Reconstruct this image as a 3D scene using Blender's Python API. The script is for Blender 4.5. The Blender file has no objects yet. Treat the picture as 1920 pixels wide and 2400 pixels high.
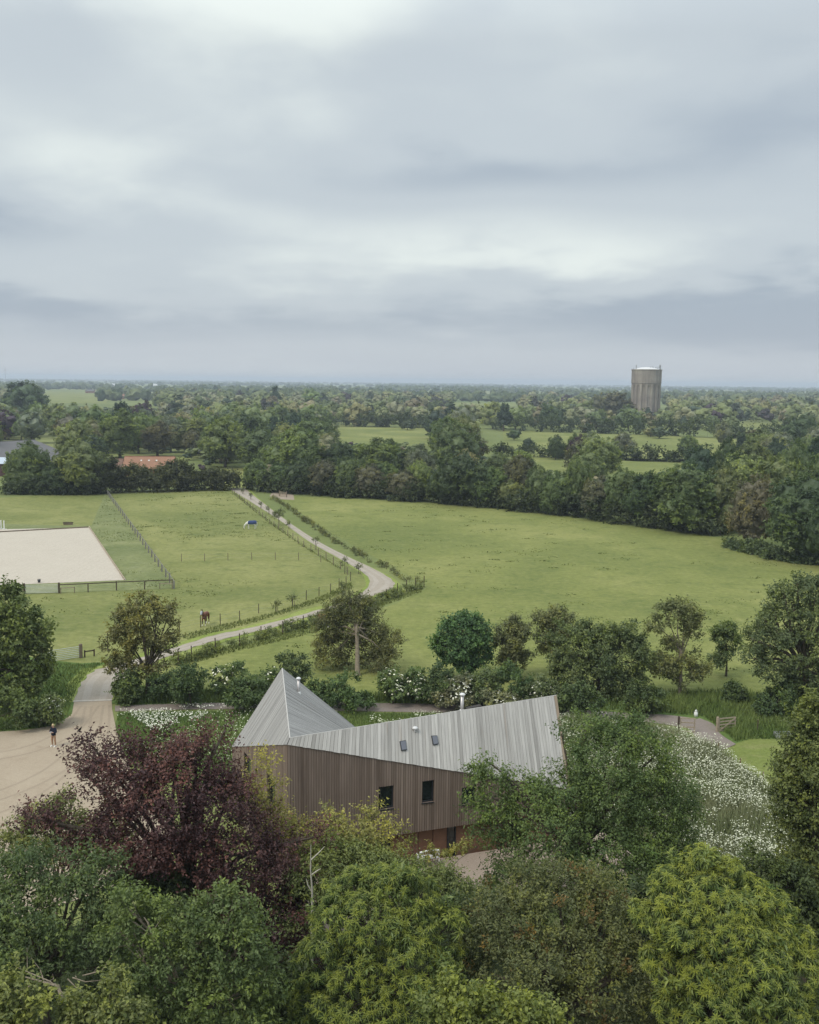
import bpy, math
import numpy as np
from mathutils import Matrix, Vector

# ------------------------------------------------------------------ camera
SC = bpy.context.scene
COL = SC.collection
FPX = 2400.0                                  # focal length in photograph pixels
PITCH = math.atan(307 / FPX)
ROLL = math.radians(0.62)
CAM_H = 28.4
cd = bpy.data.cameras.new('camera')
cd.sensor_fit = 'VERTICAL'; cd.sensor_height = 24.0; cd.lens = 24.0 * FPX / 2400.0
cd.clip_start = 0.5; cd.clip_end = 60000
cam = bpy.data.objects.new('camera', cd); COL.objects.link(cam)
cam.matrix_world = Matrix.Translation((0, 0, CAM_H)) @ Matrix.Rotation(math.pi / 2 - PITCH, 4, 'X') @ Matrix.Rotation(ROLL, 4, 'Z')
SC.camera = cam

# ------------------------------------------------------------------ sky and sun
SUN_EL, SUN_AZ = math.radians(50), math.radians(-128)     # azimuth from +Y, clockwise
world = bpy.data.worlds.new('World'); SC.world = world
world.use_nodes = True
wt = world.node_tree; wt.nodes.clear()
def wn(t, **k):
    n = wt.nodes.new(t)
    for a, b in k.items(): setattr(n, a, b)
    return n
def wl(a, b): wt.links.new(a, b)
def wmath(op, a, b=None, c=None, clamp=False):
    n = wn('ShaderNodeMath', operation=op, use_clamp=clamp)
    for i, x in enumerate((a, b, c)):
        if x is None: continue
        if isinstance(x, (int, float)): n.inputs[i].default_value = x
        else: wl(x, n.inputs[i])
    return n.outputs[0]
sky = wn('ShaderNodeTexSky', sky_type='NISHITA', sun_disc=False)
sky.sun_elevation = SUN_EL; sky.sun_rotation = SUN_AZ
sky.air_density = 1.2; sky.dust_density = 2.0
bg_clear = wn('ShaderNodeBackground'); bg_clear.inputs[1].default_value = 0.10
wl(sky.outputs[0], bg_clear.inputs[0])
tc = wn('ShaderNodeTexCoord')
sep = wn('ShaderNodeSeparateXYZ'); wl(tc.outputs['Generated'], sep.inputs[0])
X, Y, Z = sep.outputs
zc = wmath('MAXIMUM', Z, 0.0)
# the cloud deck: direction projected on a level layer, so that cloud flattens towards the horizon
den = wmath('ADD', zc, 0.20)
px = wmath('DIVIDE', X, den); py = wmath('DIVIDE', Y, den)
comb = wn('ShaderNodeCombineXYZ'); wl(px, comb.inputs[0]); wl(py, comb.inputs[1]); comb.inputs[2].default_value = 3.7
def wnoise(scale, detail, rough, dist=0.0, off=0.0):
    m = wn('ShaderNodeMapping'); wl(comb.outputs[0], m.inputs[0]); m.inputs['Location'].default_value = (off, off * 0.7, off * 1.3)
    n = wn('ShaderNodeTexNoise', noise_dimensions='3D'); wl(m.outputs[0], n.inputs['Vector'])
    n.inputs['Scale'].default_value = scale; n.inputs['Detail'].default_value = detail
    n.inputs['Roughness'].default_value = rough; n.inputs['Distortion'].default_value = dist
    return n.outputs['Fac']
n1 = wnoise(0.75, 3, 0.45, 0.2, 4.0)
n2 = wnoise(2.1, 4, 0.45, 0.2, 11.0)
cl = wmath('MULTIPLY_ADD', n1, 0.60, wmath('MULTIPLY', n2, 0.45))     # about 0.52 +- 0.12
n3 = wnoise(5.5, 5, 0.5, 0.3, 23.0)
cl = wmath('MULTIPLY', wmath('ADD', wmath('SUBTRACT', cl, 0.52), wmath('MULTIPLY', wmath('SUBTRACT', n3, 0.5), 0.16)), 0.60)
# broad cloud banks and thinner places, at azimuth / elevation (radians)
az = wmath('ARCTAN2', X, Y)
el = wmath('ARCSINE', Z)
wob = wmath('MULTIPLY', wmath('ADD', wmath('SUBTRACT', n2, 0.5), wmath('MULTIPLY', wmath('SUBTRACT', n3, 0.5), 0.3)), 0.065)
elw = wmath('ADD', el, wob)
def bank(a0, e0, sa, se, amp):
    da = wmath('DIVIDE', wmath('SUBTRACT', az, a0), sa)
    de = wmath('DIVIDE', wmath('SUBTRACT', elw, e0), se)
    q = wmath('ADD', wmath('MULTIPLY', da, da), wmath('MULTIPLY', de, de))
    g = wmath('EXPONENT', wmath('MULTIPLY', q, -1.0))
    return wmath('MULTIPLY', g, amp)
BANKS = [(-0.14, 0.335, 0.13, 0.050, 0.24), (0.11, 0.135, 0.20, 0.034, 0.12), (0.36, 0.072, 0.24, 0.034, -0.17),
         (0.0, 0.052, 0.95, 0.030, -0.15), (0.02, 0.185, 0.20, 0.026, -0.13), (-0.38, 0.135, 0.16, 0.022, -0.16),
         (0.30, 0.245, 0.20, 0.060, -0.10), (-0.33, 0.295, 0.10, 0.045, -0.10), (-0.36, 0.083, 0.07, 0.014, 0.09),
         (-0.30, 0.210, 0.16, 0.050, 0.07), (-0.36, 0.37, 0.14, 0.030, 0.10), (0.05, 0.018, 1.0, 0.015, 0.03)]
for b in BANKS: cl = wmath('ADD', cl, bank(*b))
ramp = wn('ShaderNodeValToRGB'); wl(wmath('ADD', cl, 0.50, clamp=True), ramp.inputs[0])
cr = ramp.color_ramp; cr.interpolation = 'EASE'
cr.elements[0].position = 0.26; cr.elements[0].color = (0.325, 0.383, 0.45, 1)
cr.elements[1].position = 0.72; cr.elements[1].color = (0.71, 0.765, 0.74, 1)
e = cr.elements.new(0.48); e.color = (0.478, 0.532, 0.570, 1)
# pale, slightly warm air at the very horizon
hz = wmath('EXPONENT', wmath('MULTIPLY', zc, -26.0))
mixh = wn('ShaderNodeMixRGB'); wl(wmath('MULTIPLY', hz, 0.75), mixh.inputs[0]); wl(ramp.outputs[0], mixh.inputs[1])
mixh.inputs[2].default_value = (0.455, 0.48, 0.525, 1)
# overcast luminance: brightens towards the zenith (standard overcast sky)
zgain = wmath('MULTIPLY_ADD', wmath('SUBTRACT', zc, 0.30, clamp=True), 2.60, 0.92)
bg = wn('ShaderNodeBackground'); wl(mixh.outputs[0], bg.inputs[0]); wl(zgain, bg.inputs[1])
mixs = wn('ShaderNodeMixShader'); mixs.inputs[0].default_value = 0.95
wl(bg_clear.outputs[0], mixs.inputs[1]); wl(bg.outputs[0], mixs.inputs[2])
wout = wn('ShaderNodeOutputWorld'); wl(mixs.outputs[0], wout.inputs[0])

sl = bpy.data.lights.new('sun', 'SUN'); sl.energy = 1.5; sl.angle = math.radians(18); sl.color = (1.0, 0.93, 0.82)
sun = bpy.data.objects.new('sun', sl); COL.objects.link(sun)
sdir = Vector((math.sin(SUN_AZ) * math.cos(SUN_EL), math.cos(SUN_AZ) * math.cos(SUN_EL), math.sin(SUN_EL)))
sun.rotation_euler = sdir.to_track_quat('Z', 'Y').to_euler(); sun.location = (-60, 40, 90)

vs = SC.view_settings
SC.display_settings.display_device = 'sRGB'
vs.view_transform = 'Standard'; vs.look = 'None'; vs.gamma = 1.0; vs.use_curve_mapping = False
vs.exposure = 0.38
cy = SC.cycles
cy.max_bounces = 8; cy.diffuse_bounces = 4; cy.glossy_bounces = 2; cy.transmission_bounces = 4
cy.transparent_max_bounces = 8; cy.volume_bounces = 0; cy.caustics_reflective = False; cy.caustics_refractive = False

# ------------------------------------------------------------------ survey: photograph pixel -> point on the ground
_cp, _sp = math.cos(PITCH), math.sin(PITCH)
_fw = np.array([0, _cp, -_sp]); _r0 = np.array([1., 0, 0]); _u0 = np.array([0, _sp, _cp])
_r = _r0 * math.cos(ROLL) + _u0 * math.sin(ROLL); _u = -_r0 * math.sin(ROLL) + _u0 * math.cos(ROLL)
C0 = np.array([0, 0, CAM_H])
def ray(x, y): return _fw + _r * (x - 960) / FPX + _u * (1200 - y) / FPX
def G(x, y, z=0.0):
    d = ray(x, y); return C0 + d * ((z - CAM_H) / d[2])
def at(x, y, Yd):
    d = ray(x, y); return C0 + d * (Yd / d[1])
def proj(p):
    d = np.asarray(p, float) - C0; k = d @ _fw
    return 960 + FPX * (d @ _r) / k, 1200 - FPX * (d @ _u) / k
def unit(v):
    v = np.asarray(v, float); return v / (np.linalg.norm(v, axis=-1, keepdims=True) + 1e-12)

# ------------------------------------------------------------------ materials
def new_mat(name):
    m = bpy.data.materials.new(name); m.use_nodes = True
    nt = m.node_tree; nt.nodes.clear()
    out = nt.nodes.new('ShaderNodeOutputMaterial')
    return m, nt, out
class NT:
    def __init__(s, nt): s.nt = nt
    def n(s, t, **k):
        x = s.nt.nodes.new(t)
        for a, b in k.items(): setattr(x, a, b)
        return x
    def l(s, a, b): s.nt.links.new(a, b)
    def math(s, op, a, b=None, clamp=False):
        n = s.n('ShaderNodeMath', operation=op, use_clamp=clamp)
        for i, x in enumerate((a, b)):
            if x is None: continue
            if isinstance(x, (int, float)): n.inputs[i].default_value = x
            else: s.l(x, n.inputs[i])
        return n.outputs[0]
    def noise(s, vec, scale, detail=3, rough=0.55, dist=0.0):
        n = s.n('ShaderNodeTexNoise'); s.l(vec, n.inputs['Vector'])
        n.inputs['Scale'].default_value = scale; n.inputs['Detail'].default_value = detail
        n.inputs['Roughness'].default_value = rough; n.inputs['Distortion'].default_value = dist
        return n.outputs['Fac']
    def ramp(s, fac, stops):
        r = s.n('ShaderNodeValToRGB'); s.l(fac, r.inputs[0]); c = r.color_ramp
        while len(c.elements) > 1: c.elements.remove(c.elements[-1])
        c.elements[0].position = stops[0][0]; c.elements[0].color = (*stops[0][1], 1)
        for p, col in stops[1:]:
            e = c.elements.new(p); e.color = (*col, 1)
        return r.outputs[0]
    def mix(s, fac, a, b, mode='MIX'):
        m = s.n('ShaderNodeMixRGB', blend_type=mode)
        for i, x in enumerate((fac, a, b)):
            if isinstance(x, (int, float)): m.inputs[i].default_value = x
            elif isinstance(x, tuple): m.inputs[i].default_value = (*x, 1)
            else: s.l(x, m.inputs[i])
        return m.outputs[0]
    def pos(s): return s.n('ShaderNodeNewGeometry').outputs['Position']
    def mapped(s, vec, scale):
        m = s.n('ShaderNodeMapping'); s.l(vec, m.inputs[0]); m.inputs['Scale'].default_value = scale
        return m.outputs[0]
    def bsdf(s, col, rough=0.8, spec=0.25, metal=0.0, bump=None, bstr=0.4, bdist=0.05):
        p = s.n('ShaderNodeBsdfPrincipled')
        if isinstance(col, tuple): p.inputs['Base Color'].default_value = (*col, 1)
        else: s.l(col, p.inputs['Base Color'])
        if isinstance(rough, (int, float)): p.inputs['Roughness'].default_value = rough
        else: s.l(rough, p.inputs['Roughness'])
        p.inputs['Specular IOR Level'].default_value = spec; p.inputs['Metallic'].default_value = metal
        if bump is not None:
            b = s.n('ShaderNodeBump'); s.l(bump, b.inputs['Height'])
            b.inputs['Strength'].default_value = bstr; b.inputs['Distance'].default_value = bdist
            s.l(b.outputs[0], p.inputs['Normal'])
        return p.outputs[0]
def plain(name, col, rough=0.75, spec=0.3, metal=0.0, var=0.25, scale=3.0, bstr=0.2):
    """one colour with a little wear and grain"""
    m, nt, out = new_mat(name); N = NT(nt)
    tc = N.n('ShaderNodeTexCoord').outputs['Object']
    f = N.noise(tc, scale, 5, 0.6); f2 = N.noise(tc, scale * 7, 3, 0.6)
    lo = tuple(c * (1 - var) for c in col); hi = tuple(min(1, c * (1 + var)) for c in col)
    c = N.ramp(f, [(0.3, lo), (0.7, hi)])
    c = N.mix(0.35, c, N.ramp(f2, [(0.3, lo), (0.7, hi)]))
    N.l(N.bsdf(c, rough, spec, metal, f2, bstr, 0.02), out.inputs[0])
    return m
def grass_mat(name, dark, mid, light, big=0.035, patch=0.22, fine=2.6, straw=None, amount=0.5):
    m, nt, out = new_mat(name); N = NT(nt); p = N.pos()
    a = N.noise(p, big, 4, 0.6, 0.5)
    b = N.noise(p, patch, 5, 0.6, 0.3)
    c = N.noise(p, fine, 4, 0.65)
    d = N.noise(p, fine * 5, 2, 0.6)
    col = N.ramp(a, [(0.36, tuple(0.45 * x + 0.55 * y for x, y in zip(dark, mid))), (0.5, mid), (0.64, light)])
    col = N.mix(N.ramp(b, [(0.50, (0, 0, 0)), (0.72, (amount,) * 3)]), col, dark)
    if straw: col = N.mix(N.ramp(N.noise(p, patch * 1.7, 4, 0.65), [(0.52, (0, 0, 0)), (0.8, (0.6,) * 3)]), col, straw)
    col = N.mix(N.ramp(c, [(0.35, (0.75,) * 3), (0.7, (0, 0, 0))]), col, N.mix(1.0, col, (0.62, 0.66, 0.6), 'MULTIPLY'))
    col = N.mix(N.ramp(d, [(0.4, (0, 0, 0)), (0.75, (0.5,) * 3)]), col, N.mix(1.0, col, (1.35, 1.32, 1.2), 'MULTIPLY'))
    h = N.math('ADD', N.math('MULTIPLY', c, 1.0), N.math('MULTIPLY', d, 0.5))
    N.l(N.bsdf(col, 0.9, 0.12, 0, h, 0.7, 0.12), out.inputs[0])
    return m
def gravel_mat(name, lo, hi, scale=6.0, wear=None, rake=False):
    m, nt, out = new_mat(name); N = NT(nt); p = N.pos()
    a = N.noise(p, 0.25, 5, 0.62, 0.4); b = N.noise(p, scale, 4, 0.7); c = N.noise(p, scale * 4, 2, 0.7)
    col = N.ramp(a, [(0.3, lo), (0.7, hi)])
    if rake:
        w = N.n('ShaderNodeTexWave'); N.l(p, w.inputs[0]); w.bands_direction = 'X'; w.inputs['Scale'].default_value = 0.35; w.inputs['Distortion'].default_value = 2.5; w.inputs['Detail'].default_value = 3
        col = N.mix(0.18, col, N.ramp(w.outputs['Fac'], [(0.3, tuple(x * .85 for x in lo)), (0.7, hi)])); col = N.mix(N.ramp(N.noise(p, 0.9, 5, 0.7), [(0.55, (0, 0, 0)), (0.75, (0.4,) * 3)]), col, tuple(x * .82 for x in lo))
    col = N.mix(0.35, col, N.ramp(b, [(0.3, tuple(x * 0.75 for x in lo)), (0.7, tuple(x * 1.1 for x in hi))]))
    col = N.mix(0.4, col, N.ramp(c, [(0.3, tuple(x * 0.65 for x in lo)), (0.7, tuple(min(1, x * 1.2) for x in hi))]))
    if wear: col = N.mix(N.ramp(N.noise(p, 0.6, 4, 0.65, 0.6), [(0.54, (0, 0, 0)), (0.75, (0.5,) * 3)]), col, wear)
    N.l(N.bsdf(col, 0.92, 0.15, 0, N.math('ADD', b, c), 0.5, 0.03), out.inputs[0])
    return m
def leaf_mat(name, trans=0.28, young=(1.5, 1.42, 0.82), old=(0.52, 0.60, 0.56), rough=0.5):
    """foliage: the crown's own colour (object colour), leaf to leaf variation from the face attribute 'tint'"""
    m, nt, out = new_mat(name); N = NT(nt)
    oi = N.n('ShaderNodeObjectInfo')
    at_ = N.n('ShaderNodeAttribute', attribute_name='tint').outputs['Fac']
    col = N.mix(1.0, oi.outputs['Color'], N.ramp(at_, [(0.0, old), (0.5, (1, 1, 1)), (1.0, young)]), 'MULTIPLY')
    p = N.n('ShaderNodeBsdfPrincipled'); N.l(col, p.inputs['Base Color'])
    p.inputs['Roughness'].default_value = rough; p.inputs['Specular IOR Level'].default_value = 0.28
    t = N.n('ShaderNodeBsdfTranslucent'); N.l(N.mix(1.0, col, (1.15, 1.25, 0.6), 'MULTIPLY'), t.inputs[0])
    mx = N.n('ShaderNodeMixShader'); mx.inputs[0].default_value = trans
    N.l(p.outputs[0], mx.inputs[1]); N.l(t.outputs[0], mx.inputs[2]); N.l(mx.outputs[0], out.inputs[0])
    return m
def tint_mat(name, lo, hi, rough=0.8, spec=0.2, streak=None):
    """joined small pieces: colour between lo and hi by the face attribute 'tint' ; streak = grain along UV"""
    m, nt, out = new_mat(name); N = NT(nt)
    at_ = N.n('ShaderNodeAttribute', attribute_name='tint').outputs['Fac']
    col = N.ramp(at_, [(0.0, lo), (1.0, hi)]); bump = None
    if streak:
        uv = N.n('ShaderNodeUVMap').outputs[0]
        g = N.noise(N.mapped(uv, (9.0, 0.35, 1)), 1.0, 5, 0.65); g2 = N.noise(N.mapped(uv, (0.8, 0.25, 1)), 1.0, 4, 0.6)
        col = N.mix(0.75, col, N.ramp(g, [(0.28, (0.62,) * 3), (0.5, (1, 1, 1)), (0.75, (1.32, 1.3, 1.27))]), 'MULTIPLY')
        col = N.mix(streak, col, N.ramp(g2, [(0.3, (0.72, 0.7, 0.68)), (0.7, (1.2, 1.2, 1.2))]), 'MULTIPLY'); bump = g
    N.l(N.bsdf(col, rough, spec, 0, bump, 0.25, 0.01), out.inputs[0])
    return m
def board_mat(name, lo, hi, stain=(0.20, 0.13, 0.08)):
    """weathered larch boards: tone per board (object random), grain along the board's UV"""
    m, nt, out = new_mat(name); N = NT(nt)
    rnd = N.n('ShaderNodeObjectInfo').outputs['Random']
    uv = N.n('ShaderNodeUVMap').outputs[0]
    off = N.n('ShaderNodeVectorMath', operation='ADD'); N.l(uv, off.inputs[0])
    cx = N.n('ShaderNodeCombineXYZ'); N.l(N.math('MULTIPLY', rnd, 137.0), cx.inputs[0]); N.l(cx.outputs[0], off.inputs[1])
    g = N.noise(N.mapped(off.outputs[0], (14.0, 0.5, 1)), 1.0, 5, 0.65)
    g2 = N.noise(N.mapped(off.outputs[0], (3.0, 0.22, 1)), 1.0, 4, 0.6)
    col = N.ramp(rnd, [(0.0, lo), (0.15, tuple(0.5 * (a + b) for a, b in zip(lo, hi))), (0.85, hi), (1.0, tuple(min(1, 1.12 * b) for b in hi))])
    col = N.mix(0.7, col, N.ramp(g, [(0.28, (0.66,) * 3), (0.5, (1, 1, 1)), (0.75, (1.25,) * 3)]), 'MULTIPLY')
    col = N.mix(0.65, col, N.ramp(g2, [(0.3, (0.72,) * 3), (0.7, (1.2,) * 3)]), 'MULTIPLY')
    col = N.mix(N.ramp(N.noise(N.mapped(off.outputs[0], (1.5, 0.16, 1)), 1.0, 3, 0.6), [(0.62, (0, 0, 0)), (0.78, (0.55,) * 3)]), col, stain)
    N.l(N.bsdf(col, 0.75, 0.25, 0, g, 0.25, 0.01), out.inputs[0])
    return m

# ------------------------------------------------------------------ mesh building
class MB:
    """collects faces (3 or 4 corners) with a tint and a UV; build() links them as ONE mesh object"""
    def __init__(s): s.V = []; s.F3 = []; s.F4 = []; s.T3 = []; s.T4 = []; s.U3 = []; s.U4 = []; s.n = 0
    def add(s, V, Fc, tint=0.5, uv=None):
        V = np.asarray(V, float).reshape(-1, 3); Fc = np.asarray(Fc, int)
        k = Fc.shape[1]; t = np.broadcast_to(np.asarray(tint, float), (len(Fc),))
        u = np.zeros((len(Fc), k, 2)) if uv is None else np.asarray(uv, float).reshape(len(Fc), k, 2)
        (s.F3 if k == 3 else s.F4).append(Fc + s.n); (s.T3 if k == 3 else s.T4).append(t); (s.U3 if k == 3 else s.U4).append(u)
        s.V.append(V); s.n += len(V)
    BF = np.array([[0, 3, 2, 1], [4, 5, 6, 7], [0, 1, 5, 4], [1, 2, 6, 5], [2, 3, 7, 6], [3, 0, 4, 7]])
    def hexa(s, bot, top, tint=0.5, uv=None):
        s.add(np.vstack([bot, top]), MB.BF, tint, uv)
    def box(s, c, size, rz=0.0, tint=0.5):
        x, y, z = np.asarray(size, float) / 2; co, si = math.cos(rz), math.sin(rz)
        q = np.array([[-x, -y], [x, -y], [x, y], [-x, y]]) @ np.array([[co, si], [-si, co]])
        c = np.asarray(c, float)
        lo = np.c_[q, np.full(4, -z)] + c; hi = np.c_[q, np.full(4, z)] + c
        s.hexa(lo, hi, tint)
    def bar(s, a, b, w, h, tint=0.5, up=(0, 0, 1)):
        a = np.asarray(a, float); b = np.asarray(b, float); d = unit(b - a); up = np.asarray(up, float)
        if abs(d @ up) > 0.95: up = np.array([1., 0, 0])
        x = unit(np.cross(d, up)); y = np.cross(x, d)
        q = [-x * w / 2 - y * h / 2, x * w / 2 - y * h / 2, x * w / 2 + y * h / 2, -x * w / 2 + y * h / 2]
        s.hexa([a + k for k in q], [b + k for k in q], tint)
    def tube(s, path, rad, sides=6, tint=0.5, cap=True):
        P = np.asarray(path, float); n = len(P); R_ = np.broadcast_to(np.asarray(rad, float), (n,))
        T = np.gradient(P, axis=0); T = unit(T)
        ref = np.array([0.31, 0.95, 0.1]) if abs(T[0][2]) > 0.6 else np.array([0.05, 0.1, 1.])
        A = unit(np.cross(T, ref)); B = np.cross(T, A)
        an = np.linspace(0, 2 * np.pi, sides, endpoint=False)
        V = (P[:, None] + R_[:, None, None] * (np.cos(an)[None, :, None] * A[:, None] + np.sin(an)[None, :, None] * B[:, None])).reshape(-1, 3)
        i = np.arange(n - 1)[:, None] * sides; j = np.arange(sides)[None]; jn = (j + 1) % sides
        Fq = np.stack([i + j, i + jn, i + sides + jn, i + sides + j], -1).reshape(-1, 4)
        s.add(V, Fq, tint)
        if cap and sides <= 8:
            for e, fl in ((0, True), (n - 1, False)):
                ring = V[e * sides:(e + 1) * sides]; c = P[e]
                VV = np.vstack([ring, c]); f = np.array([[k, (k + 1) % sides, sides] for k in range(sides)])
                s.add(VV, f[:, ::-1] if fl else f, tint)
    def lathe(s, prof, sides=24, c=(0, 0, 0), tint=0.5, rfun=None):
        prof = np.asarray(prof, float); an = np.linspace(0, 2 * np.pi, sides, endpoint=False); n = len(prof)
        rr = prof[:, 0][:, None] * np.ones((1, sides))
        if rfun is not None: rr = rfun(rr, prof[:, 1][:, None], an[None])
        V = np.stack([rr * np.cos(an), rr * np.sin(an), np.broadcast_to(prof[:, 1][:, None], rr.shape)], -1).reshape(-1, 3) + np.asarray(c, float)
        i = np.arange(n - 1)[:, None] * sides; j = np.arange(sides)[None]; jn = (j + 1) % sides
        s.add(V, np.stack([i + j, i + jn, i + sides + jn, i + sides + j], -1).reshape(-1, 4), tint)
    def poly(s, pts, tint=0.5):
        pts = np.asarray(pts, float)
        if len(pts) == 4: s.add(pts, [[0, 1, 2, 3]], tint)
        else:
            for k in range(1, len(pts) - 1): s.add(pts[[0, k, k + 1]], [[0, 1, 2]], tint)
    def mesh(s, name, mat, smooth=False):
        V = np.vstack(s.V) if s.V else np.zeros((0, 3))
        F3 = np.vstack(s.F3) if s.F3 else np.zeros((0, 3), int); F4 = np.vstack(s.F4) if s.F4 else np.zeros((0, 4), int)
        T = np.concatenate([*s.T3, *s.T4]) if (s.T3 or s.T4) else np.zeros(0)
        U = np.vstack([*(u.reshape(-1, 2) for u in s.U3), *(u.reshape(-1, 2) for u in s.U4)])
        return np_mesh(name, V, F3, F4, T, U, mat, smooth)
    def build(s, name, mat, parent=None, smooth=False, loc=None, kind=None):
        return link(name, s.mesh(name, mat, smooth), parent, loc, kind)
def np_mesh(name, V, F3, F4, T, U, mat, smooth=False):
    me = bpy.data.meshes.new(name)
    me.vertices.add(len(V)); me.vertices.foreach_set('co', V.astype(np.float32).ravel())
    L = np.concatenate([F3.ravel(), F4.ravel()]).astype(np.int32)
    me.loops.add(len(L)); me.loops.foreach_set('vertex_index', L)
    np_ = len(F3) + len(F4); me.polygons.add(np_)
    st = np.concatenate([np.arange(len(F3)) * 3, len(F3) * 3 + np.arange(len(F4)) * 4]).astype(np.int32)
    me.polygons.foreach_set('loop_start', st)
    me.polygons.foreach_set('use_smooth', np.full(np_, smooth))
    a = me.attributes.new('tint', 'FLOAT', 'FACE'); a.data.foreach_set('value', T.astype(np.float32))
    if U is not None and len(U) == len(L):
        uvl = me.uv_layers.new(name='UVMap'); uvl.data.foreach_set('uv', U.astype(np.float32).ravel())
    for mm in (mat if isinstance(mat, (list, tuple)) else [mat]): me.materials.append(mm)
    me.update(calc_edges=True)
    return me
def link(name, me, parent=None, loc=None, kind=None):
    o = bpy.data.objects.new(name, me); COL.objects.link(o)
    if parent is not None: o.parent = parent
    if loc is not None: o.location = loc
    if kind: o['kind'] = kind
    return o
def thing(name, label, cat, loc=(0, 0, 0), rz=0.0, group=None):
    o = bpy.data.objects.new(name, None); COL.objects.link(o)
    o.empty_display_size = 0.3
    o.location = tuple(float(x) for x in loc); o.rotation_euler = (0, 0, rz)
    tag(o, label, cat, group); return o
def tag(o, label, cat, group=None):
    o['label'] = label; o['category'] = cat
    if group: o['group'] = group
    return o
def copy_tree(o, parent=None):
    c = o.copy(); COL.objects.link(c); c.parent = parent
    for ch in list(o.children): copy_tree(ch, c)
    return c
def sheet(name, pts, z, mat, kind='structure', parent=None):
    """a flat ground sheet from a list of world points"""
    me = bpy.data.meshes.new(name)
    me.from_pydata([(float(p[0]), float(p[1]), z) for p in pts], [], [list(range(len(pts)))])
    if me.polygons[0].normal.z < 0: me.flip_normals()
    me.materials.append(mat); me.update()
    return link(name, me, parent, None, kind)
def pxpoly(lst): return [G(u, v) for u, v in lst]
def in_poly(P, poly):
    poly = np.asarray([p[:2] for p in poly]); x, y = P[:, 0], P[:, 1]; ins = np.zeros(len(P), bool)
    j = len(poly) - 1
    for i in range(len(poly)):
        xi, yi = poly[i]; xj, yj = poly[j]
        c = ((yi > y) != (yj > y)) & (x < (xj - xi) * (y - yi) / (yj - yi + 1e-12) + xi)
        ins ^= c; j = i
    return ins
def sample_poly(rng, poly, n):
    q = np.asarray([p[:2] for p in poly]); lo, hi = q.min(0), q.max(0); out = []
    tot = 0
    while tot < n:
        P = lo + rng.random((n * 2, 2)) * (hi - lo); P = P[in_poly(P, poly)]; out.append(P); tot += len(P)
    return np.vstack(out)[:n]
def vnoise(P, scale, seed=0):
    """cheap smooth value noise in the plane, 0..1"""
    q = P * scale + seed * 17.31; i = np.floor(q).astype(int); f = q - i; f = f * f * (3 - 2 * f)
    def h(a, b):
        s_ = np.sin(a * 127.1 + b * 311.7 + seed * 74.7) * 43758.5453; return s_ - np.floor(s_)
    return (h(i[:, 0], i[:, 1]) * (1 - f[:, 0]) + h(i[:, 0] + 1, i[:, 1]) * f[:, 0]) * (1 - f[:, 1]) + \
           (h(i[:, 0], i[:, 1] + 1) * (1 - f[:, 0]) + h(i[:, 0] + 1, i[:, 1] + 1) * f[:, 0]) * f[:, 1]
def polyline(pts, step):
    """points every `step` metres along a polyline, with tangents"""
    P = np.asarray(pts, float); seg = np.linalg.norm(np.diff(P, axis=0), axis=1); s = np.r_[0, np.cumsum(seg)]
    n = max(2, int(round(s[-1] / step)) + 1); t = np.linspace(0, s[-1], n)
    Q = np.stack([np.interp(t, s, P[:, k]) for k in range(P.shape[1])], -1)
    return Q, unit(np.gradient(Q, axis=0))
def smooth_line(pts, n=60):
    """Catmull-Rom through world points"""
    P = np.asarray(pts, float); P = np.vstack([2 * P[0] - P[1], P, 2 * P[-1] - P[-2]]); out = []
    m = len(P) - 3; k = max(2, n // m)
    for i in range(m):
        a, b, c, d = P[i:i + 4]
        for t in np.linspace(0, 1, k, endpoint=(i == m - 1)):
            out.append(0.5 * (2 * b + (c - a) * t + (2 * a - 5 * b + 4 * c - d) * t * t + (-a + 3 * b - 3 * c + d) * t ** 3))
    return np.asarray(out)
# ------------------------------------------------------------------ setting materials
M_ground = grass_mat('far_grass', (0.065, 0.095, 0.035), (0.15, 0.19, 0.07), (0.21, 0.25, 0.10), 0.004, 0.02, 0.3)
M_meadow = grass_mat('meadow_grass', (0.100, 0.128, 0.037), (0.184, 0.199, 0.061), (0.238, 0.240, 0.083), 0.030, 0.30, 1.3, (0.25, 0.245, 0.095), 0.6)
M_paddock = grass_mat('paddock_grass', (0.100, 0.128, 0.037), (0.192, 0.200, 0.068), (0.242, 0.240, 0.09), 0.034, 0.34, 1.3, (0.27, 0.255, 0.115), 0.65)
M_rough = grass_mat('rough_grass', (0.065, 0.11, 0.03), (0.105, 0.155, 0.042), (0.155, 0.20, 0.06), 0.05, 0.3, 2.2, None, 0.7)
M_greygrass = grass_mat('pale_long_grass', (0.115, 0.14, 0.052), (0.175, 0.192, 0.08), (0.225, 0.232, 0.105), 0.05, 0.25, 1.4, (0.25, 0.25, 0.15), 0.7)
M_verge = grass_mat('verge_grass', (0.13, 0.18, 0.035), (0.21, 0.25, 0.06), (0.27, 0.30, 0.09), 0.08, 0.4, 2.2, (0.3, 0.28, 0.13), 0.4)
M_lawn = grass_mat('mown_grass', (0.13, 0.165, 0.042), (0.172, 0.20, 0.056), (0.22, 0.232, 0.08), 0.08, 0.35, 3.0, (0.30, 0.26, 0.14), 0.4)
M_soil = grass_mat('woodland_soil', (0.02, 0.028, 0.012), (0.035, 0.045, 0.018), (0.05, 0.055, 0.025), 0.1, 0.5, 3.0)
M_gravel = gravel_mat('yard_gravel', (0.29, 0.23, 0.165), (0.37, 0.305, 0.225), 5.0, (0.24, 0.185, 0.13))
M_lane = gravel_mat('lane_surface', (0.275, 0.235, 0.188), (0.345, 0.30, 0.242), 4.0, (0.20, 0.17, 0.12))
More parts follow.
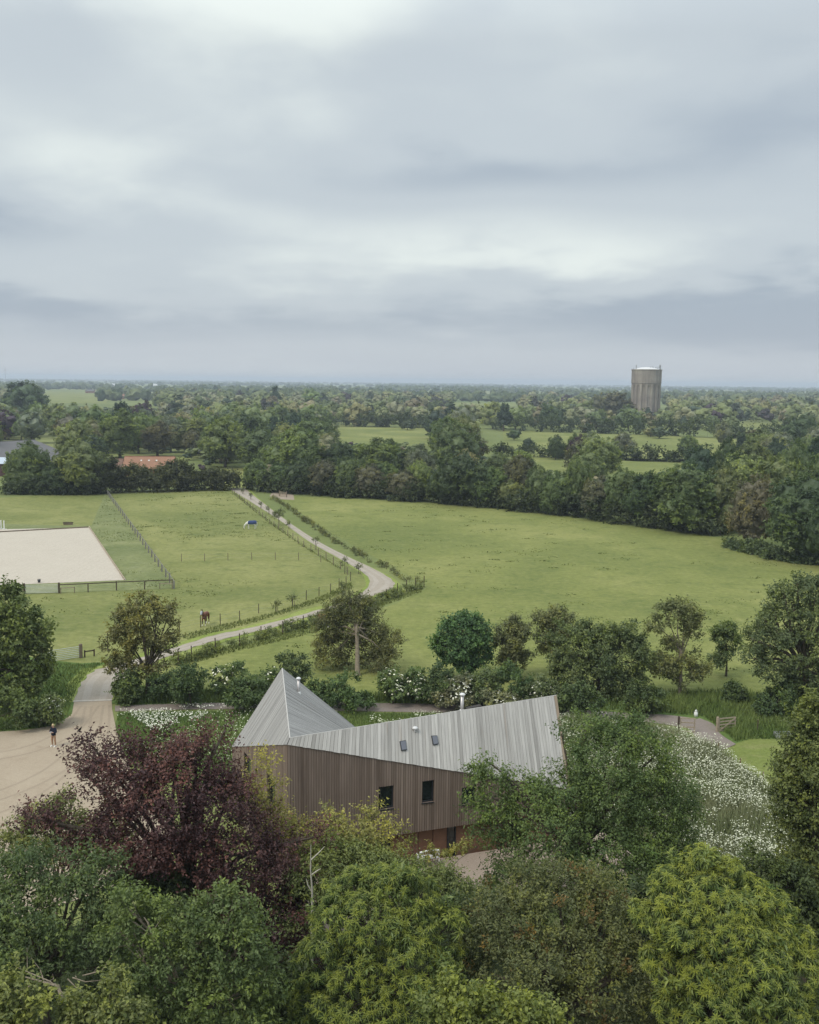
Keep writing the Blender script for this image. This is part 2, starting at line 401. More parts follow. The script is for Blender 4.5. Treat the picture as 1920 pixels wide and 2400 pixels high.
M_track = gravel_mat('track_gravel', (0.175, 0.145, 0.125), (0.24, 0.20, 0.175), 5.0, (0.16, 0.15, 0.09))
M_sand = gravel_mat('arena_sand', (0.40, 0.35, 0.285), (0.47, 0.42, 0.345), 2.5, (0.38, 0.33, 0.265), True)
M_earth = gravel_mat('bare_earth', (0.24, 0.19, 0.14), (0.32, 0.26, 0.20), 3.0)
M_paving = gravel_mat('terrace_gravel', (0.27, 0.215, 0.17), (0.34, 0.275, 0.22), 7.0)
M_leaf = leaf_mat('broad_leaves', 0.28)
M_leaf_gloss = leaf_mat('chestnut_leaves', 0.22, (1.75, 1.5, 0.9), (0.45, 0.58, 0.55), 0.42)
M_leaf_dark = leaf_mat('copper_leaves', 0.18, (2.2, 2.0, 1.7), (0.55, 0.5, 0.62), 0.45)
M_bark = plain('bark', (0.10, 0.082, 0.062), 0.9, 0.1, 0, 0.45, 4.0, 0.6)
M_bark_pale = plain('pale_bark', (0.24, 0.20, 0.15), 0.9, 0.1, 0, 0.35, 4.0, 0.5)
M_bark_white = plain('bleached_wood', (0.42, 0.39, 0.33), 0.85, 0.1, 0, 0.2, 5.0, 0.3)
M_blade = tint_mat('grass_blades', (0.06, 0.105, 0.026), (0.19, 0.235, 0.07), 0.85, 0.1)
M_blade_field = tint_mat('field_blades', (0.105, 0.132, 0.038), (0.185, 0.205, 0.062), 0.85, 0.1)
M_blade_dry = tint_mat('seeding_grass', (0.13, 0.165, 0.065), (0.31, 0.31, 0.18), 0.85, 0.1)
M_petal = plain('white_petals', (0.62, 0.61, 0.50), 0.7, 0.2, 0, 0.05, 5.0, 0.0)
M_umbel = plain('pale_umbels', (0.50, 0.51, 0.37), 0.8, 0.1, 0, 0.18, 0.4, 0.0)
M_cream = plain('cream_blossom', (0.74, 0.72, 0.55), 0.7, 0.2, 0, 0.08, 5.0, 0.0)
M_post = plain('weathered_post', (0.17, 0.135, 0.10), 0.9, 0.1, 0, 0.4, 2.0, 0.3)
M_post_dark = plain('dark_post', (0.075, 0.055, 0.042), 0.9, 0.1, 0, 0.4, 2.0, 0.3)
M_rail = plain('pale_rail', (0.33, 0.27, 0.20), 0.85, 0.15, 0, 0.25, 2.0, 0.3)
M_wire = plain('fence_wire', (0.25, 0.25, 0.24), 0.5, 0.4, 0.6, 0.1, 2.0, 0.0)
M_galv = plain('galvanised_steel', (0.45, 0.46, 0.45), 0.45, 0.5, 0.55, 0.12, 2.0, 0.0)

# ------------------------------------------------------------------ the ground and everything laid on it
def ground_grid():
    xs = np.r_[-9000, -5000, -2500, -1200, -600, np.arange(-320, 321, 40), 600, 1200, 2500, 5000, 9000].astype(float)
    ys = np.r_[-300, -100, np.arange(0, 481, 40), 700, 1000, 1500, 2200, 3200, 4600, 6500, 9000, 12500].astype(float)
    V = np.array([(x, y, 0) for y in ys for x in xs]); nx = len(xs)
    F = np.array([[j * nx + i, j * nx + i + 1, (j + 1) * nx + i + 1, (j + 1) * nx + i] for j in range(len(ys) - 1) for i in range(nx - 1)])
    m = MB(); m.add(V, F)
    return m
def patchwork():
    """farmland seen to the horizon: fields of differing green and straw, darker hedged ground between"""
    m, nt, out = new_mat('farmland'); N = NT(nt); p = N.pos()
    vo = N.n('ShaderNodeTexVoronoi'); N.l(p, vo.inputs['Vector']); vo.inputs['Scale'].default_value = 0.0042
    wob = N.noise(p, 0.01, 3, 0.6)
    sp = N.n('ShaderNodeSeparateColor'); N.l(vo.outputs['Color'], sp.inputs[0])
    col = N.ramp(sp.outputs[0], [(0.0, (0.085, 0.11, 0.04)), (0.4, (0.135, 0.16, 0.055)), (0.65, (0.18, 0.20, 0.07)), (0.85, (0.23, 0.24, 0.09)), (1.0, (0.28, 0.27, 0.14))])
    col = N.mix(0.4, col, N.ramp(wob, [(0.3, (0.09, 0.115, 0.04)), (0.7, (0.19, 0.205, 0.075))]))
    near = N.noise(p, 0.6, 5, 0.65)
    col = N.mix(0.35, col, N.ramp(near, [(0.3, (0.085, 0.115, 0.035)), (0.7, (0.19, 0.21, 0.07))]))
    N.l(N.bsdf(col, 0.95, 0.1), out.inputs[0]); return m
ground_grid().build('ground', patchwork(), None, False, None, 'structure')
# lane, from the far gate to the yard (left edge, then right edge)
LANE_L = [(520, 1138), (544, 1150), (611, 1191), (656, 1220), (722, 1268), (782, 1302), (834, 1332), (862, 1352), (866, 1368), (852, 1387), (797, 1414), (722, 1437), (648, 1457), (574, 1475), (500, 1490), (430, 1512), (340, 1539), (256, 1562), (219, 1574), (193, 1600), (182, 1622), (174, 1646)]
LANE_R = [(566, 1138), (594, 1161), (659, 1211), (737, 1264), (815, 1305), (871, 1331), (910, 1353), (925, 1370), (908, 1386), (871, 1398), (800, 1422), (740, 1441), (660, 1466), (574, 1487), (500, 1504), (445, 1521), (390, 1541), (334, 1562), (308, 1577), (282, 1597), (268, 1617), (262, 1641)]
YARD = [(174, 1646), (169, 1674), (148, 1690), (119, 1703), (59, 1712), (-60, 1720), (-320, 1740), (-400, 2150), (60, 2150), (330, 2060), (420, 1960), (330, 1860), (300, 1790), (276, 1725), (269, 1693), (263, 1663), (262, 1641)]
M_PX = [(640, 1156), (690, 1163), (800, 1168), (1000, 1178), (1150, 1190), (1300, 1208), (1500, 1236), (1700, 1262), (1960, 1315), (2100, 1340), (2100, 1660), (1300, 1660), (300, 1650), (290, 1600), (450, 1540), (760, 1470), (930, 1415), (1000, 1380), (950, 1345), (850, 1290), (740, 1228)]
sheet('meadow_field', pxpoly(M_PX), 0.012, M_meadow)
P_PX = [(540, 1146), (250, 1152), (-60, 1170), (-200, 1180), (-200, 1600), (190, 1605), (230, 1575), (330, 1545), (500, 1495), (720, 1440), (850, 1395), (870, 1362), (835, 1330), (722, 1264), (610, 1188)]
sheet('paddock_field', pxpoly(P_PX), 0.014, M_paddock)
sheet('rough_grass_strip', pxpoly([(247, 1155), (408, 1379), (300, 1384), (-60, 1396), (-60, 1225), (130, 1232), (215, 1232)]), 0.030, M_greygrass)
V_PX = [(-60, 1722), (-60, 1500), (90, 1545), (190, 1555), (250, 1552), (330, 1538), (350, 1556), (310, 1585), (290, 1610), (270, 1650), (200, 1650), (180, 1692), (120, 1706)]
sheet('rough_verge', pxpoly(V_PX), 0.024, M_rough)
def strip_between(Lp, Rp, n=120):
    A = smooth_line(pxpoly(Lp), n); B = smooth_line(pxpoly(Rp), n); k = min(len(A), len(B))
    return A[:k], B[:k]
def ribbon(name, A, B, z, mat, kind='structure'):
    m = MB(); k = len(A)
    V = np.vstack([A, B]); V[:, 2] = z
    F = np.array([[i, k + i, k + i + 1, i + 1] for i in range(k - 1)])
    n = np.cross(V[F[0][1]] - V[F[0][0]], V[F[0][2]] - V[F[0][0]])
    if n[2] < 0: F = F[:, ::-1]
    m.add(V, F); return m.build(name, mat, None, False, None, kind)
LA, LB = strip_between(LANE_L, LANE_R)
dv = unit(LB - LA); dv[:, 2] = 0
wv = 0.9 + 0.35 * np.sin(np.linspace(0, 21, len(LA))) * np.sin(np.linspace(0, 57, len(LA)))
ribbon('verge', LA - dv * (0.3 + 1.0 * wv)[:, None], LA, 0.036, M_verge)
ribbon('verge', LB, LB + dv * (0.3 + 1.3 * wv)[:, None], 0.036, M_verge)
jag = 0.16 * np.sin(np.linspace(0, 190, len(LA))) + 0.1 * np.sin(np.linspace(0, 431, len(LA)))
ribbon('lane', LA + dv * (jag * 0.7)[:, None], LB + dv * (jag[::-1])[:, None], 0.048, M_lane)
sheet('gravel_yard', pxpoly(YARD), 0.045, M_gravel)
M_wheel = gravel_mat('wheel_worn_surface', (0.30, 0.262, 0.215), (0.375, 0.33, 0.275), 4.0, (0.24, 0.20, 0.15))
M_tyre = gravel_mat('tyre_worn_gravel', (0.255, 0.20, 0.145), (0.33, 0.268, 0.198), 5.0)
for fa, fb in ((0.16, 0.36), (0.62, 0.82)):
    ww = 0.03 * np.sin(np.linspace(0, 40, len(LA)))[:, None]
    ribbon('wheel_track', LA + (LB - LA) * (fa + ww), LA + (LB - LA) * (fb + ww), 0.0525, M_wheel)
for arc in ([(222, 1655), (205, 1720), (150, 1790), (40, 1850), (-120, 1900)], [(236, 1655), (228, 1730), (185, 1810), (90, 1880), (-80, 1950)], [(212, 1655), (160, 1715), (60, 1760), (-120, 1790)]):
    c_ = smooth_line(pxpoly(arc), 50); t_ = unit(np.gradient(c_, axis=0)); s_ = np.stack([-t_[:, 1], t_[:, 0], 0 * t_[:, 0]], 1)
    for off in (-0.75, 0.75): ribbon('tyre_track', c_ + s_ * (off - .11), c_ + s_ * (off + .11), 0.0495 + .0006 * arc[0][0] % .003, M_tyre)
a_, b_ = G(172, 1645), G(263, 1642)
m = MB(); m.bar(a_ + [0, 0, 0.055], b_ + [0, 0, 0.055], 0.35, 0.05); m.build('drain_strip', plain('concrete_kerb', (0.40, 0.36, 0.31), 0.9, 0.1), None, False, None, 'structure')
T_UP = [(270, 1655), (420, 1650), (620, 1647), (840, 1648), (1060, 1652), (1300, 1662), (1480, 1672), (1570, 1677), (1650, 1688)]
T_LO = [(270, 1668), (420, 1664), (620, 1663), (840, 1668), (1060, 1672), (1300, 1682), (1450, 1688), (1540, 1696), (1600, 1706)]
TA, TB = strip_between(T_UP, T_LO, 60); ribbon('gravel_track', TA, TB, 0.040, M_track)
TA2, TB2 = strip_between([(1640, 1684), (1672, 1698), (1690, 1722), (1725, 1745)], [(1588, 1700), (1620, 1712), (1634, 1735), (1675, 1768)], 30)
ribbon('gravel_track', TA2, TB2, 0.043, M_track)
sheet('flower_meadow', pxpoly([(276, 1670), (620, 1664), (840, 1670), (1060, 1674), (1300, 1684), (1600, 1708), (1680, 1768), (1740, 1800), (1800, 1845), (1860, 1900), (1880, 2080), (1500, 2120), (1320, 1990), (900, 1990), (560, 1880), (300, 1790), (270, 1715)]), 0.020, M_rough)
sheet('mown_lawn', pxpoly([(1700, 1742), (1760, 1730), (2050, 1735), (2080, 1990), (1890, 1980), (1850, 1880), (1790, 1838), (1735, 1798), (1680, 1765), (1726, 1746)]), 0.028, M_lawn)
sheet('rough_bank', pxpoly([(270, 1652), (292, 1605), (700, 1628), (1300, 1628), (1700, 1625), (2060, 1650), (2060, 1738), (1760, 1732), (1722, 1744), (1640, 1686), (1560, 1676), (1300, 1664), (840, 1650)]), 0.032, M_rough)
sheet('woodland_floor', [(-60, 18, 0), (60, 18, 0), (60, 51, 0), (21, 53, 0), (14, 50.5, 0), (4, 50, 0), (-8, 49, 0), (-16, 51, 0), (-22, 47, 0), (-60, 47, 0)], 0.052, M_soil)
sheet('arena_sand', pxpoly([(-260, 1260), (0, 1241), (209, 1237), (296, 1360), (60, 1370), (-420, 1388)]), 0.050, M_sand)
sheet('bare_patch', pxpoly([(640, 1152), (688, 1160), (690, 1172), (655, 1170), (632, 1163)]), 0.030, M_earth)
sheet('pasture', pxpoly([(790, 1000), (1040, 1003), (1060, 1045), (760, 1045)]), 0.08, M_meadow)
sheet('pasture', pxpoly([(1180, 1008), (1480, 1018), (1900, 1034), (1960, 1090), (1500, 1082), (1180, 1066)]), 0.08, M_meadow)
sheet('pasture', pxpoly([(1200, 1070), (1800, 1080), (1800, 1120), (1200, 1104)]), 0.08, M_meadow)
sheet('pasture', pxpoly([(520, 1095), (590, 1098), (590, 1145), (505, 1145)]), 0.08, M_meadow)
sheet('pasture', pxpoly([(100, 917), (260, 921), (250, 945), (90, 945)]), 0.15, M_meadow)
sheet('pasture', pxpoly([(1060, 932), (1260, 937), (1255, 945), (1060, 943)]), 0.15, M_ground)
sheet('pasture', pxpoly([(780, 918), (880, 920), (880, 926), (780, 926)]), 0.15, M_ground)
sheet('pasture', pxpoly([(1740, 990), (1840, 992), (1840, 1004), (1740, 1002)]), 0.15, M_meadow)

# the air: pale, even, thickening with distance
hz_m = MB(); hz_m.box((0, 5900, 23.5), (20000, 14000, 49), 0, 0)
hm, hnt, hout = new_mat('pale_air')
pv = hnt.nodes.new('ShaderNodeVolumePrincipled'); pv.inputs['Color'].default_value = (0.76, 0.85, 0.95, 1)
pv.inputs['Density'].default_value = 0.00019; pv.inputs['Anisotropy'].default_value = 0.2
hnt.links.new(pv.outputs[0], hout.inputs['Volume'])
hz_m.build('haze', hm, None, False, None, 'stuff')

# ------------------------------------------------------------------ foliage
def ico(level=1):
    t = (1 + 5 ** .5) / 2; V = unit(np.array([(-1, t, 0), (1, t, 0), (-1, -t, 0), (1, -t, 0), (0, -1, t), (0, 1, t), (0, -1, -t), (0, 1, -t), (t, 0, -1), (t, 0, 1), (-t, 0, -1), (-t, 0, 1)], float))
    Fc = np.array([(0, 11, 5), (0, 5, 1), (0, 1, 7), (0, 7, 10), (0, 10, 11), (1, 5, 9), (5, 11, 4), (11, 10, 2), (10, 7, 6), (7, 1, 8), (3, 9, 4), (3, 4, 2), (3, 2, 6), (3, 6, 8), (3, 8, 9), (4, 9, 5), (2, 4, 11), (6, 2, 10), (8, 6, 7), (9, 8, 1)])
    for _ in range(level):
        VV = list(V); mid = {}; F2 = []
        def m_(a, b):
            k = (min(a, b), max(a, b))
            if k not in mid: mid[k] = len(VV); VV.append(unit(VV[a] + VV[b]))
            return mid[k]
        for a, b, c in Fc: ab, bc, ca = m_(a, b), m_(b, c), m_(c, a); F2 += [(a, ab, ca), (b, bc, ab), (c, ca, bc), (ab, bc, ca)]
        V, Fc = np.array(VV), np.array(F2)
    return V, Fc
def leaf_mass(mb, rng, lobes, scale=.86, level=1, tint=.42):
    """the closed inner mass of leaves of a far crown, rough surfaced"""
    V0, F0 = ico(level)
    for l in np.asarray(lobes):
        r = scale * (1 + rng.normal(size=(len(V0), 1)) * .085); mb.add(V0 * r * l[3:6] + l[:3], F0, np.clip(tint + rng.normal(size=len(F0)) * .05, 0, 1))
UPV = np.array([0, 0, 1.])
def rdirs(rng, n):
    return unit(rng.normal(size=(n, 3)))
def leaf_quads(mb, P, A, Nn, L, W, tint, fold=0.18):
    """one folded rhombus per leaf: base, side, tip, side"""
    S = unit(np.cross(A, Nn)); Nn = unit(np.cross(S, A))
    L = np.broadcast_to(L, (len(P),))[:, None]; W = np.broadcast_to(W, (len(P),))[:, None]
    mid = P + A * L * 0.45
    V = np.stack([P, mid + S * W * 0.5 + Nn * W * fold, P + A * L - Nn * L * 0.12, mid - S * W * 0.5 + Nn * W * fold], 1).reshape(-1, 3)
    mb.add(V, np.arange(len(P) * 4).reshape(-1, 4), tint)
def lobe_sprays(rng, lobes, n, up=0.35, low=-0.55, keep=0.72, inner=0.6):
    """n points on and under the surface of a union of ellipsoid lobes (cx,cy,cz,rx,ry,rz)"""
    Lb = np.asarray(lobes, float); w = Lb[:, 3] * Lb[:, 5]; w = w / w.sum()
    out_p, out_d, out_i = [], [], []; tot = 0; tries = 0
    while tot < n and tries < 12:
        tries += 1
        k = rng.choice(len(Lb), size=int(n * 1.5), p=w); d = rdirs(rng, len(k)); d = d[d[:, 2] > low * rng.random(len(d)) - 0.25 * (low < -0.5)]; k = k[:len(d)]
        f = inner + (1.06 - inner) * rng.random(len(d)) ** 0.6
        p = Lb[k, :3] + Lb[k, 3:6] * d * f[:, None]
        q = (p[:, None] - Lb[None, :, :3]) / Lb[None, :, 3:6]; r = np.linalg.norm(q, axis=2)
        r[np.arange(len(k)), k] = 9
        ok = r.min(1) > keep if len(Lb) > 1 else np.ones(len(k), bool)
        out_p.append(p[ok]); out_d.append(d[ok]); out_i.append(k[ok]); tot += ok.sum()
    P = np.vstack(out_p)[:n]; D = np.vstack(out_d)[:n]; I = np.concatenate(out_i)[:n]
    return P, D, I
def crown_sprays(mb, rng, lobes, n, k=8, L=0.2, W=0.11, slen=0.6, up=0.35, droop=0.15, low=-0.55, keep=0.72, inner=0.6, spread=0.8, flat=0.6, lobe_var=0.12, clump=7, rc=None, dn=0.55, rn=0.45, cn=0.0, tn=0.13, ctn=0.13):
    """n sprays (short shoots) with k leaves each, gathered in clumps that stand out from the crown"""
    rc = slen * 0.62 if rc is None else rc
    P0, D0, I0 = lobe_sprays(rng, lobes, max(3, n // clump), up, low, keep, inner); m0 = len(P0)
    ci = np.repeat(np.arange(m0), clump); n = len(ci); I = I0[ci]
    off = rdirs(rng, n) * rc * rng.random((n, 1)) ** 0.4 * (0.7 + 0.6 * rng.random(m0))[ci][:, None]
    off[:, 2] *= 0.75
    P = P0[ci] + off + D0[ci] * rc * 0.25; D = unit(D0[ci] * 0.8 + off / rc * 0.7)
    ct = rng.normal(size=m0) * ctn
    lt = rng.normal(size=len(lobes)) * lobe_var
    S = unit(D * 0.9 + UPV * up + rng.normal(size=(n, 3)) * 0.45)
    st = 0.47 + lt[I] + ct[ci] + rng.normal(size=n) * 0.07
    t = (np.arange(k) + 0.5) / k
    PP = (P[:, None] + S[:, None] * slen * (t[None, :, None] - 0.35) * (0.7 + 0.6 * rng.random((n, 1, 1)))).reshape(-1, 3)
    SS = np.repeat(S, k, 0); DD = np.repeat(D, k, 0); m = len(PP)
    PP = PP + rng.normal(size=(m, 3)) * slen * 0.08
    R_ = rdirs(rng, m); R_ = R_ - SS * (R_ * SS).sum(1)[:, None]
    A = unit(SS * 0.55 + unit(R_) * spread - UPV * droop)
    ctr = np.asarray(lobes)[:, :3].mean(0) * [1, 1, .8]
    Nn = unit(UPV * flat + DD * dn + unit(PP - ctr) * cn + rng.normal(size=(m, 3)) * rn)
    tint = np.clip(np.repeat(st, k) + 0.16 * (np.tile(t, n) - 0.5) + rng.normal(size=m) * tn, 0, 1)
    sz = 0.75 + 0.5 * rng.random(m)
    leaf_quads(mb, PP, A, Nn, L * sz, W * sz, tint)
def crown_rosettes(mb, rng, lobes, n, k=9, L=0.24, W=0.075, low=-0.3, keep=0.8, inner=0.78):
    """shoot tips with a whorl of long leaves, drooping at the ends: paler young whorl over an older one"""
    P, D, I = lobe_sprays(rng, lobes, n, 0.5, low, keep, inner); n = len(P)
    S = unit(D * 0.75 + UPV * 0.75 + rng.normal(size=(n, 3)) * 0.22)
    a0 = rdirs(rng, n); B = unit(np.cross(S, a0)); Cc = np.cross(S, B); st = rng.normal(size=n) * 0.08 + (rng.normal(size=len(lobes)) * .09)[I]
    size = 0.6 + 0.65 * rng.random(n)
    for ring, (kk, lift, base, tn, ls) in enumerate(((k, -0.25, 0.0, 0.52, 1.0), (k - 1, 0.35, 0.06, 0.90, 0.72), (k - 1, -0.75, -0.12, 0.28, 1.0))):
        ph = (np.arange(kk) / kk * 2 * np.pi)[None] + rng.random((n, 1)) * 6.3 + rng.normal(size=(n, kk)) * 0.15
        A = B[:, None] * np.cos(ph)[..., None] + Cc[:, None] * np.sin(ph)[..., None] + S[:, None] * (lift + rng.normal(size=(n, kk, 1)) * 0.15)
        A = unit(A.reshape(-1, 3) - UPV * 0.12); PP = np.repeat(P + S * base * size[:, None], kk, 0); Nn = np.repeat(S, kk, 0) + rng.normal(size=(n * kk, 3)) * 0.2
        sz = np.repeat(size, kk) * (0.8 + 0.4 * rng.random(n * kk)) * ls
        leaf_quads(mb, PP, A, unit(Nn), L * sz, W * sz, np.clip(tn + np.repeat(st, kk) + rng.normal(size=n * kk) * 0.07, 0, 1), 0.25)
def limbs(mb, rng, base, fork, lobes, r0, twigs=0, rt=0.03):
    """tapered trunk from base to fork, a limb to each lobe, thin twigs inside the lobes"""
    base = np.asarray(base, float); fork = np.asarray(fork, float)
    mid = (base + fork) / 2 + rng.normal(size=3) * [0.12, 0.12, 0] * np.linalg.norm(fork - base) * 0.25
    pth = [base - [0, 0, 0.15], base + (mid - base) * 0.12, mid, fork]
    mb.tube(pth, [r0 * 1.35, r0 * 1.05, r0 * 0.85, r0 * 0.66], 8)
    for lb in lobes:
        c = np.asarray(lb[:3]); r = lb[3]
        st = fork + (mid - fork) * rng.random() * 0.35; d = c - st; ln = np.linalg.norm(d) + 1e-6
        m1 = st + d * 0.45 + np.array([0, 0, 0.10 * ln]) + rng.normal(size=3) * 0.06 * ln
        tip = c + d / ln * r * 0.35
        mb.tube([st, m1, c + rng.normal(size=3) * 0.08 * r, tip], [r0 * 0.45, r0 * 0.3, r0 * 0.17, r0 * 0.06], 5, 0.5, False)
        for _ in range(twigs):
            dd = unit(rng.normal(size=3) + [0, 0, 0.35]); s_ = c + (m1 - c) * rng.random() * 0.5
            e = c + dd * np.asarray(lb[3:6]) * (0.85 + 0.25 * rng.random()); md = (s_ + e) / 2 + rng.normal(size=3) * 0.1 * r + [0, 0, -0.04 * r]
            mb.tube([s_, md, e], [rt, rt * 0.7, rt * 0.3], 3, 0.5, False)
def egg_lobes(rng, H, R, zb, n, shape='round'):
    """lobes filling a crown of height H, radius R, foliage starting at zb"""
    cz = (H + zb) / 2; hz = (H - zb) / 2; out = [(0, 0, cz, R * 0.62, R * 0.62, hz * 0.62)]
    ga = 2.399963
    for i in range(n):
        t = (i + 0.5) / n; z = 1 - 1.75 * t; rr = math.sqrt(max(0, 1 - z * z)); a = i * ga + rng.normal() * 0.35
        f = 0.60 + 0.10 * rng.normal()
        if shape == 'cone': rr *= (0.45 + 0.55 * (1 - z) / 2) * 1.1; f *= 0.95
        if shape == 'dome' and z < 0: rr = 0.95
        s = (0.36 + 0.12 * rng.random()) * (1.15 if z < 0.3 else 0.95)
        if shape == 'cone': s *= 0.8
        out.append((R * f * rr * math.cos(a), R * f * rr * math.sin(a), cz + hz * z * 0.68, R * s, R * s, min(hz, R * 1.2) * s * (0.95 if shape != 'tall' else 1.25)))
    return out
# ------------------------------------------------------------------ the timber house
M_board = board_mat('silvered_larch_roof', (0.26, 0.246, 0.224), (0.395, 0.376, 0.346))
M_board_shaded = board_mat('shaded_larch_roof', (0.205, 0.198, 0.188), (0.315, 0.304, 0.288))  # roof boards darkened: shade of the peak slopes put into the colour
M_board_brown = board_mat('rusty_verge_board', (0.22, 0.165, 0.11), (0.30, 0.235, 0.17))
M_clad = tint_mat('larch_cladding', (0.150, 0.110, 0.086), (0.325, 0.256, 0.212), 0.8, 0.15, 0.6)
M_panel = plain('red_brown_panel', (0.20, 0.105, 0.066), 0.8, 0.2, 0, 0.2, 1.2, 0.15)
M_frame = plain('charcoal_frame', (0.022, 0.024, 0.028), 0.5, 0.4, 0, 0.1)
M_under = plain('roof_underlay', (0.055, 0.05, 0.046), 0.9, 0.1, 0, 0.1)
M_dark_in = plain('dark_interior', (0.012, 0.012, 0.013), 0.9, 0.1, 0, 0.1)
M_flue = plain('flue_steel', (0.42, 0.40, 0.39), 0.4, 0.5, 0.6, 0.12, 4.0, 0.05)
M_cap = plain('pale_cap', (0.55, 0.55, 0.54), 0.5, 0.4, 0, 0.06)
M_roofglass = plain('slate_blue_glass', (0.10, 0.105, 0.125), 0.18, 0.6, 0, 0.05)
def glass_mat(name, col=(0.012, 0.017, 0.017), rough=0.06):
    m, nt, out = new_mat(name); N = NT(nt)
    wv_ = N.noise(N.n('ShaderNodeTexCoord').outputs['Object'], 1.3, 2, 0.5)
    N.l(N.bsdf(col, rough, 0.7, 0, wv_, 0.05, 0.01), out.inputs[0]); return m
M_glass = glass_mat('window_glass')

P1 = G(932, 1956, 2.6); P2 = G(1082, 1934, 2.6)
HD = unit(np.array([*(P2 - P1)[:2], 0])); HN = np.array([-HD[1], HD[0], 0])        # along the front wall; inwards
def onwall(u, v, back=0.0):
    q = ray(u, v); t = ((P1 + HN * back - C0) @ HN) / (q @ HN); return C0 + q * t
HC = onwall(674.3, 1743.4); HF = onwall(1337, 1848)
_a = math.radians(4.5); HM = np.array([HN[0] * math.cos(_a) - HN[1] * math.sin(_a), HN[0] * math.sin(_a) + HN[1] * math.cos(_a), 0])
_q = ray(545.5, 1749); _s = np.linalg.solve(np.array([[_q[0], -HM[0]], [_q[1], -HM[1]]]), (HC - C0)[:2])
HB = C0 + _q * _s[0]
HA = at(661.8, 1567.3, 66.3); HE = at(1304.3, 1630.3, 63.9)
HC2 = at(679.6, 1730.5, HC[1] + 0.22)                       # where both ridges start, just behind the corner
HGi = at(862, 1729, 72.3)                                   # foot of the courtyard slope at the far gable
HI = np.array([-1.2, 65.2, 3.0])                            # courtyard corner
HG2 = HE + (HE - HF) * [1, 1, 0] * 0.95; HG2[2] = 3.3
h0 = np.array([HC[0], HC[1], 0])
house = thing('timber_house', 'large timber clad house with folded silver grey board roof and two steel flues', 'house', h0)
def loc(p): return np.asarray(p, float) - h0
rng = np.random.default_rng(5)
def roof_plane(name, p0, p1, q0, q1, n, label, over=0.06, thick=0.035, brown=False, bmat=M_board):
    """deck under a ruled slope; boards run from the eave line p0-p1 to the ridge line q0-q1"""
    p0, p1, q0, q1 = map(loc, (p0, p1, q0, q1))
    nrm = np.cross(p1 - p0, q1 - p0); nrm = unit(nrm if nrm[2] > 0 else -nrm)
    dk = MB(); K = 10
    def pt(s, t): return (p0 + (p1 - p0) * s) * (1 - t) + (q0 + (q1 - q0) * s) * t
    for i in range(K):
        a, b = i / K, (i + 1) / K
        dk.add([pt(a, 0) - nrm * 0.03, pt(b, 0) - nrm * 0.03, pt(b, 1) - nrm * 0.03, pt(a, 1) - nrm * 0.03], [[0, 1, 2, 3]])
    rf = dk.build(name, M_under, house); rf['label'] = label
    for i in range(n):
        a, b = i / n, (i + 1) / n; gap = 0.035 * (b - a)
        a2, b2 = a + gap, b - gap; lift = nrm * (0.004 + 0.012 * rng.random())
        e0 = unit(pt((a + b) / 2, 0) - pt((a + b) / 2, 1)) * (over + 0.02 * rng.random())
        c = [pt(a2, 0) + e0, pt(b2, 0) + e0, pt(b2, 1), pt(a2, 1)]
        ln = np.linalg.norm(c[3] - c[0]); w = max(np.linalg.norm(c[1] - c[0]), np.linalg.norm(c[2] - c[3]))
        if ln < 0.12: continue
        bot = [x + lift for x in c]; top = [x + lift + nrm * thick for x in c]
        mb = MB(); uv = np.zeros((6, 4, 2)); uv[:, :, 0] = w * 0.5
        uv[0] = [(0, 0), (0, ln), (w, ln), (w, 0)]; uv[1] = [(0, 0), (w, 0), (w, ln), (0, ln)]
        uv[2:, 1:3, 1] = ln
        mb.hexa(bot, top, 0.5, uv); bo = mb.build('roof_board', M_board_brown if (brown and i == n - 1) else bmat, rf)
        if brown and i == n - 1: bo['label'] = 'rust brown verge board at the right end of the long roof'
    return rf, nrm, pt
rf2, nr2, pt2 = roof_plane('roof', HC, HF, HC2, HE, 82, 'pale grey board slope falling to the long front wall', brown=True)
rf1, nr1, pt1 = roof_plane('roof', HC, HB, HC2, HA, 66, 'narrow grey slope on the left of the pointed peak', bmat=M_board_shaded)
rf3, nr3, pt3 = roof_plane('roof', HI, HGi, HC2, HA, 72, 'grey boards fanning down from the peak behind the long roof', 0.02, bmat=M_board_shaded)
rf4, nr4, pt4 = roof_plane('roof', HI, HG2, HC2, HE, 60, 'rear slope behind the long ridge', 0.02)
# ridge and verge strips
m = MB()
for p, q in ((HA, HC2), (HC2, HE)):
    m.bar(loc(p) + [0, 0, 0.025], loc(q) + [0, 0, 0.025], 0.06, 0.03)
m.build('ridge_strip', M_board, house)

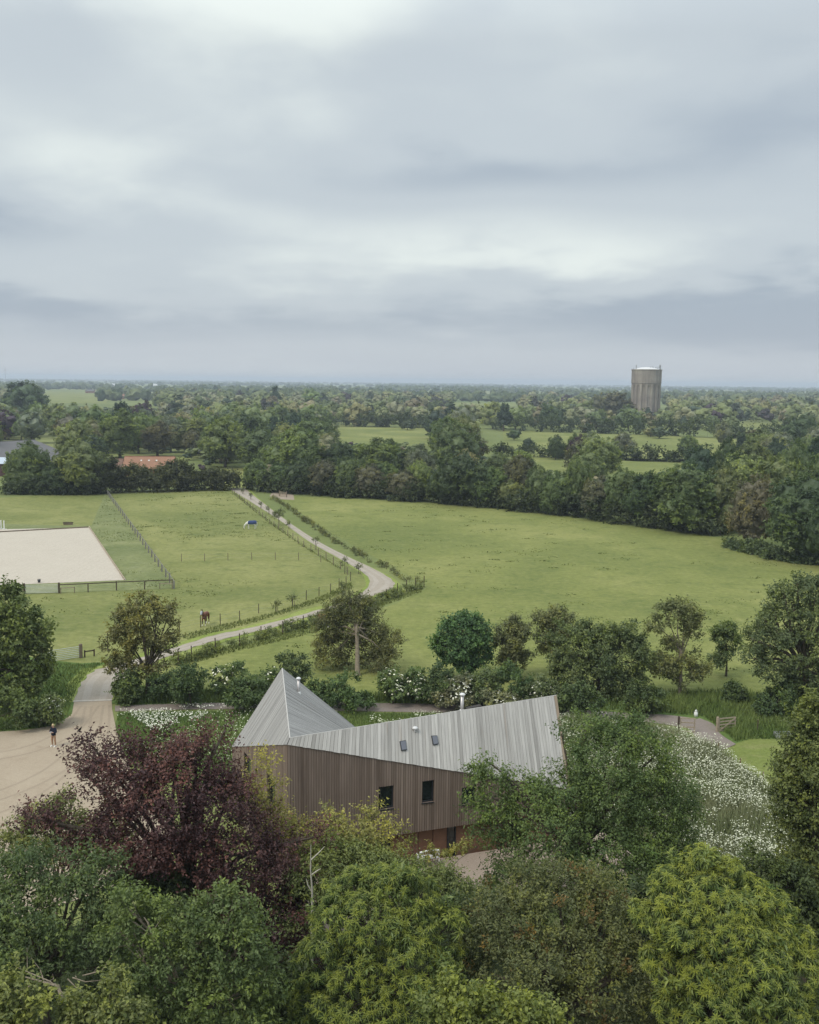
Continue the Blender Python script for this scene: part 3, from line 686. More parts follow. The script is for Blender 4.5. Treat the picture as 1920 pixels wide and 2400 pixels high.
# ---- front and left walls: battens with openings cut out
ZB = 2.6
def wall_coords(p): d = (np.asarray(p) - HC); return d @ HD, p[2]
WIN = []
for (u0, v0, u1, v1) in ((891, 1844, 922.5, 1893), (988, 1831, 1016, 1878), (1083, 1846, 1113, 1868)):
    a = wall_coords(onwall(u0, v0)); b = wall_coords(onwall(u1, v1)); WIN.append((a[0], b[0], b[1], a[1]))
WIN[2] = (WIN[2][0], WIN[2][1], WIN[2][3] - 1.05, WIN[2][3])
def batten_wall(o, d, nrm_out, length, ztop, zbot, openings, name, pitch=0.145, depth=0.22):
    """o: lower corner (local), d: along, nrm_out: outwards"""
    back = MB(); rib = MB(); n = int(length / pitch); tone = 0.5
    for i in range(n):
        s0 = i * length / n; s1 = (i + 1) * length / n; sm = (s0 + s1) / 2
        zt = ztop(sm) - 0.02; segs = [(zbot(sm), zt)]
        for (a, b, z0, z1) in openings:
            if a <= sm <= b:
                ns = []
                for (x, y) in segs:
                    if z0 > x: ns.append((x, min(y, z0)))
                    if z1 < y: ns.append((max(x, z1), y))
                segs = [q for q in ns if q[1] - q[0] > 0.02]
        tone = np.clip(0.45 + 0.5 * (tone - 0.45) + rng.normal() * 0.13, 0, 1)
        jut = 0.022 + 0.008 * rng.random()
        for (x, y) in segs:
            A = o + d * s0; B = o + d * s1
            q = [A - nrm_out * depth, B - nrm_out * depth, B, A]
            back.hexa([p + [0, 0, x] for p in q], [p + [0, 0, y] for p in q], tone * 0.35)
            wv2 = (s1 - s0) * 0.16; A2 = o + d * (s0 + wv2); B2 = o + d * (s1 - wv2)
            q = [A2 + nrm_out * 0.001, B2 + nrm_out * 0.001, B2 + nrm_out * jut, A2 + nrm_out * jut]
            U = np.zeros((6, 4, 2)); w = s1 - s0
            U[:, :, 0] = s0 * 1.7; U[4] = U[4] * 0 + np.array([(s0 * 1.7 + w, x), (s0 * 1.7, x), (s0 * 1.7, y), (s0 * 1.7 + w, y)])
            U[2] = np.array([(s0 * 1.7, x), (s0 * 1.7 + w, x), (s0 * 1.7 + w, y), (s0 * 1.7, y)]) ; U[3] = U[2]; U[5] = U[2]
            rib.hexa([p + [0, 0, x - 0.01] for p in q], [p + [0, 0, y] for p in q], tone, U)
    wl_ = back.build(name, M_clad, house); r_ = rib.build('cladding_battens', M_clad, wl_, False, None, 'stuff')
    return wl_
LF = np.linalg.norm((HF - HC)[:2]); LBk = np.linalg.norm((HB - HC)[:2])
zf = lambda s: HC[2] + (HF[2] - HC[2]) * s / LF
zl = lambda s: HC[2] + (HB[2] - HC[2]) * s / LBk
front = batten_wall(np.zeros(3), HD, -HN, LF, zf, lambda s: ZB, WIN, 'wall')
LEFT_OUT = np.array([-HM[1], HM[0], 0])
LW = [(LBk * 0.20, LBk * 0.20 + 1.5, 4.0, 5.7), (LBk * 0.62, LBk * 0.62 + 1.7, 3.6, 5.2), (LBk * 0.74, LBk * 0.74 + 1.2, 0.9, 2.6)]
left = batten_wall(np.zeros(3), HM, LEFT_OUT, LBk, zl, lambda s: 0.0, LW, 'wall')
def window(o, d, out, op, mul=0):
    a, b, z0, z1 = op; fr = MB(); t = 0.06; dep = -0.13
    A = o + d * (a + 0.012) + out * dep; B = o + d * (b - 0.012) + out * dep
    fr.bar(A + [0, 0, z0 + t / 2 + 0.01], B + [0, 0, z0 + t / 2 + 0.01], 0.16, t); fr.bar(A + [0, 0, z1 - t / 2 - 0.01], B + [0, 0, z1 - t / 2 - 0.01], 0.16, t)
    for k in (A + d * t / 2, B - d * t / 2): fr.bar(k + [0, 0, z0 + t + 0.012], k + [0, 0, z1 - t - 0.012], 0.06, 0.16, 0.5, out)
    fr.bar(o + d * a + out * 0.02 + [0, 0, z0 - 0.03], o + d * b + out * 0.02 + [0, 0, z0 - 0.03], 0.10, 0.05)
    w = fr.build('window', M_frame, house)
    gl = MB(); q = A + d * t + out * -0.02; r_ = B - d * t + out * -0.02
    gl.bar(q + [0, 0, (z0 + z1) / 2], r_ + [0, 0, (z0 + z1) / 2], 0.012, z1 - z0 - 2 * t - 0.03)
    gl.build('pane', M_glass, w)
    return w
for op in WIN: window(np.zeros(3), HD, -HN, op)
for op in LW: window(np.zeros(3), HM, LEFT_OUT, op)
# dark lining behind the openings
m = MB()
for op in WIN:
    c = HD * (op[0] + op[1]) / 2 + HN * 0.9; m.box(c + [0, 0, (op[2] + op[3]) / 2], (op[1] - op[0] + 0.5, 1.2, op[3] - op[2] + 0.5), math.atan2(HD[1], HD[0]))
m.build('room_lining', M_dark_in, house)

# ---- lower storey, set back under the overhang: panels and full height glazing
S0 = 0.30; GZ = 0.0
def wall_s(u, v): return wall_coords(onwall(u, v, S0))[0]
sl_ = [(0.02, wall_s(885, 2000), 'p'), (wall_s(885, 2000), wall_s(915, 2000), 'g'), (wall_s(915, 2000), wall_s(932, 1990), 'p'), (wall_s(932, 1990), wall_s(967, 1990), 'p'),
       (wall_s(967, 1990), wall_s(981, 1990), 'd'), (wall_s(981, 1990), wall_s(1015, 1990), 'd'), (wall_s(1015, 1990), wall_s(1048, 1990), 'p'),
       (wall_s(1048, 1980), wall_s(1068, 1980), 'g'), (wall_s(1068, 1980), wall_s(1145, 1980), 'p'), (wall_s(1145, 1980), LF - 0.1, 'p')]
lo = MB(); lo.bar(HN * 0.55 + [0, 0, 1.3], HD * (LF - 0.05) + HN * 0.55 + [0, 0, 1.3], 0.12, 2.58)
lower = lo.build('lower_wall', M_dark_in, house)
for (a, b, k) in sl_:
    mb = MB()
    if k in 'pd':
        mb.bar(HD * (a + 0.015) + HN * (S0 + 0.05 + (0.03 if k == 'd' else 0)) + [0, 0, 1.29], HD * (b - 0.015) + HN * (S0 + 0.05 + (0.03 if k == 'd' else 0)) + [0, 0, 1.29], 0.06, 2.56)
        mb.build('wall_panel', M_panel, lower)
    else:
        for e in (a + 0.03, b - 0.03): mb.bar(HD * e + HN * (S0 + 0.03) + [0, 0, 0.02], HD * e + HN * (S0 + 0.03) + [0, 0, 2.56], 0.06, 0.1, 0.5, HN)
        mb.bar(HD * a + HN * (S0 + 0.03) + [0, 0, 0.05], HD * b + HN * (S0 + 0.03) + [0, 0, 0.05], 0.1, 0.07)
        gd = mb.build('glazed_door', M_frame, house)
        gb = MB(); gb.bar(HD * (a + 0.06) + HN * (S0 + 0.06) + [0, 0, 1.3], HD * (b - 0.06) + HN * (S0 + 0.06) + [0, 0, 1.3], 0.012, 2.4); gb.build('pane', M_glass, gd)
m = MB(); m.add([HN * 0.21 + [0, 0, ZB - 0.004], HD * LF + HN * 0.21 + [0, 0, ZB - 0.004], HD * LF + HN * 0.62 + [0, 0, ZB - 0.004], HN * 0.62 + [0, 0, ZB - 0.004]], [[0, 3, 2, 1]]); m.build('soffit', M_under, house)
# gable ends and courtyard walls, closing the house
m = MB()
def gable(tri, zfoot=0.0):
    tri = [loc(p) for p in tri]
    for i in range(len(tri) - 1):
        p, q = tri[i], tri[i + 1]; m.poly([[p[0], p[1], zfoot], [q[0], q[1], zfoot], q - [0, 0, 0.06], p - [0, 0, 0.06]], 0.45)
gable([HF, HE, HG2]); gable([HB, HA, HGi]); gable([HGi, HI, HG2])
m.build('end_wall', M_clad, house)
# ---- flues, vent cowl, roof windows
def flue(p, h, r, label):
    mb = MB(); p = loc(p)
    mb.lathe([(0, -0.6), (r, -0.6), (r, h - 0.14), (r * 0.8, h - 0.14), (r * 0.8, h - 0.05), (0, h - 0.05)], 14)
    f = mb.build('flue', M_flue, house, True, p); f['label'] = label
    cb = MB(); cb.lathe([(0, h + 0.07), (r * 1.0, h + 0.05), (r * 1.75, h - 0.02), (r * 1.75, h - 0.05), (0, h - 0.06)], 14); cb.build('flue_cap', M_cap, f, True)
    cb = MB(); cb.lathe([(r * 1.02, 0.16), (r * 1.3, 0.14), (r * 1.75, 0.0), (r * 1.9, -0.12)], 14); cb.build('flue_collar', M_cap, f, True)
    return f
def on_plane(u, v, p, nrm):
    q = ray(u, v); return C0 + q * (((p - C0) @ nrm) / (q @ nrm))
nB = unit(np.cross(HGi - HA, HC2 - HA)); pf = on_plane(700, 1626, HA, nB)
flue(pf, 1.05, 0.095, 'steel flue standing on the pointed peak')
pf2 = at(1083, 1668, HE[1] + 0.2) ; pf2 = at(1083, 1668, 62.4)
flue(pf2, 1.15, 0.11, 'taller flue rising behind the long ridge')
n2 = unit(np.cross(HF - HC, HE - HC)); n2 = n2 if n2[2] > 0 else -n2
for (c4) in ([(935.5, 1739), (949, 1736.5), (952, 1759.5), (939.5, 1761)], [(1009.5, 1726), (1023, 1725.5), (1026, 1746), (1014, 1748)]):
    q = [loc(on_plane(u, v, HC, n2)) for u, v in c4]; cc = sum(q) / 4
    mb = MB(); mb.hexa([x + n2 * 0.02 for x in (q[3], q[2], q[1], q[0])], [x + n2 * 0.13 for x in (q[3], q[2], q[1], q[0])]); rl = mb.build('roof_window', M_frame, house)
    mb = MB(); g4 = [cc + (x - cc) * 0.86 for x in (q[3], q[2], q[1], q[0])]; mb.hexa([x + n2 * 0.131 for x in g4], [x + n2 * 0.14 for x in g4]); mb.build('pane', M_roofglass, rl)
pv_ = loc(on_plane(973, 1716, HC, n2)); mb = MB(); mb.lathe([(0, -0.2), (0.10, -0.2), (0.10, 0.22), (0.0, 0.22)], 10)
vc = mb.build('vent_pipe', M_flue, house, True, pv_); mb = MB(); mb.lathe([(0, 0.34), (0.12, 0.32), (0.17, 0.25), (0.17, 0.20), (0, 0.20)], 10); mb.build('vent_cap', M_cap, vc, True)
pb = loc(at(1108, 1659, 62.6)); mb = MB(); mb.bar(pb + HD * -0.45, pb + HD * 0.55 + [0, 0, 0.10], 0.3, 0.09); mb.build('ridge_vent', M_under, house)

# ---- terrace along the front, deck and rail beside the left wall, things standing there
tp = [HC + HD * 0.4 - HN * 0.02, HC + HD * (LF + 2.5) - HN * 0.02, HC + HD * (LF + 2.5) - HN * 3.6, HC + HD * 0.4 - HN * 3.6]
m = MB(); zt = 0.78
b4 = [np.array([p[0], p[1], 0.0]) for p in tp]; b4[2] = b4[2] - HN * 1.0; b4[3] = b4[3] - HN * 1.0
order = [0, 3, 2, 1]
m.hexa([b4[i] for i in order], [np.array([tp[i][0], tp[i][1], zt]) for i in order]); m.build('terrace', M_paving, None, False, None, 'structure')
# ------------------------------------------------------------------ people and horses (skinned skeletons)
def skin_mesh(name, pts, edges, radii, root, sub=2):
    me = bpy.data.meshes.new(name); me.from_pydata([tuple(p) for p in pts], edges, [])
    o = bpy.data.objects.new(name, me); COL.objects.link(o)
    sk = o.modifiers.new('skin', 'SKIN'); ss = o.modifiers.new('sub', 'SUBSURF'); ss.levels = sub; ss.render_levels = sub
    if not me.skin_vertices: 
        lay = None
    for i, sv in enumerate(me.skin_vertices[0].data):
        r = radii[i]; sv.radius = r if isinstance(r, tuple) else (r, r); sv.use_root = (i == root)
    bpy.context.view_layer.update()
    dg = bpy.context.evaluated_depsgraph_get()
    nm = bpy.data.meshes.new_from_object(o.evaluated_get(dg)); nm.name = name
    bpy.data.objects.remove(o); bpy.data.meshes.remove(me)
    nm.polygons.foreach_set('use_smooth', [True] * len(nm.polygons))
    return nm
def paint(me, mats, fn):
    for mm in mats: me.materials.append(mm)
    co = np.zeros(len(me.vertices) * 3); me.vertices.foreach_get('co', co); co = co.reshape(-1, 3)
    me.polygons.foreach_set('material_index', [int(fn(co[list(p.vertices)].mean(0))) for p in me.polygons]); me.update()
M_skin = plain('skin', (0.42, 0.27, 0.20), 0.6, 0.3, 0, 0.05)
M_jumper = plain('navy_jumper', (0.014, 0.017, 0.030), 0.9, 0.1, 0, 0.2, 8.0)
M_trouser = plain('tan_trousers', (0.34, 0.21, 0.135), 0.9, 0.1, 0, 0.15, 6.0)
M_shoe = plain('white_shoe', (0.66, 0.63, 0.58), 0.6, 0.3, 0, 0.05)
M_hair = plain('fair_hair', (0.46, 0.36, 0.20), 0.7, 0.3, 0, 0.15, 20.0)
def add_me(name, me, parent, loc_=None): return link(name, me, parent, loc_)
pg = G(126.5, 1749, 0.046)
person = thing('person', 'person in dark navy jumper and tan trousers standing on the gravel yard', 'person', pg, math.radians(-18))
# faces -Y (towards the camera); head bowed over what the hands hold
J = {'pel': (0, 0, .97), 'wst': (0, .01, 1.10), 'chs': (0, .02, 1.30), 'nek': (0, .0, 1.48), 'hd1': (0, -.03, 1.56), 'hd2': (0, -.045, 1.66), 'hd3': (0, -.03, 1.745),
     'hpl': (-.10, 0, .93), 'knl': (-.13, -.02, .50), 'anl': (-.14, .02, .09), 'tol': (-.16, -.15, .04), 'hpr': (.10, 0, .93), 'knr': (.13, -.02, .50), 'anr': (.15, .02, .09), 'tor': (.18, -.15, .04),
     'shl': (-.19, .02, 1.42), 'ell': (-.29, -.03, 1.14), 'wrl': (-.13, -.27, 1.20), 'hal': (-.085, -.31, 1.21), 'shr': (.19, .02, 1.42), 'elr': (.29, -.03, 1.14), 'wrr': (.13, -.27, 1.20), 'har': (.085, -.31, 1.21)}
Rr = {'pel': (.165, .125), 'wst': (.175, .13), 'chs': (.20, .14), 'nek': .058, 'hd1': (.072, .085), 'hd2': (.078, .095), 'hd3': (.05, .06), 'hpl': .105, 'hpr': .105, 'knl': .078, 'knr': .078, 'anl': .046, 'anr': .046, 'tol': .035, 'tor': .035,
      'shl': .085, 'shr': .085, 'ell': .075, 'elr': .075, 'wrl': .038, 'wrr': .038, 'hal': .034, 'har': .034}
E_ = [('pel', 'wst'), ('wst', 'chs'), ('chs', 'nek'), ('nek', 'hd1'), ('hd1', 'hd2'), ('hd2', 'hd3'), ('pel', 'hpl'), ('hpl', 'knl'), ('knl', 'anl'), ('anl', 'tol'), ('pel', 'hpr'), ('hpr', 'knr'), ('knr', 'anr'), ('anr', 'tor'),
      ('chs', 'shl'), ('shl', 'ell'), ('ell', 'wrl'), ('wrl', 'hal'), ('chs', 'shr'), ('shr', 'elr'), ('elr', 'wrr'), ('wrr', 'har')]
ks = list(J); ix = {k: i for i, k in enumerate(ks)}
def pfn(c):
    x, y, z = c
    if z > 1.50: return 0
    if y < -.245 and z > 1.1: return 0
    if z > .90: return 1
    if z > .10: return 2
    return 3
pts_, ed_, ra_ = [J[k] for k in ks], [(ix[a], ix[b]) for a, b in E_], [Rr[k] for k in ks]
# five fingers on each hand, chained from inside the palm
for s, hk in ((-1, 'hal'), (1, 'har')):
    b0 = np.array(J[hk])
    for f in range(4):
        o_ = b0 + [s * -.005, -.01 - .004 * f, .022 - .016 * f]; i0 = len(pts_)
        pts_ += [tuple(o_ + [-s * .020, -.030, 0]), tuple(o_ + [-s * .045, -.036 + .004 * abs(f - 1), -.006])]
        ra_ += [.0095, .0075]; ed_ += [(ix[hk], i0), (i0, i0 + 1)]
    i0 = len(pts_); pts_ += [tuple(b0 + [-s * .012, -.004, .038]), tuple(b0 + [-s * .038, -.018, .046])]; ra_ += [.011, .0085]; ed_ += [(ix[hk], i0), (i0, i0 + 1)]
me = skin_mesh('body', pts_, ed_, ra_, 0, 2); paint(me, [M_skin, M_jumper, M_trouser, M_shoe], pfn); body = add_me('body', me, person)
hb = MB()
hb.lathe([(0.0, .118), (.05, .105), (.085, .065), (.100, .01), (.095, -.03), (.085, -.045)], 14, (0, 0, 0), 0.5, lambda r, z, a: r * (1 - 0.08 * np.sin(a) ** 2 + 0.1 * np.cos(a * 7) * 0.15))
hair = hb.build('hair', M_hair, person, True, (0, -.018, 1.70)); hair.rotation_euler = (math.radians(14), 0, 0)
fb = MB(); fb.box((0, -.135, 1.625), (.022, .03, .04)); fb.box((-.082, -.04, 1.64), (.012, .03, .05)); fb.box((.082, -.04, 1.64), (.012, .03, .05)); fb.build('nose_and_ears', M_skin, person)
fb = MB(); fb.box((-.03, -.137, 1.66), (.022, .006, .01)); fb.box((.03, -.137, 1.66), (.022, .006, .01)); fb.box((0, -.13, 1.585), (.04, .006, .008)); fb.build('face_features', M_frame, person)
for s in (-1, 1):
    sb = MB(); sb.hexa([(s * .155 - .05, -.20, -.001), (s * .155 + .05, -.20, -.001), (s * .145 + .045, .09, -.001), (s * .145 - .045, .09, -.001)], [(s * .155 - .035, -.18, .06), (s * .155 + .035, -.18, .06), (s * .145 + .045, .08, .11), (s * .145 - .045, .08, .11)]); sb.build('shoe', M_shoe, person)
hw = MB(); hw.lathe([(.150, .0), (.178, .03), (.182, .12), (.176, .2)], 18, (0, 0.01, .87), 0.5, lambda r, z, a: r * (1 - .24 * np.sin(a) ** 2)); hw.build('jumper_hem', M_jumper, person, True)
ctrl = MB(); ctrl.box((0, 0, 0), (.15, .10, .035)); ctrl.box((-.055, -.005, .024), (.03, .03, .02)); ctrl.box((.055, -.005, .024), (.03, .03, .02)); ctrl.bar((-.05, .05, 0), (-.05, .13, .05), .012, .012); ctrl.bar((.05, .05, 0), (.05, .13, .05), .012, .012); ctrl.box((0, .06, .04), (.09, .012, .07))
cR = np.array([math.cos(math.radians(-18)), math.sin(math.radians(-18))]); cl_ = np.array([0, -.345, 1.215])
co = ctrl.build('handheld_controller', plain('grey_plastic', (0.33, 0.33, 0.34), 0.5, 0.4), None, False, (pg[0] + cl_[0] * cR[0] - cl_[1] * cR[1], pg[1] + cl_[0] * cR[1] + cl_[1] * cR[0], pg[2] + cl_[2]))
co.rotation_euler = (0, 0, math.radians(-18)); tag(co, 'small grey handheld controller in the hands of the standing person', 'controller')

# ---- horses: +X is forward, withers about 1.55 m
def horse_mesh(graze):
    P = {'rmp': (-.72, 0, 1.32), 'hip': (-.45, 0, 1.33), 'mid': (0, 0, 1.22), 'bar': (.32, 0, 1.24), 'wit': (.52, 0, 1.36), 'brs': (.72, 0, 1.15), 'nk1': (.90, 0, 1.45), 'nk2': (1.10, 0, 1.75), 'pol': (1.22, 0, 1.92), 'fac': (1.40, 0, 1.72), 'muz': (1.56, 0, 1.50), 'nos': (1.60, 0, 1.42)}
    if graze: P.update({'nk1': (.98, 0, 1.10), 'nk2': (1.22, 0, .80), 'pol': (1.36, 0, .60), 'fac': (1.42, 0, .36), 'muz': (1.40, 0, .12), 'nos': (1.38, 0, .05)})
    R_ = {'rmp': (.20, .24), 'hip': (.29, .31), 'mid': (.30, .33), 'bar': (.27, .33), 'wit': (.20, .29), 'brs': (.18, .24), 'nk1': (.13, .22), 'nk2': (.10, .17), 'pol': (.095, .13), 'fac': (.085, .12), 'muz': (.062, .075), 'nos': (.05, .055)}
    ch = ['rmp', 'hip', 'mid', 'bar', 'wit', 'brs']; E = list(zip(ch[:-1], ch[1:])) + [('wit', 'nk1') if not graze else ('brs', 'nk1'), ('nk1', 'nk2'), ('nk2', 'pol'), ('pol', 'fac'), ('fac', 'muz'), ('muz', 'nos')]
    for s, q in ((-1, 'l'), (1, 'r')):
        o = .10 if s > 0 else -.06
        P.update({'st' + q: (-.62, s * .17, 1.05), 'hk0' + q: (-.52, s * .19, .80), 'hk' + q: (-.80 + o, s * .18, .55), 'pas' + q: (-.74 + o, s * .18, .16), 'hf' + q: (-.69 + o, s * .18, .03)})
        R_.update({'st' + q: (.17, .20), 'hk0' + q: (.11, .13), 'hk' + q: .058, 'pas' + q: .045, 'hf' + q: .062}); E += [('hip', 'st' + q), ('st' + q, 'hk0' + q), ('hk0' + q, 'hk' + q), ('hk' + q, 'pas' + q), ('pas' + q, 'hf' + q)]
        P.update({'el' + q: (.58, s * .15, .92), 'kn' + q: (.60 - o, s * .15, .50), 'fp' + q: (.59 - o, s * .15, .15), 'ff' + q: (.63 - o, s * .15, .03)})
        R_.update({'el' + q: (.11, .13), 'kn' + q: .058, 'fp' + q: .042, 'ff' + q: .062}); E += [('brs', 'el' + q), ('el' + q, 'kn' + q), ('kn' + q, 'fp' + q), ('fp' + q, 'ff' + q)]
    ks = list(P); ix = {k: i for i, k in enumerate(ks)}
    return skin_mesh('body', [P[k] for k in ks], [(ix[a], ix[b]) for a, b in E], [R_[k] for k in ks], ix['mid'], 1), P
def horse(name, label, loc_, rz, coat, dark, sock, graze, rug=None, mask=None, group=None, blaze=None):
    t = thing(name, label, 'horse', loc_, rz, group); me, P = horse_mesh(graze)
    def fn(c):
        if c[2] < .26 and (graze is False or c[0] < 1.1): return 2
        if c[2] < .62 and c[0] < 1.0: return 1
        return 0
    paint(me, [coat, dark, sock], fn); add_me('body', me, t)
    hp = np.array(P['pol']); mb = MB()
    for s in (-1, 1):
        b = hp + [-.02, s * .06, .08 if not graze else .05]; e = b + ([.0, s * .03, .17] if not graze else [-.10, s * .05, .06])
        mb.tube([b, (b + e) / 2, e], [.035, .032, .006], 5)
    mb.build('ears', dark, t)
    mb = MB(); ck = [P['wit'], P['nk1'], P['nk2'], P['pol']] if not graze else [P['brs'], P['nk1'], P['nk2'], P['pol']]
    top = [np.array(q) + ([-.10, 0, .17] if not graze else [.10, 0, .17]) for q in ck]; low = [q + [0, 0.10, -.20] for q in top]
    for i in range(3):
        mb.hexa([low[i] + [0, -.02, 0], low[i + 1] + [0, -.02, 0], low[i + 1] + [0, .03, 0], low[i] + [0, .03, 0]], [top[i] + [0, -.03, 0], top[i + 1] + [0, -.03, 0], top[i + 1] + [0, .02, 0], top[i] + [0, .02, 0]])
    mb.build('mane', dark, t)
    mb = MB(); mb.tube([(-.86, 0, 1.42), (-.99, 0, 1.30), (-1.03, 0, .95), (-1.0, 0, .55)], [.045, .06, .085, .02], 6); mb.build('tail', dark, t, True)
    if rug:
        mb = MB(); xs = np.linspace(-.95, .70, 9); an = np.linspace(-.62, math.pi + .62, 13)
        top_ = [1.22, 1.27, 1.27, 1.25, 1.22, 1.22, 1.24, 1.24, 1.20]; rr = [.30, .36, .39, .40, .40, .40, .38, .35, .30]
        V = np.array([(x, rr[i] * 1.02 * math.cos(a), top_[i] + rr[i] * (1.08 if math.sin(a) > 0 else 1.3) * math.sin(a)) for i, x in enumerate(xs) for a in an]); k = len(an)
        mb.add(V, [[i * k + j, i * k + j + 1, (i + 1) * k + j + 1, (i + 1) * k + j] for i in range(len(xs) - 1) for j in range(k - 1)]); mb.build('rug', rug, t, True)
        mb = MB(); mb.tube([(.62, -.20, .98), (.95, 0, 1.0), (.62, .20, .98)], [.02, .02, .02], 5); mb.build('rug_strap', rug, t)
    if mask:
        mb = MB(); f0, f1, f2 = (np.array(P[q]) for q in ('pol', 'fac', 'muz')); mb.tube([f0 + (f1 - f0) * .15, f1, f1 + (f2 - f1) * .75], [.128, .122, .095], 8, 0.5, False); mb.build('fly_mask', mask, t, True)
    if blaze:
        mb = MB(); f1, f2 = (np.array(P[q]) for q in ('fac', 'nos')); mb.tube([f1, f1 + (f2 - f1) * .6, f2], [.10, .085, .062], 8, 0.5, True); mb.build('pale_muzzle', blaze, t, True)
    return t
M_bay = plain('bay_coat', (0.155, 0.062, 0.034), 0.6, 0.3, 0, 0.2, 2.0, 0.0)
M_baydark = plain('dark_mane', (0.022, 0.014, 0.011), 0.7, 0.2, 0, 0.2, 4.0, 0.0)
M_whitecoat = plain('white_coat', (0.66, 0.64, 0.58), 0.7, 0.2, 0, 0.08, 2.0, 0.0)
M_rug = plain('navy_rug', (0.035, 0.055, 0.14), 0.75, 0.2, 0, 0.25, 3.0, 0.0)
M_chest = plain('chestnut_coat', (0.20, 0.055, 0.027), 0.55, 0.3, 0, 0.2, 2.0, 0.0)
M_mask = plain('grey_fly_mask', (0.36, 0.37, 0.40), 0.7, 0.2, 0, 0.1, 3.0, 0.0)
pb1 = G(482, 1465, 0.015); horse('horse', 'bay horse in a pale fly mask facing the camera beside the lane', pb1, math.radians(-98), M_bay, M_baydark, M_whitecoat, False, None, M_mask)
pb2 = G(590, 1240, 0.015); horse('horse', 'white horse grazing under a navy rug in the upper paddock', pb2, math.radians(186), M_whitecoat, M_whitecoat, M_whitecoat, True, M_rug)
pb3 = G(760, 1470, 0.012); horse('horse', 'chestnut horse by the hedge, half hidden by the tree with the bare pale trunk', pb3, math.radians(-38), M_chest, M_baydark, M_whitecoat, True)

# ------------------------------------------------------------------ fences
def zg(p): return np.array([p[0], p[1], 0.0])
def post_mesh(h, r, mat, seed=0, square=False):
    mb = MB(); rg = np.random.default_rng(seed); lean = rg.normal(size=2) * 0.025
    if square: mb.hexa([(-r, -r, -.2), (r, -r, -.2), (r, r, -.2), (-r, r, -.2)], [(-r + lean[0], -r + lean[1], h), (r + lean[0], -r + lean[1], h), (r + lean[0], r + lean[1], h), (-r + lean[0], r + lean[1], h)])
    else: mb.tube([(0, 0, -.2), (lean[0] * .5, lean[1] * .5, h * .5), (lean[0], lean[1], h)], [r, r, r * .92], 7)
    return mb.mesh('post', mat)
POSTS = {}
def post_fence(name, label, pts, h, r, mat, wires=(), rails=(), square=False, wire_mat=None, rail_mat=None, jitter=0.06, group=None):
    pts = [zg(p) for p in pts]; base = pts[0]
    t = thing(name, label, 'fence', base, 0, group)
    key = (h, r, mat.name, square)
    if key not in POSTS: POSTS[key] = [post_mesh(h, r, mat, s, square) for s in range(4)]
    rg = np.random.default_rng(len(pts))
    for i, p in enumerate(pts):
        o = link('post', POSTS[key][i % 4], t, tuple(p - base)); o.scale = (1, 1, 1 + rg.normal() * jitter); o.rotation_euler = (0, 0, rg.random() * (0.2 if square else 6))
    for z in wires:
        mb = MB()
        for a, b in zip(pts[:-1], pts[1:]): mb.bar(a - base + [0, 0, z], b - base + [0, 0, z], 0.008, 0.012)
        mb.build('wire', wire_mat or M_wire, t)
    for z, w, hh in rails:
        for a, b in zip(pts[:-1], pts[1:]):
            mb = MB(); d = unit(b - a); mb.bar(a - base + [0, 0, z] + d * 0.01, b - base + [0, 0, z] - d * 0.01, w, hh); mb.build('rail', rail_mat or mat, t)
    return t
up_ = [(545, 1156), (585, 1189), (628, 1224), (665, 1250), (713, 1283.5), (760, 1309.5), (795, 1332), (815, 1347)]
Q, _ = polyline([zg(G(u, v)) for u, v in up_], 4.3)
post_fence('post_and_wire_fence', 'post and wire fence along the left side of the upper lane', Q, 1.2, .06, M_post, (0.35, 0.7, 1.05))
low_ = [(822, 1362), (811.6, 1372.6), (795, 1378), (774.5, 1391), (748, 1396.7), (718, 1406), (685.5, 1420.8), (646.5, 1434), (606.5, 1437.5), (562, 1454), (516.7, 1465), (471, 1471), (421, 1484)]
post_fence('post_and_wire_fence', 'sparse post and wire fence between the bay horse and the lower lane', [zg(G(*p)) for p in low_], 1.25, .05, M_post_dark, (0.6, 1.1))
cr_ = [(425.5, 1316), (480, 1315), (534.6, 1313.5), (590.5, 1312.5), (645.4, 1312), (700, 1313.5), (752, 1318)]
post_fence('post_and_wire_fence', 'thin post and wire fence crossing the paddock behind the bay horse', [zg(G(*p)) for p in cr_], 1.25, .05, M_post, (0.5, 1.05))
Q, _ = polyline([zg(G(247, 1153)), zg(G(408, 1380))], 4.4)
post_fence('post_and_rail_fence', 'long grey fence running diagonally down to the corner of the sand arena', Q, 1.2, .09, plain('grey_post', (0.20, 0.19, 0.18), 0.9, 0.1), (0.25, 0.5, 0.75), ((1.12, .05, .10),), True)
Q, _ = polyline([zg(G(139, 1391)), zg(G(198, 1388.5)), zg(G(269, 1384.5)), zg(G(339, 1381.5)), zg(G(404, 1379))], 4.0)
post_fence('post_and_rail_fence', 'dark rail fence along the near edge of the sand arena, right of its gate', Q, 1.22, .06, M_post_dark, (0.5, 0.8), ((1.17, .06, .12),), True)
Q, _ = polyline([zg(G(57.5, 1392.5)), zg(G(-120, 1399))], 4.0)
post_fence('post_and_rail_fence', 'dark rail fence along the near edge of the sand arena, left of its gate', Q, 1.22, .06, M_post_dark, (0.5, 0.8), ((1.17, .06, .12),), True)
def low_rail(a, b, label):
    pts = [zg(G(*a)), zg(G(*b))]; t = thing('low_rail', label, 'rail', pts[0]); d = pts[1] - pts[0]
    for p in (d * 0, d): mb = MB(); mb.box(p + [0, 0, .40], (.08, .08, .9)); mb.build('post', M_post, t)
    mb = MB(); mb.bar(d * .02 + [0, 0, .78], d * .98 + [0, 0, .78], .05, .09); mb.build('rail', M_rail, t)
low_rail((19, 1395), (53, 1394), 'low wooden rail in the grass left of the arena gate')
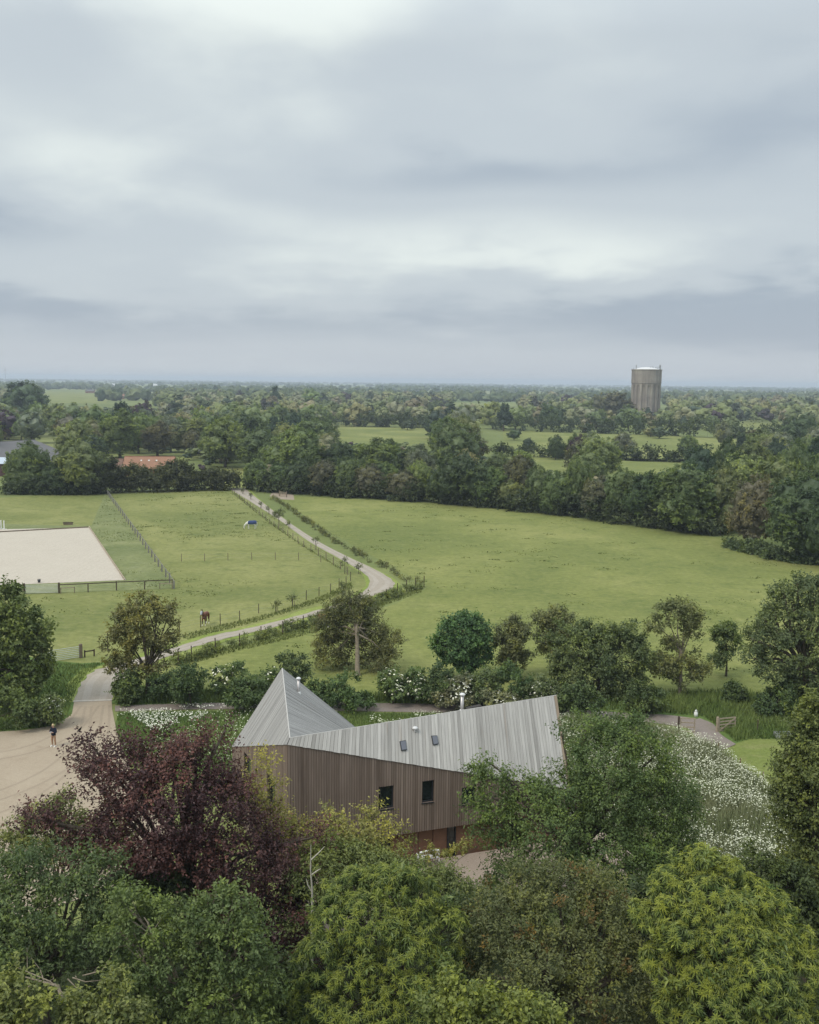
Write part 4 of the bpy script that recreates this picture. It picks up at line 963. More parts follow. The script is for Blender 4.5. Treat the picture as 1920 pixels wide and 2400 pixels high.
low_rail((143, 1392), (175, 1390), 'low wooden rail in the grass right of the arena gate')
low_rail((375, 1381), (404, 1381), 'low wooden rail in the corner where the arena fences meet')
# hedge side fence of the lane
lh_ = [(994, 1376), (974, 1380), (953, 1386), (931, 1394), (906, 1405), (745, 1461), (711, 1471), (663, 1486), (612, 1497), (562, 1514), (505, 1530), (450, 1549), (418, 1560)]
post_fence('post_and_wire_fence', 'dark posted wire fence in the hedge below the lower lane', [zg(G(*p)) for p in lh_], 1.45, .06, M_post_dark, (0.7, 1.2))
# posts standing singly
def lone_post(u, v, h, r, mat, label, group=None):
    p = zg(G(u, v)); t = thing('marker_post', label, 'post', p, 0, group); mb = MB(); mb.tube([(0, 0, -.2), (.01, 0, h * .5), (.02, .01, h)], [r, r, r * .9], 7); mb.build('shaft', mat, t)
    mb = MB(); mb.lathe([(0, h + .03), (r * .6, h + .025), (r, h - .005)], 7, (.02, .01, 0)); mb.build('weathered_top', M_post, t)
M_redpost = plain('red_brown_post', (0.15, 0.07, 0.045), 0.9, 0.1)
lone_post(1634.5, 1737, .75, .05, M_redpost, 'red brown post beside the left timber gate, at the flower edge')
lone_post(1683, 1763, .75, .05, M_redpost, 'red brown post where the gravel track ends at the daisies')
lone_post(1734, 1800, .75, .05, M_redpost, 'red brown post halfway down the daisy edge of the mown lawn')
lone_post(1788, 1828, .6, .05, M_redpost, 'lowest red brown post on the daisy edge of the mown lawn')
lone_post(1775, 1719, 1.15, .05, M_post_dark, 'dark fence post standing alone right of the open timber gate')
lone_post(253, 1525, 1.9, .06, M_post_dark, 'tall dark post with a bent top left of the lane tree')

# ------------------------------------------------------------------ gates
def bar_gate(name, label, a, b, h, nbar, mat, barr, diag=False, posts=None, stile=.05, flat=False, hang=0.1):
    a = zg(a); b = zg(b); t = thing(name, label, 'gate', a); d = b - a; L = np.linalg.norm(d); e = d / L; o = e * 0.16
    A = o; B = d - o
    mb = MB()
    for p in (A, B):
        mb = MB(); mb.box(p + [0, 0, hang + (h - hang) / 2], (stile, stile, h - hang), math.atan2(e[1], e[0])); mb.build('stile', mat, t)
    zs = hang + (h - hang) * np.linspace(0.04, 0.97, nbar) ** 1.0
    for z in zs:
        mb = MB()
        if flat: mb.bar(A + [0, 0, z], B + [0, 0, z], barr * .45, barr * 2.2)
        else: mb.tube([A + [0, 0, z], (A + B) / 2 + [0, 0, z], B + [0, 0, z]], barr, 6)
        mb.build('gate_bar', mat, t)
    if diag:
        s_ = np.array([e[1], -e[0], 0]) * barr * 1.1
        mb = MB(); mb.bar(A + s_ + [0, 0, hang + .05], B + s_ + [0, 0, h - .06], barr * .5, barr * 2.2); mb.build('brace', mat, t)
    if posts:
        for p, hh in ((d * 0, posts[0]), (d, posts[1])):
            if hh: mb = MB(); mb.box(p + [0, 0, hh / 2 - .1], (posts[2], posts[2], hh + .2), math.atan2(e[1], e[0])); mb.build('gate_post', posts[3], t)
    return t
bar_gate('field_gate', 'wide galvanised gate between dark posts into the sand arena', G(57.5, 1392.5), G(139, 1390.5), 1.2, 7, M_galv, .028, False, (1.45, 1.45, .2, M_post_dark))
bar_gate('field_gate', 'galvanised field gate beside the lane, at the right of the big left edge tree', G(98, 1556), G(190, 1542), 1.25, 7, M_galv, .03, False, (1.3, 1.45, .28, M_post))
t_ = [zg(G(199, 1541)), zg(G(221, 1538))]
post_fence('post_and_rail_fence', 'short low rail fence joined to the post of the lane gate', t_, .75, .06, M_post_dark, (), ((.62, .05, .12),), True)
bar_gate('timber_gate', 'new pale timber gate standing open at the right of the track', G(1681, 1716), G(1726, 1711), 1.15, 5, M_rail, .05, True, (1.3, 0, .16, M_rail), .08, True, .02)
bar_gate('timber_gate', 'pale timber gate with only its upper rails showing over the daisies', G(1590, 1716), G(1632, 1718), 1.25, 4, M_rail, .05, False, (1.35, 0, .15, M_post_dark), .09, True, .05)
bar_gate('field_gate', 'small pale gate at the top corner of the meadow beside the lane', G(655, 1163), G(672, 1166), 1.2, 5, M_rail, .04, True, (1.5, 1.5, .16, M_post), .07, True)
# ------------------------------------------------------------------ arena furniture
kb = [G(209, 1236), G(293, 1361)]
b0 = zg(kb[0]); t = thing('arena_kickboard', 'pale low kickboard along the right edge of the sand arena', 'kickboard', b0)
Q, _ = polyline([zg(k) for k in kb], 4.0)
for a, b in zip(Q[:-1], Q[1:]):
    mb = MB(); e = unit(b - a); mb.bar(a - b0 + [0, 0, .16] + e * .01, b - b0 + [0, 0, .16] - e * .01, .09, .26); mb.build('board', M_rail, t)
mb = MB(); P0 = G(-260, 1262); P1_ = G(207, 1237); Q, _ = polyline([zg(P0), zg(P1_)], 4.2); b0 = zg(P0)
t = thing('arena_kickboard', 'brown low kickboard along the far edge of the sand arena', 'kickboard', b0)
for a, b in zip(Q[:-1], Q[1:]):
    mb = MB(); e = unit(b - a); mb.bar(a - b0 + [0, 0, .14] + e * .01, b - b0 + [0, 0, .14] - e * .01, .09, .24); mb.build('board', M_post, t)
M_white = plain('white_paint', (0.72, 0.72, 0.70), 0.6, 0.3, 0, 0.06)
def jump(u, v, label):
    p = zg(G(u, v)); t = thing('jump_stand', label, 'jump stand', p, 0.2)
    mb = MB(); mb.box((0, 0, .85), (.16, .16, 1.7)); mb.build('upright', M_white, t)
    mb = MB(); mb.box((0, 0, .06), (.9, .12, .12)); mb.box((0, 0.07, .18), (.12, .7, .1)); mb.build('foot', M_white, t)
jump(10, 1241, 'white jump stand at the left edge of the picture, outer of two')
jump(3, 1240, 'white jump stand cut by the left edge of the picture')
p = zg(G(160, 1230)); t = thing('water_trough', 'dark low trough in the grass beyond the far edge of the arena', 'trough', p, .05)
mb = MB(); mb.hexa([(-.8, -.25, 0), (.8, -.25, 0), (.8, .25, 0), (-.8, .25, 0)], [(-.9, -.3, .45), (.9, -.3, .45), (.9, .3, .45), (-.9, .3, .45)]); mb.build('tank', M_post, t)
mb = MB(); mb.box((0, -.3, .48), (1.9, .06, .05)); mb.box((0, .3, .48), (1.9, .06, .05)); mb.box((-.92, 0, .48), (.06, .56, .05)); mb.box((.92, 0, .48), (.06, .56, .05)); mb.build('rim', M_post_dark, t)
p = zg(G(92, 1366)) + [0, 0, .05]; t = thing('bucket', 'small black bucket on the sand above the arena gate', 'bucket', p)
mb = MB(); mb.lathe([(0, .02), (.17, .0), (.23, .42), (.21, .42), (.16, .06), (0, .05)], 12); mb.build('pail', M_frame, t, True)
mb = MB(); an = np.linspace(0, math.pi, 9); mb.tube([(.23 * math.cos(x), 0, .42 + .16 * math.sin(x)) for x in an], .012, 5); mb.build('handle', M_wire, t)
# ------------------------------------------------------------------ small things round the house
def bench(p, rz, label, L=1.3):
    t = thing('garden_bench', label, 'bench', p, rz)
    mb = MB()
    for s in (-1, 1):
        mb.tube([(s * L / 2, -.25, 0), (s * L / 2, -.22, .44), (s * L / 2, .22, .44), (s * L / 2, .30, .95)], [.03, .03, .03, .03], 6); mb.tube([(s * L / 2, .25, 0), (s * L / 2, .22, .44)], .03, 6); mb.tube([(s * L / 2, -.24, .64), (s * L / 2, .24, .66)], .035, 6)
    mb.build('end_frame', M_white, t)
    for k in range(5): mb = MB(); mb.bar((-L / 2, -.22 + k * .11, .455), (L / 2, -.22 + k * .11, .455), .085, .025); mb.build('seat_slat', M_white, t)
    mb = MB(); mb.tube([(-L / 2, .30, .92), (-L / 4, .315, .97), (0, .32, .985), (L / 4, .315, .97), (L / 2, .30, .92)], [.06] * 5, 8); mb.build('top_rail', M_white, t, True)
    for k in range(9):
        x = -L / 2 + (k + .5) * L / 9; mb = MB(); mb.tube([(x, .23, .48), (x - .03, .26, .7), (x, .30, .93)], .02, 5); mb.build('back_slat', M_white, t)
pt_ = G(1003, 2026, .78); bench((pt_[0], pt_[1], .78), math.radians(198), 'white garden bench among yellow green leaves before the panelled lower storey', 1.2)
def chair(p, rz, label):
    t = thing('garden_chair', label, 'chair', p, rz)
    mb = MB(); mb.box((0, 0, .43), (.46, .44, .03)); mb.build('seat', M_white, t)
    mb = MB(); mb.hexa([(-.22, .2, .45), (.22, .2, .45), (.22, .24, .45), (-.22, .24, .45)], [(-.2, .28, .92), (.2, .28, .92), (.2, .32, .92), (-.2, .32, .92)]); mb.build('backrest', M_white, t)
    for x in (-.2, .2):
        for y in (-.19, .19): mb = MB(); mb.tube([(x * 1.1, y * 1.1, 0), (x, y, .43)], .02, 5); mb.build('leg', M_white, t)
for (u, v, rz, lab) in ((817, 2029, 2.6, 'white garden chair, the smaller looking of two glimpsed through the foliage below the house'), (835, 2027, 3.3, 'white garden chair, the larger looking of two glimpsed through the foliage below the house')):
    q = G(u, v, .78); chair((q[0], q[1], .78), rz, lab)
dk = G(536, 1850, 0); t = thing('timber_deck_rail', 'pale timber rail on posts beside the left wall of the house', 'rail', zg(dk), math.radians(8))
mb = MB(); mb.bar((-.9, 0, .72), (.9, 0, .78), .25, .10); mb.build('rail', M_rail, t)
for x in (-.8, 0, .8): mb = MB(); mb.box((x, 0, .33), (.09, .09, .74)); mb.build('post', M_post, t)
p = zg(G(1631, 1680)); t = thing('milk_churn', 'small white can standing at the hedge foot beyond the timber gates', 'can', p)
mb = MB(); mb.lathe([(0, 0), (.16, 0), (.17, .35), (.09, .47), (.09, .54), (.12, .56), (0, .58)], 14); mb.build('can', M_white, t, True); mb = MB(); mb.box((-.16, 0, .46), (.03, .03, .12)); mb.box((.16, 0, .46), (.03, .03, .12)); mb.build('handle', M_galv, t)
mb = MB(); mb.tube([(0, 0, .58), (.01, 0, .66)], .03, 6); mb.build('stopper', M_white, t)
p = zg(G(1840, 1730)); t = thing('water_trough', 'pale metal trough on the grass left of the right edge tree', 'trough', p, math.radians(2))
for (c, s_) in (((0, -.28, .3), (1.7, .05, .36)), ((0, .28, .3), (1.7, .05, .36)), ((-.83, 0, .3), (.05, .51, .36)), ((.83, 0, .3), (.05, .51, .36))): mb = MB(); mb.box(c, s_); mb.build('side', M_galv, t)
mb = MB(); mb.box((0, 0, .14), (1.6, .5, .04)); mb.build('base', M_galv, t)
for x in (-.7, .7): mb = MB(); mb.box((x, 0, .06), (.08, .5, .12)); mb.build('foot', M_post, t)

# ------------------------------------------------------------------ water tower
def concrete(name):
    m, nt, out = new_mat(name); N = NT(nt); p = N.n('ShaderNodeTexCoord').outputs['Object']
    a = N.noise(N.mapped(p, (.35, .35, .035)), 1.0, 5, .65); b = N.noise(p, .12, 4, .6)
    col = N.ramp(a, [(.3, (.19, .165, .14)), (.55, (.30, .265, .225)), (.75, (.40, .36, .30))])
    col = N.mix(N.ramp(b, [(.45, (0, 0, 0)), (.65, (.6,) * 3)]), col, (.19, .165, .15))
    N.l(N.bsdf(col, .9, .15), out.inputs[0]); return m
M_conc = concrete('stained_concrete')
TD = 800.0; pT = at(1511.5, 985, TD); zt0 = lambda v: at(1511.5, v, TD)[2]; pxm = TD / FPX * 1.0
base = np.array([pT[0], pT[1], 0]); tower = thing('water_tower', 'tall round fluted concrete water tower on the skyline', 'water tower', base)
ZT, ZM, ZK = zt0(865.5), zt0(898), zt0(904); RT = 34.3 * pxm; RS = 31.5 * pxm
mb = MB(); mb.lathe([(0, ZT - .6), (RT - .8, ZT - .6), (RT - .8, ZT - .1), (RT + .25, ZT - .1), (RT + .25, ZT - .9), (RT, ZT - .9), (RT, ZM), (RT - .35, ZM - .4), (RT - .2, ZM - .8), (RS + .1, ZK - .6)], 64); mb.build('tank', M_conc, tower)
NFL = 16
mb = MB(); mb.lathe([(RS, ZK - .2), (RS - .1, ZK - 3), (RS - .2, 0)], 160, (0, 0, 0), .5); mb.build('shaft', M_conc, tower)
for k in range(NFL):
    a = (k + .5) / NFL * 2 * math.pi; mb = MB(); d = np.array([math.cos(a), math.sin(a), 0]); s_ = np.array([-math.sin(a), math.cos(a), 0])
    def sec(r, w, z): return [d * (r - .5) - s_ * w + [0, 0, z], d * (r - .5) + s_ * w + [0, 0, z], d * r + s_ * w * .75 + [0, 0, z], d * r - s_ * w * .75 + [0, 0, z]]
    mb.hexa(sec(RS + .75, 1.05, 0), sec(RS + .65, 1.05, ZK - 2.2)); mb.hexa(sec(RS + .65, 1.05, ZK - 2.2), sec(RT - .25, 1.5, ZM - .5)); mb.build('buttress', M_conc, tower)
mb = MB(); mb.lathe([(RT * .93, ZT - .55), (RT * .75, ZT + .35), (RT * .45, ZT + 1.25), (RT * .15, ZT + 1.65), (0, ZT + 1.7)], 32); mb.build('dome', M_cap, tower, True)
def mast(x, y, h, r): mb = MB(); mb.tube([(x, y, ZT - .3), (x, y, ZT + h)], r, 6); mb.build('aerial', M_wire, tower)
for (x, y, h, r) in ((-8.9, -3, 3.4, .22), (-10.3, 0, 1.2, .12), (1.5, -6, 2.6, .1), (2.9, -6, 2.6, .1), (4.0, -5, 1.9, .1), (9.6, -2, 3.6, .30), (10.1, -2.5, 3.0, .2)): mast(x, y, h, r)
mb = MB(); mb.bar((9.6, -2, ZT + 1.6), (6.2, -2, ZT + .3), .3, .3); mb.bar((6.2, -2, ZT + 1.5), (9.6, -2, ZT + 2.2), .14, .14); mb.bar((6.2, -2, ZT + .2), (6.2, -2, ZT + 1.5), .3, .3); mb.build('aerial_frame', M_wire, tower)
mb = MB(); mb.box((5.0, -math.sqrt(RT * RT - 25) - .12, ZT - 2.6), (.45, .2, 3.2)); mb.build('downpipe', M_wire, tower)

# ------------------------------------------------------------------ barns and far buildings
def tile_mat(name, lo, hi):
    m, nt, out = new_mat(name); N = NT(nt); p = N.n('ShaderNodeTexCoord').outputs['Object']
    a = N.noise(p, .7, 5, .65); b = N.noise(N.mapped(p, (2.2, .6, .6)), 3.0, 3, .6); w = N.n('ShaderNodeTexWave'); N.l(p, w.inputs[0]); w.bands_direction = 'Z'; w.inputs['Scale'].default_value = 1.6
    col = N.mix(.4, N.ramp(a, [(.3, lo), (.7, hi)]), N.ramp(b, [(.3, lo), (.7, hi)]))
    N.l(N.bsdf(col, .85, .2, 0, w.outputs[0], .3, .05), out.inputs[0]); return m
M_tile = tile_mat('orange_pantiles', (.215, .115, .072), (.30, .168, .11)); M_tile2 = tile_mat('brown_pantiles', (.14, .085, .065), (.21, .13, .095))
M_shed = plain('dark_sheet_roof', (.105, .10, .10), .7, .3, 0, .15, .4); M_brick = plain('red_brick', (.20, .105, .075), .9, .1, 0, .2, 1.5)
M_blackwall = plain('dark_boarding', (.035, .028, .028), .9, .1, 0, .2); M_render = plain('pale_render', (.50, .48, .44), .9, .1, 0, .1)
def barn(name, label, cat, c, L, W, eave, ridge, rz, roofm, wallm, hip=0.0, wins=0, over=.35, gable_mat=None, slits=0):
    t = thing(name, label, cat, c, rz)
    mb = MB(); x, y = L / 2, W / 2
    mb.hexa([(-x, -y, 0), (x, -y, 0), (x, y, 0), (-x, y, 0)], [(-x, -y, eave), (x, -y, eave), (x, y, eave), (-x, y, eave)])
    for s in (-1, 1): mb.poly([(s * x, -y, eave), (s * x, y, eave), (s * x, 0, ridge - .05)])
    mb.build('wall', wallm, t)
    for s in (-1, 1):
        mb = MB(); e = np.array([0, s, 0]) * over; dz = (ridge - eave) / y * over
        a = np.array([-x - over, s * y, eave + .03]) + e - [0, 0, dz]; b = np.array([x + over, s * y, eave + .03]) + e - [0, 0, dz]; c1 = np.array([x + over, 0, ridge + .03]); d1 = np.array([-x - over, 0, ridge + .03])
        n = np.array([0, 0, .12]); q = [a, b, c1, d1] if s < 0 else [b, a, d1, c1]; mb.hexa(q, [k + n for k in q]); r = mb.build('roof', roofm, t)
        if slits and s < 0:
            for k in range(slits):
                f = .35 + .3 * k / max(1, slits - 1) ; p = d1 * (1 - f) + c1 * f; p = p + (a - d1) * .35 + [0, -.02, .16]; sk = MB(); sk.box((0, 0, 0), (.45, .5, .06)); so = sk.build('skylight', M_cap, r, False, tuple(p)); so.rotation_euler = (math.atan2(ridge - eave, y), 0, 0)
    mb = MB(); mb.bar((-x - over, 0, ridge + .17), (x + over, 0, ridge + .17), .3, .12); mb.build('ridge_cap', roofm, t)
    for k in range(wins):
        xx = -x + L * (k + .5) / wins; mb = MB(); mb.box((xx, -y - .02, eave * .55), (.9, .08, 1.0)); w = mb.build('window', M_white, t); mb = MB(); mb.box((xx, -y - .05, eave * .55), (.72, .05, .82)); mb.build('pane', M_glass, w)
    return t
def ridge_fit(u0, v0, u1, v1, Yd, rz=0.0):
    a = at(u0, v0, Yd); b = at(u1, v1, Yd); return np.array([(a[0] + b[0]) / 2, Yd, 0]), b[0] - a[0], (a[2] + b[2]) / 2
c, L, rh = ridge_fit(293, 1072, 411, 1069, 302); barn('tiled_barn', 'long low barn with bright orange tiled roof behind the paddock hedge', 'barn', c, L - .7, 8.4, rh - 3.0, rh, .03, M_tile, M_brick, wins=3, slits=3)
c, L, rh = ridge_fit(253, 1076, 291, 1076, 300.5); barn('tiled_outbuilding', 'small outbuilding with brown tiled roof at the left end of the orange barn', 'outbuilding', c - [0, .3, 0], L - .9, 7.6, rh - 3.2, rh, .03, M_tile2, M_brick, wins=1)
c, L, rh = ridge_fit(-90, 1037, 62, 1037, 330); barn('farm_shed', 'big farm shed with shallow dark grey roof at the left edge', 'shed', c + [0, 0, 0], 32, 42, rh - 5.4, rh, math.radians(62), M_shed, M_blackwall)
sx = at(-30, 1079, 296); t = thing('lean_to_shed', 'low lean-to with pale blue sheet roof at the left edge', 'shed', (sx[0], 296, 0)); zz = sx[2]
mb = MB(); mb.hexa([(-9, -3, 0), (6.2, -3, 0), (6.2, 3, 0), (-9, 3, 0)], [(-9, -3, zz - .7), (6.2, -3, zz - .7), (6.2, 3, zz + .5), (-9, 3, zz + .5)]); mb.build('wall', plain('maroon_boarding', (.085, .045, .045), .9, .1), t)
mb = MB(); q = [np.array(k) for k in ((-9.3, -3.4, zz - .74), (6.5, -3.4, zz - .74), (6.5, 3.3, zz + .6), (-9.3, 3.3, zz + .6))]; mb.hexa(q, [k + [0, 0, .1] for k in q]); mb.build('roof', plain('pale_blue_sheet', (.42, .47, .52), .5, .4, .2, .08), t)
for (u, v, Yd, L, W, h, rm, wm, lab, cat) in ((250, 936, 1500, 22, 10, 7.5, M_tile2, M_render, 'far pale house with brown roof, left of the flat white building', 'house'), (278, 940, 1400, 16, 9, 6.5, M_tile, M_brick, 'far brick house between pale houses near the skyline', 'house'),
                                    (333, 934, 1550, 26, 12, 8.5, M_shed, M_render, 'far pale building with grey roof in front of a dark wood', 'building'), (175, 906, 3600, 70, 20, 9, M_cap, M_cap, 'long white farm building on the far left skyline', 'building'),
                                    (270, 907, 3500, 22, 16, 9, M_cap, M_cap, 'small white building right of the long white one', 'building'), (362, 907, 3300, 18, 14, 10, M_cap, M_cap, 'white pitched barn among far trees below the skyline', 'barn'),
                                    (440, 922, 2200, 20, 10, 8, M_shed, M_render, 'far cottage with dark roof among pale trees', 'house'), (212, 925, 1900, 16, 8, 6.5, M_shed, M_brick, 'far dark roofed house at the end of the pale field', 'house')):
    p = at(u, v, Yd); barn('far_building', lab, cat, (p[0], Yd, 0), L, W, h * .62, max(h, p[2] if p[2] < 14 else h), .1, rm, wm, wins=4)
p = at(13, 886, 5200); t = thing('radio_mast', 'very thin radio mast on the far left skyline', 'mast', (p[0], 5200, 0))
mb = MB(); mb.tube([(0, 0, 0), (0, 0, 40), (0, 0, 75)], [1.5, 1.2, .7], 4); mb.build('lattice', M_wire, t); mb = MB(); mb.box((0, 0, 60), (3.5, 3.5, 4)); mb.build('aerial', M_wire, t)
# ------------------------------------------------------------------ trees: foreground and middle distance, surveyed lobe by lobe
def surveyed_lobes(lst, Y0, squash=1.0):
    out = []
    for q in lst:
        u, v, r = q[:3]; dY = q[3] if len(q) > 3 else 0.0
        p = at(u, v, Y0 + dY); k = (p - C0) @ _fw; R = r * k / FPX
        out.append([p[0], p[1], p[2], R, R * 1.05, R * squash])
    return np.array(out)
def tree(name, label, cat, L, base, color, fol, seed, r0=.22, fork=.4, bark=None, leaf=None, twigs=2, group=None, flowers=None, rt=.025, trunk=True, fill=None):
    rng = np.random.default_rng(seed); base = np.asarray(base, float)
    t = thing(name, label, cat, base, 0, group); L = L.copy(); L[:, :3] -= base; L0 = L
    L[:, 3:] *= (.74 + .30 * rng.random((len(L), 1)))
    ex = []
    for l in L:
        for _ in range(2):
            d = unit(rng.normal(size=3) + [0, -.35, .55]); s_ = .30 + .25 * rng.random(); ex.append([*(l[:3] + d * l[3:] * (.80 + .35 * rng.random())), *(l[3:] * s_)])
    L = np.vstack([L, ex])
    if trunk:
        top = L[:, 2].max(); mb = MB(); c = L[:, :2].mean(0) * .3
        limbs(mb, rng, (0, 0, 0), (c[0], c[1], max(.3, top * fork)), L0, r0, twigs, rt); mb.build('trunk', bark or M_bark, t, True)
    mb = MB(); fol(mb, rng, L)
    if fill: fill(mb, rng, L)
    o = mb.build('crown', leaf or M_leaf, t); g_ = 1.16 if base[1] > 75 else 1.0; o.color = (color[0] * 2.12 * g_, color[1] * 1.85 * g_, color[2] * 1.70 * g_, 1)
    if flowers: flowers(t, rng, L)
    return t
def F(n, k=8, Lf=.2, W=.11, sl=.6, **kw):
    return lambda mb, rng, L: crown_sprays(mb, rng, L, n, k, Lf, W, sl, **kw)
def gb(u, Y0):
    p = at(u, 1500, Y0); return np.array([p[0], Y0, 0.0])
# --- copper beech, spreading fan of purple sprays
Lb = surveyed_lobes([(215, 1752, 30, .5), (185, 1800, 26, -1), (265, 1788, 42, 0), (330, 1762, 42, 1), (402, 1752, 34, 1.5), (455, 1750, 28, .5), (503, 1748, 24, 2), (526, 1712, 11, 2),
                     (230, 1850, 42, -1.5), (315, 1850, 62, -.5), (410, 1830, 66, 0), (490, 1810, 48, 1), (535, 1855, 32, 1.5), (120, 1925, 34, -1), (70, 1912, 22, -1.5),
                     (300, 1935, 72, -1), (400, 1930, 88, -1.5), (510, 1915, 80, 0), (585, 1955, 50, .5), (660, 1985, 34, 1), (735, 1965, 22, 1), (230, 1985, 60, -1), (205, 2030, 50, -.5),
                     (340, 2020, 80, -1.5), (450, 2030, 80, -1), (560, 2030, 84, -.5), (650, 2060, 58, 0), (540, 2110, 70, 0), (640, 2150, 66, 0), (700, 2130, 40, 1), (610, 2230, 66, .5), (700, 2240, 45, 1), (590, 2320, 80, 1), (690, 2330, 60, 1.5)], 44.5)
tree('copper_beech_tree', 'large copper beech with dark purple leaves between the gravel yard and the house', 'tree', Lb, gb(430, 44.5), (.039, .0215, .0212),
     F(6600, 9, .15, .09, .85, up=.6, keep=.80, inner=.5, spread=.7, lobe_var=.17, low=-.5), 11, .34, .45, None, M_leaf_dark, 4)
# --- yellow green shoots against the left and front walls
Ly = surveyed_lobes([(600, 1800, 16, .5), (628, 1790, 14, .4), (590, 1838, 30, 0), (632, 1845, 22, 0), (560, 1880, 34, -.5), (610, 1890, 30, 0), (650, 1930, 40, -.5), (700, 1945, 34, 0), (690, 1985, 46, -.5), (640, 1985, 40, -.6)], 48.5)
tree('young_tree', 'small tree with bright yellow green leaves against the left corner of the house', 'tree', Ly, gb(610, 48.5), (.150, .155, .052), F(800, 8, .16, .085, .75, up=.6, keep=.7, inner=.35, lobe_var=.1), 12, .10, .5, None, None, 2)
Ly = surveyed_lobes([(782, 1922, 22, .5), (800, 1950, 22, .3), (770, 1965, 24, 0), (880, 1908, 20, .6), (912, 1932, 18, .5), (866, 1945, 22, .2), (895, 1975, 28, 0), (840, 1985, 34, 0), (795, 1998, 38, -.5), (745, 1990, 42, 0), (745, 1955, 26, .3), (905, 2010, 30, .2), (860, 2020, 36, 0)], 47.5)
tree('young_tree', 'straggly tree with yellow green shoots rising before the middle of the front wall', 'tree', Ly, gb(830, 47.5), (.140, .150, .056), F(900, 8, .16, .085, .75, up=.6, keep=.7, inner=.35), 13, .10, .5, None, None, 2)
Ly = surveyed_lobes([(1010, 2010, 10, 1.2), (1050, 2000, 11, 1.2), (1085, 1990, 11, 1.2), (1120, 1985, 11, 1), (965, 1980, 12, 1), (940, 1960, 9, 1)], 50.3)
tree('climbing_shrub', 'yellow green straggling shrub along the foot of the panelled wall', 'shrub', Ly, gb(1040, 50.3), (.14, .15, .05), F(120, 7, .17, .09, .5, up=.5, inner=.2), 14, .05, .6, None, None, 1)
# --- mid green soft trees below the house
Lm = surveyed_lobes([(760, 2035, 50, 0), (830, 2050, 60, .4), (905, 2058, 50, .5), (975, 2068, 42, .4), (1030, 2092, 40, 0), (720, 2070, 50, -.5), (800, 2100, 60, -.6), (890, 2100, 65, -.5), (980, 2100, 60, -.3), (1060, 2110, 40, 0), (700, 2130, 45, -.5)], 45.5)
tree('acacia_tree', 'soft leaved mid green tree below the white garden bench', 'tree', Lm, gb(880, 45.5), (.078, .104, .040), F(3000, 9, .17, .075, .7, up=.35, keep=.75, inner=.6, droop=.2), 15, .2, .4)
# --- sweet chestnuts
Lc = surveyed_lobes([(830, 2090, 56, 1), (905, 2085, 66, .6), (985, 2105, 58, .6), (775, 2165, 62, 0), (865, 2170, 82, -.4), (965, 2180, 76, -.2), (1045, 2175, 50, .4), (760, 2260, 70, -.3), (850, 2270, 84, -1), (950, 2270, 86, -.9), (1040, 2255, 60, 0),
                     (740, 2350, 66, 0), (820, 2360, 84, -1.2), (920, 2370, 90, -1.4), (1000, 2350, 70, -.6), (860, 2440, 90, -1.5), (760, 2440, 70, -.5)], 37.5)
tree('sweet_chestnut_tree', 'sweet chestnut with starry leaf whorls at the bottom centre, right of the copper beech', 'tree', Lc, gb(890, 37.5), (.062, .092, .030),
     lambda mb, rng, L: (crown_rosettes(mb, rng, L, 1650, 8, .245, .058, keep=.86, inner=.80), crown_sprays(mb, rng, L, 420, 7, .25, .09, .5, inner=.35, keep=.3, lobe_var=.02)), 16, .3, .4, None, M_leaf_gloss, 2)
Lc = surveyed_lobes([(1640, 2030, 46, .8), (1700, 2052, 56, .5), (1575, 2085, 58, .5), (1660, 2110, 72, -.2), (1755, 2105, 62, .2), (1820, 2135, 50, .4), (1535, 2160, 52, .4), (1610, 2190, 74, -.5), (1710, 2195, 84, -.9), (1810, 2200, 70, -.4), (1875, 2205, 44, .3),
                     (1560, 2270, 64, 0), (1650, 2285, 86, -1.1), (1760, 2290, 90, -1.4), (1860, 2285, 66, -.5), (1590, 2370, 76, -.4), (1690, 2380, 95, -1.7), (1800, 2385, 95, -1.7), (1895, 2360, 60, -.6), (1740, 2460, 100, -2), (1640, 2460, 80, -1.2)], 35.0)
tree('sweet_chestnut_tree', 'bright green sweet chestnut with starry leaf whorls at the bottom right corner', 'tree', Lc, gb(1710, 35), (.072, .104, .033),
     lambda mb, rng, L: (crown_rosettes(mb, rng, L, 1850, 9, .245, .057, keep=.86, inner=.82), crown_sprays(mb, rng, L, 420, 7, .25, .09, .5, inner=.35, keep=.3, lobe_var=.02)), 17, .3, .4, None, M_leaf_gloss, 2)
# --- olive tree with rusty shoots
Lo = surveyed_lobes([(1165, 2130, 56, .6), (1235, 2095, 52, .8), (1300, 2075, 48, .8), (1355, 2085, 46, .6), (1402, 2050, 20, .6), (1405, 2085, 34, .4), (1450, 2125, 50, .6), (1130, 2200, 52, 0), (1215, 2190, 78, -.4), (1315, 2175, 86, -.6), (1415, 2180, 76, -.3), (1490, 2190, 56, .2),
                     (1170, 2290, 74, -.5), (1275, 2285, 92, -1.2), (1390, 2285, 92, -1.2), (1490, 2280, 70, -.4), (1530, 2240, 34, .3), (1220, 2390, 90, -1.4), (1340, 2400, 100, -1.8), (1450, 2390, 90, -1.3), (1530, 2360, 60, -.3)], 38.5)
tree('holm_oak_tree', 'dull olive green tree with rusty shoots at the bottom, between the two sweet chestnuts', 'tree', Lo, gb(1330, 38.5), (.066, .082, .038),
     lambda mb, rng, L: (crown_sprays(mb, rng, L, 4200, 10, .15, .07, .75, up=.85, keep=.80, inner=.6, spread=.6, lobe_var=.13)), 18, .3, .4, None, None, 3)
Lr = Lo.copy()
rngo = np.random.default_rng(77)
o_ = [o for o in SC.objects if o.name.startswith('holm_oak')][0]
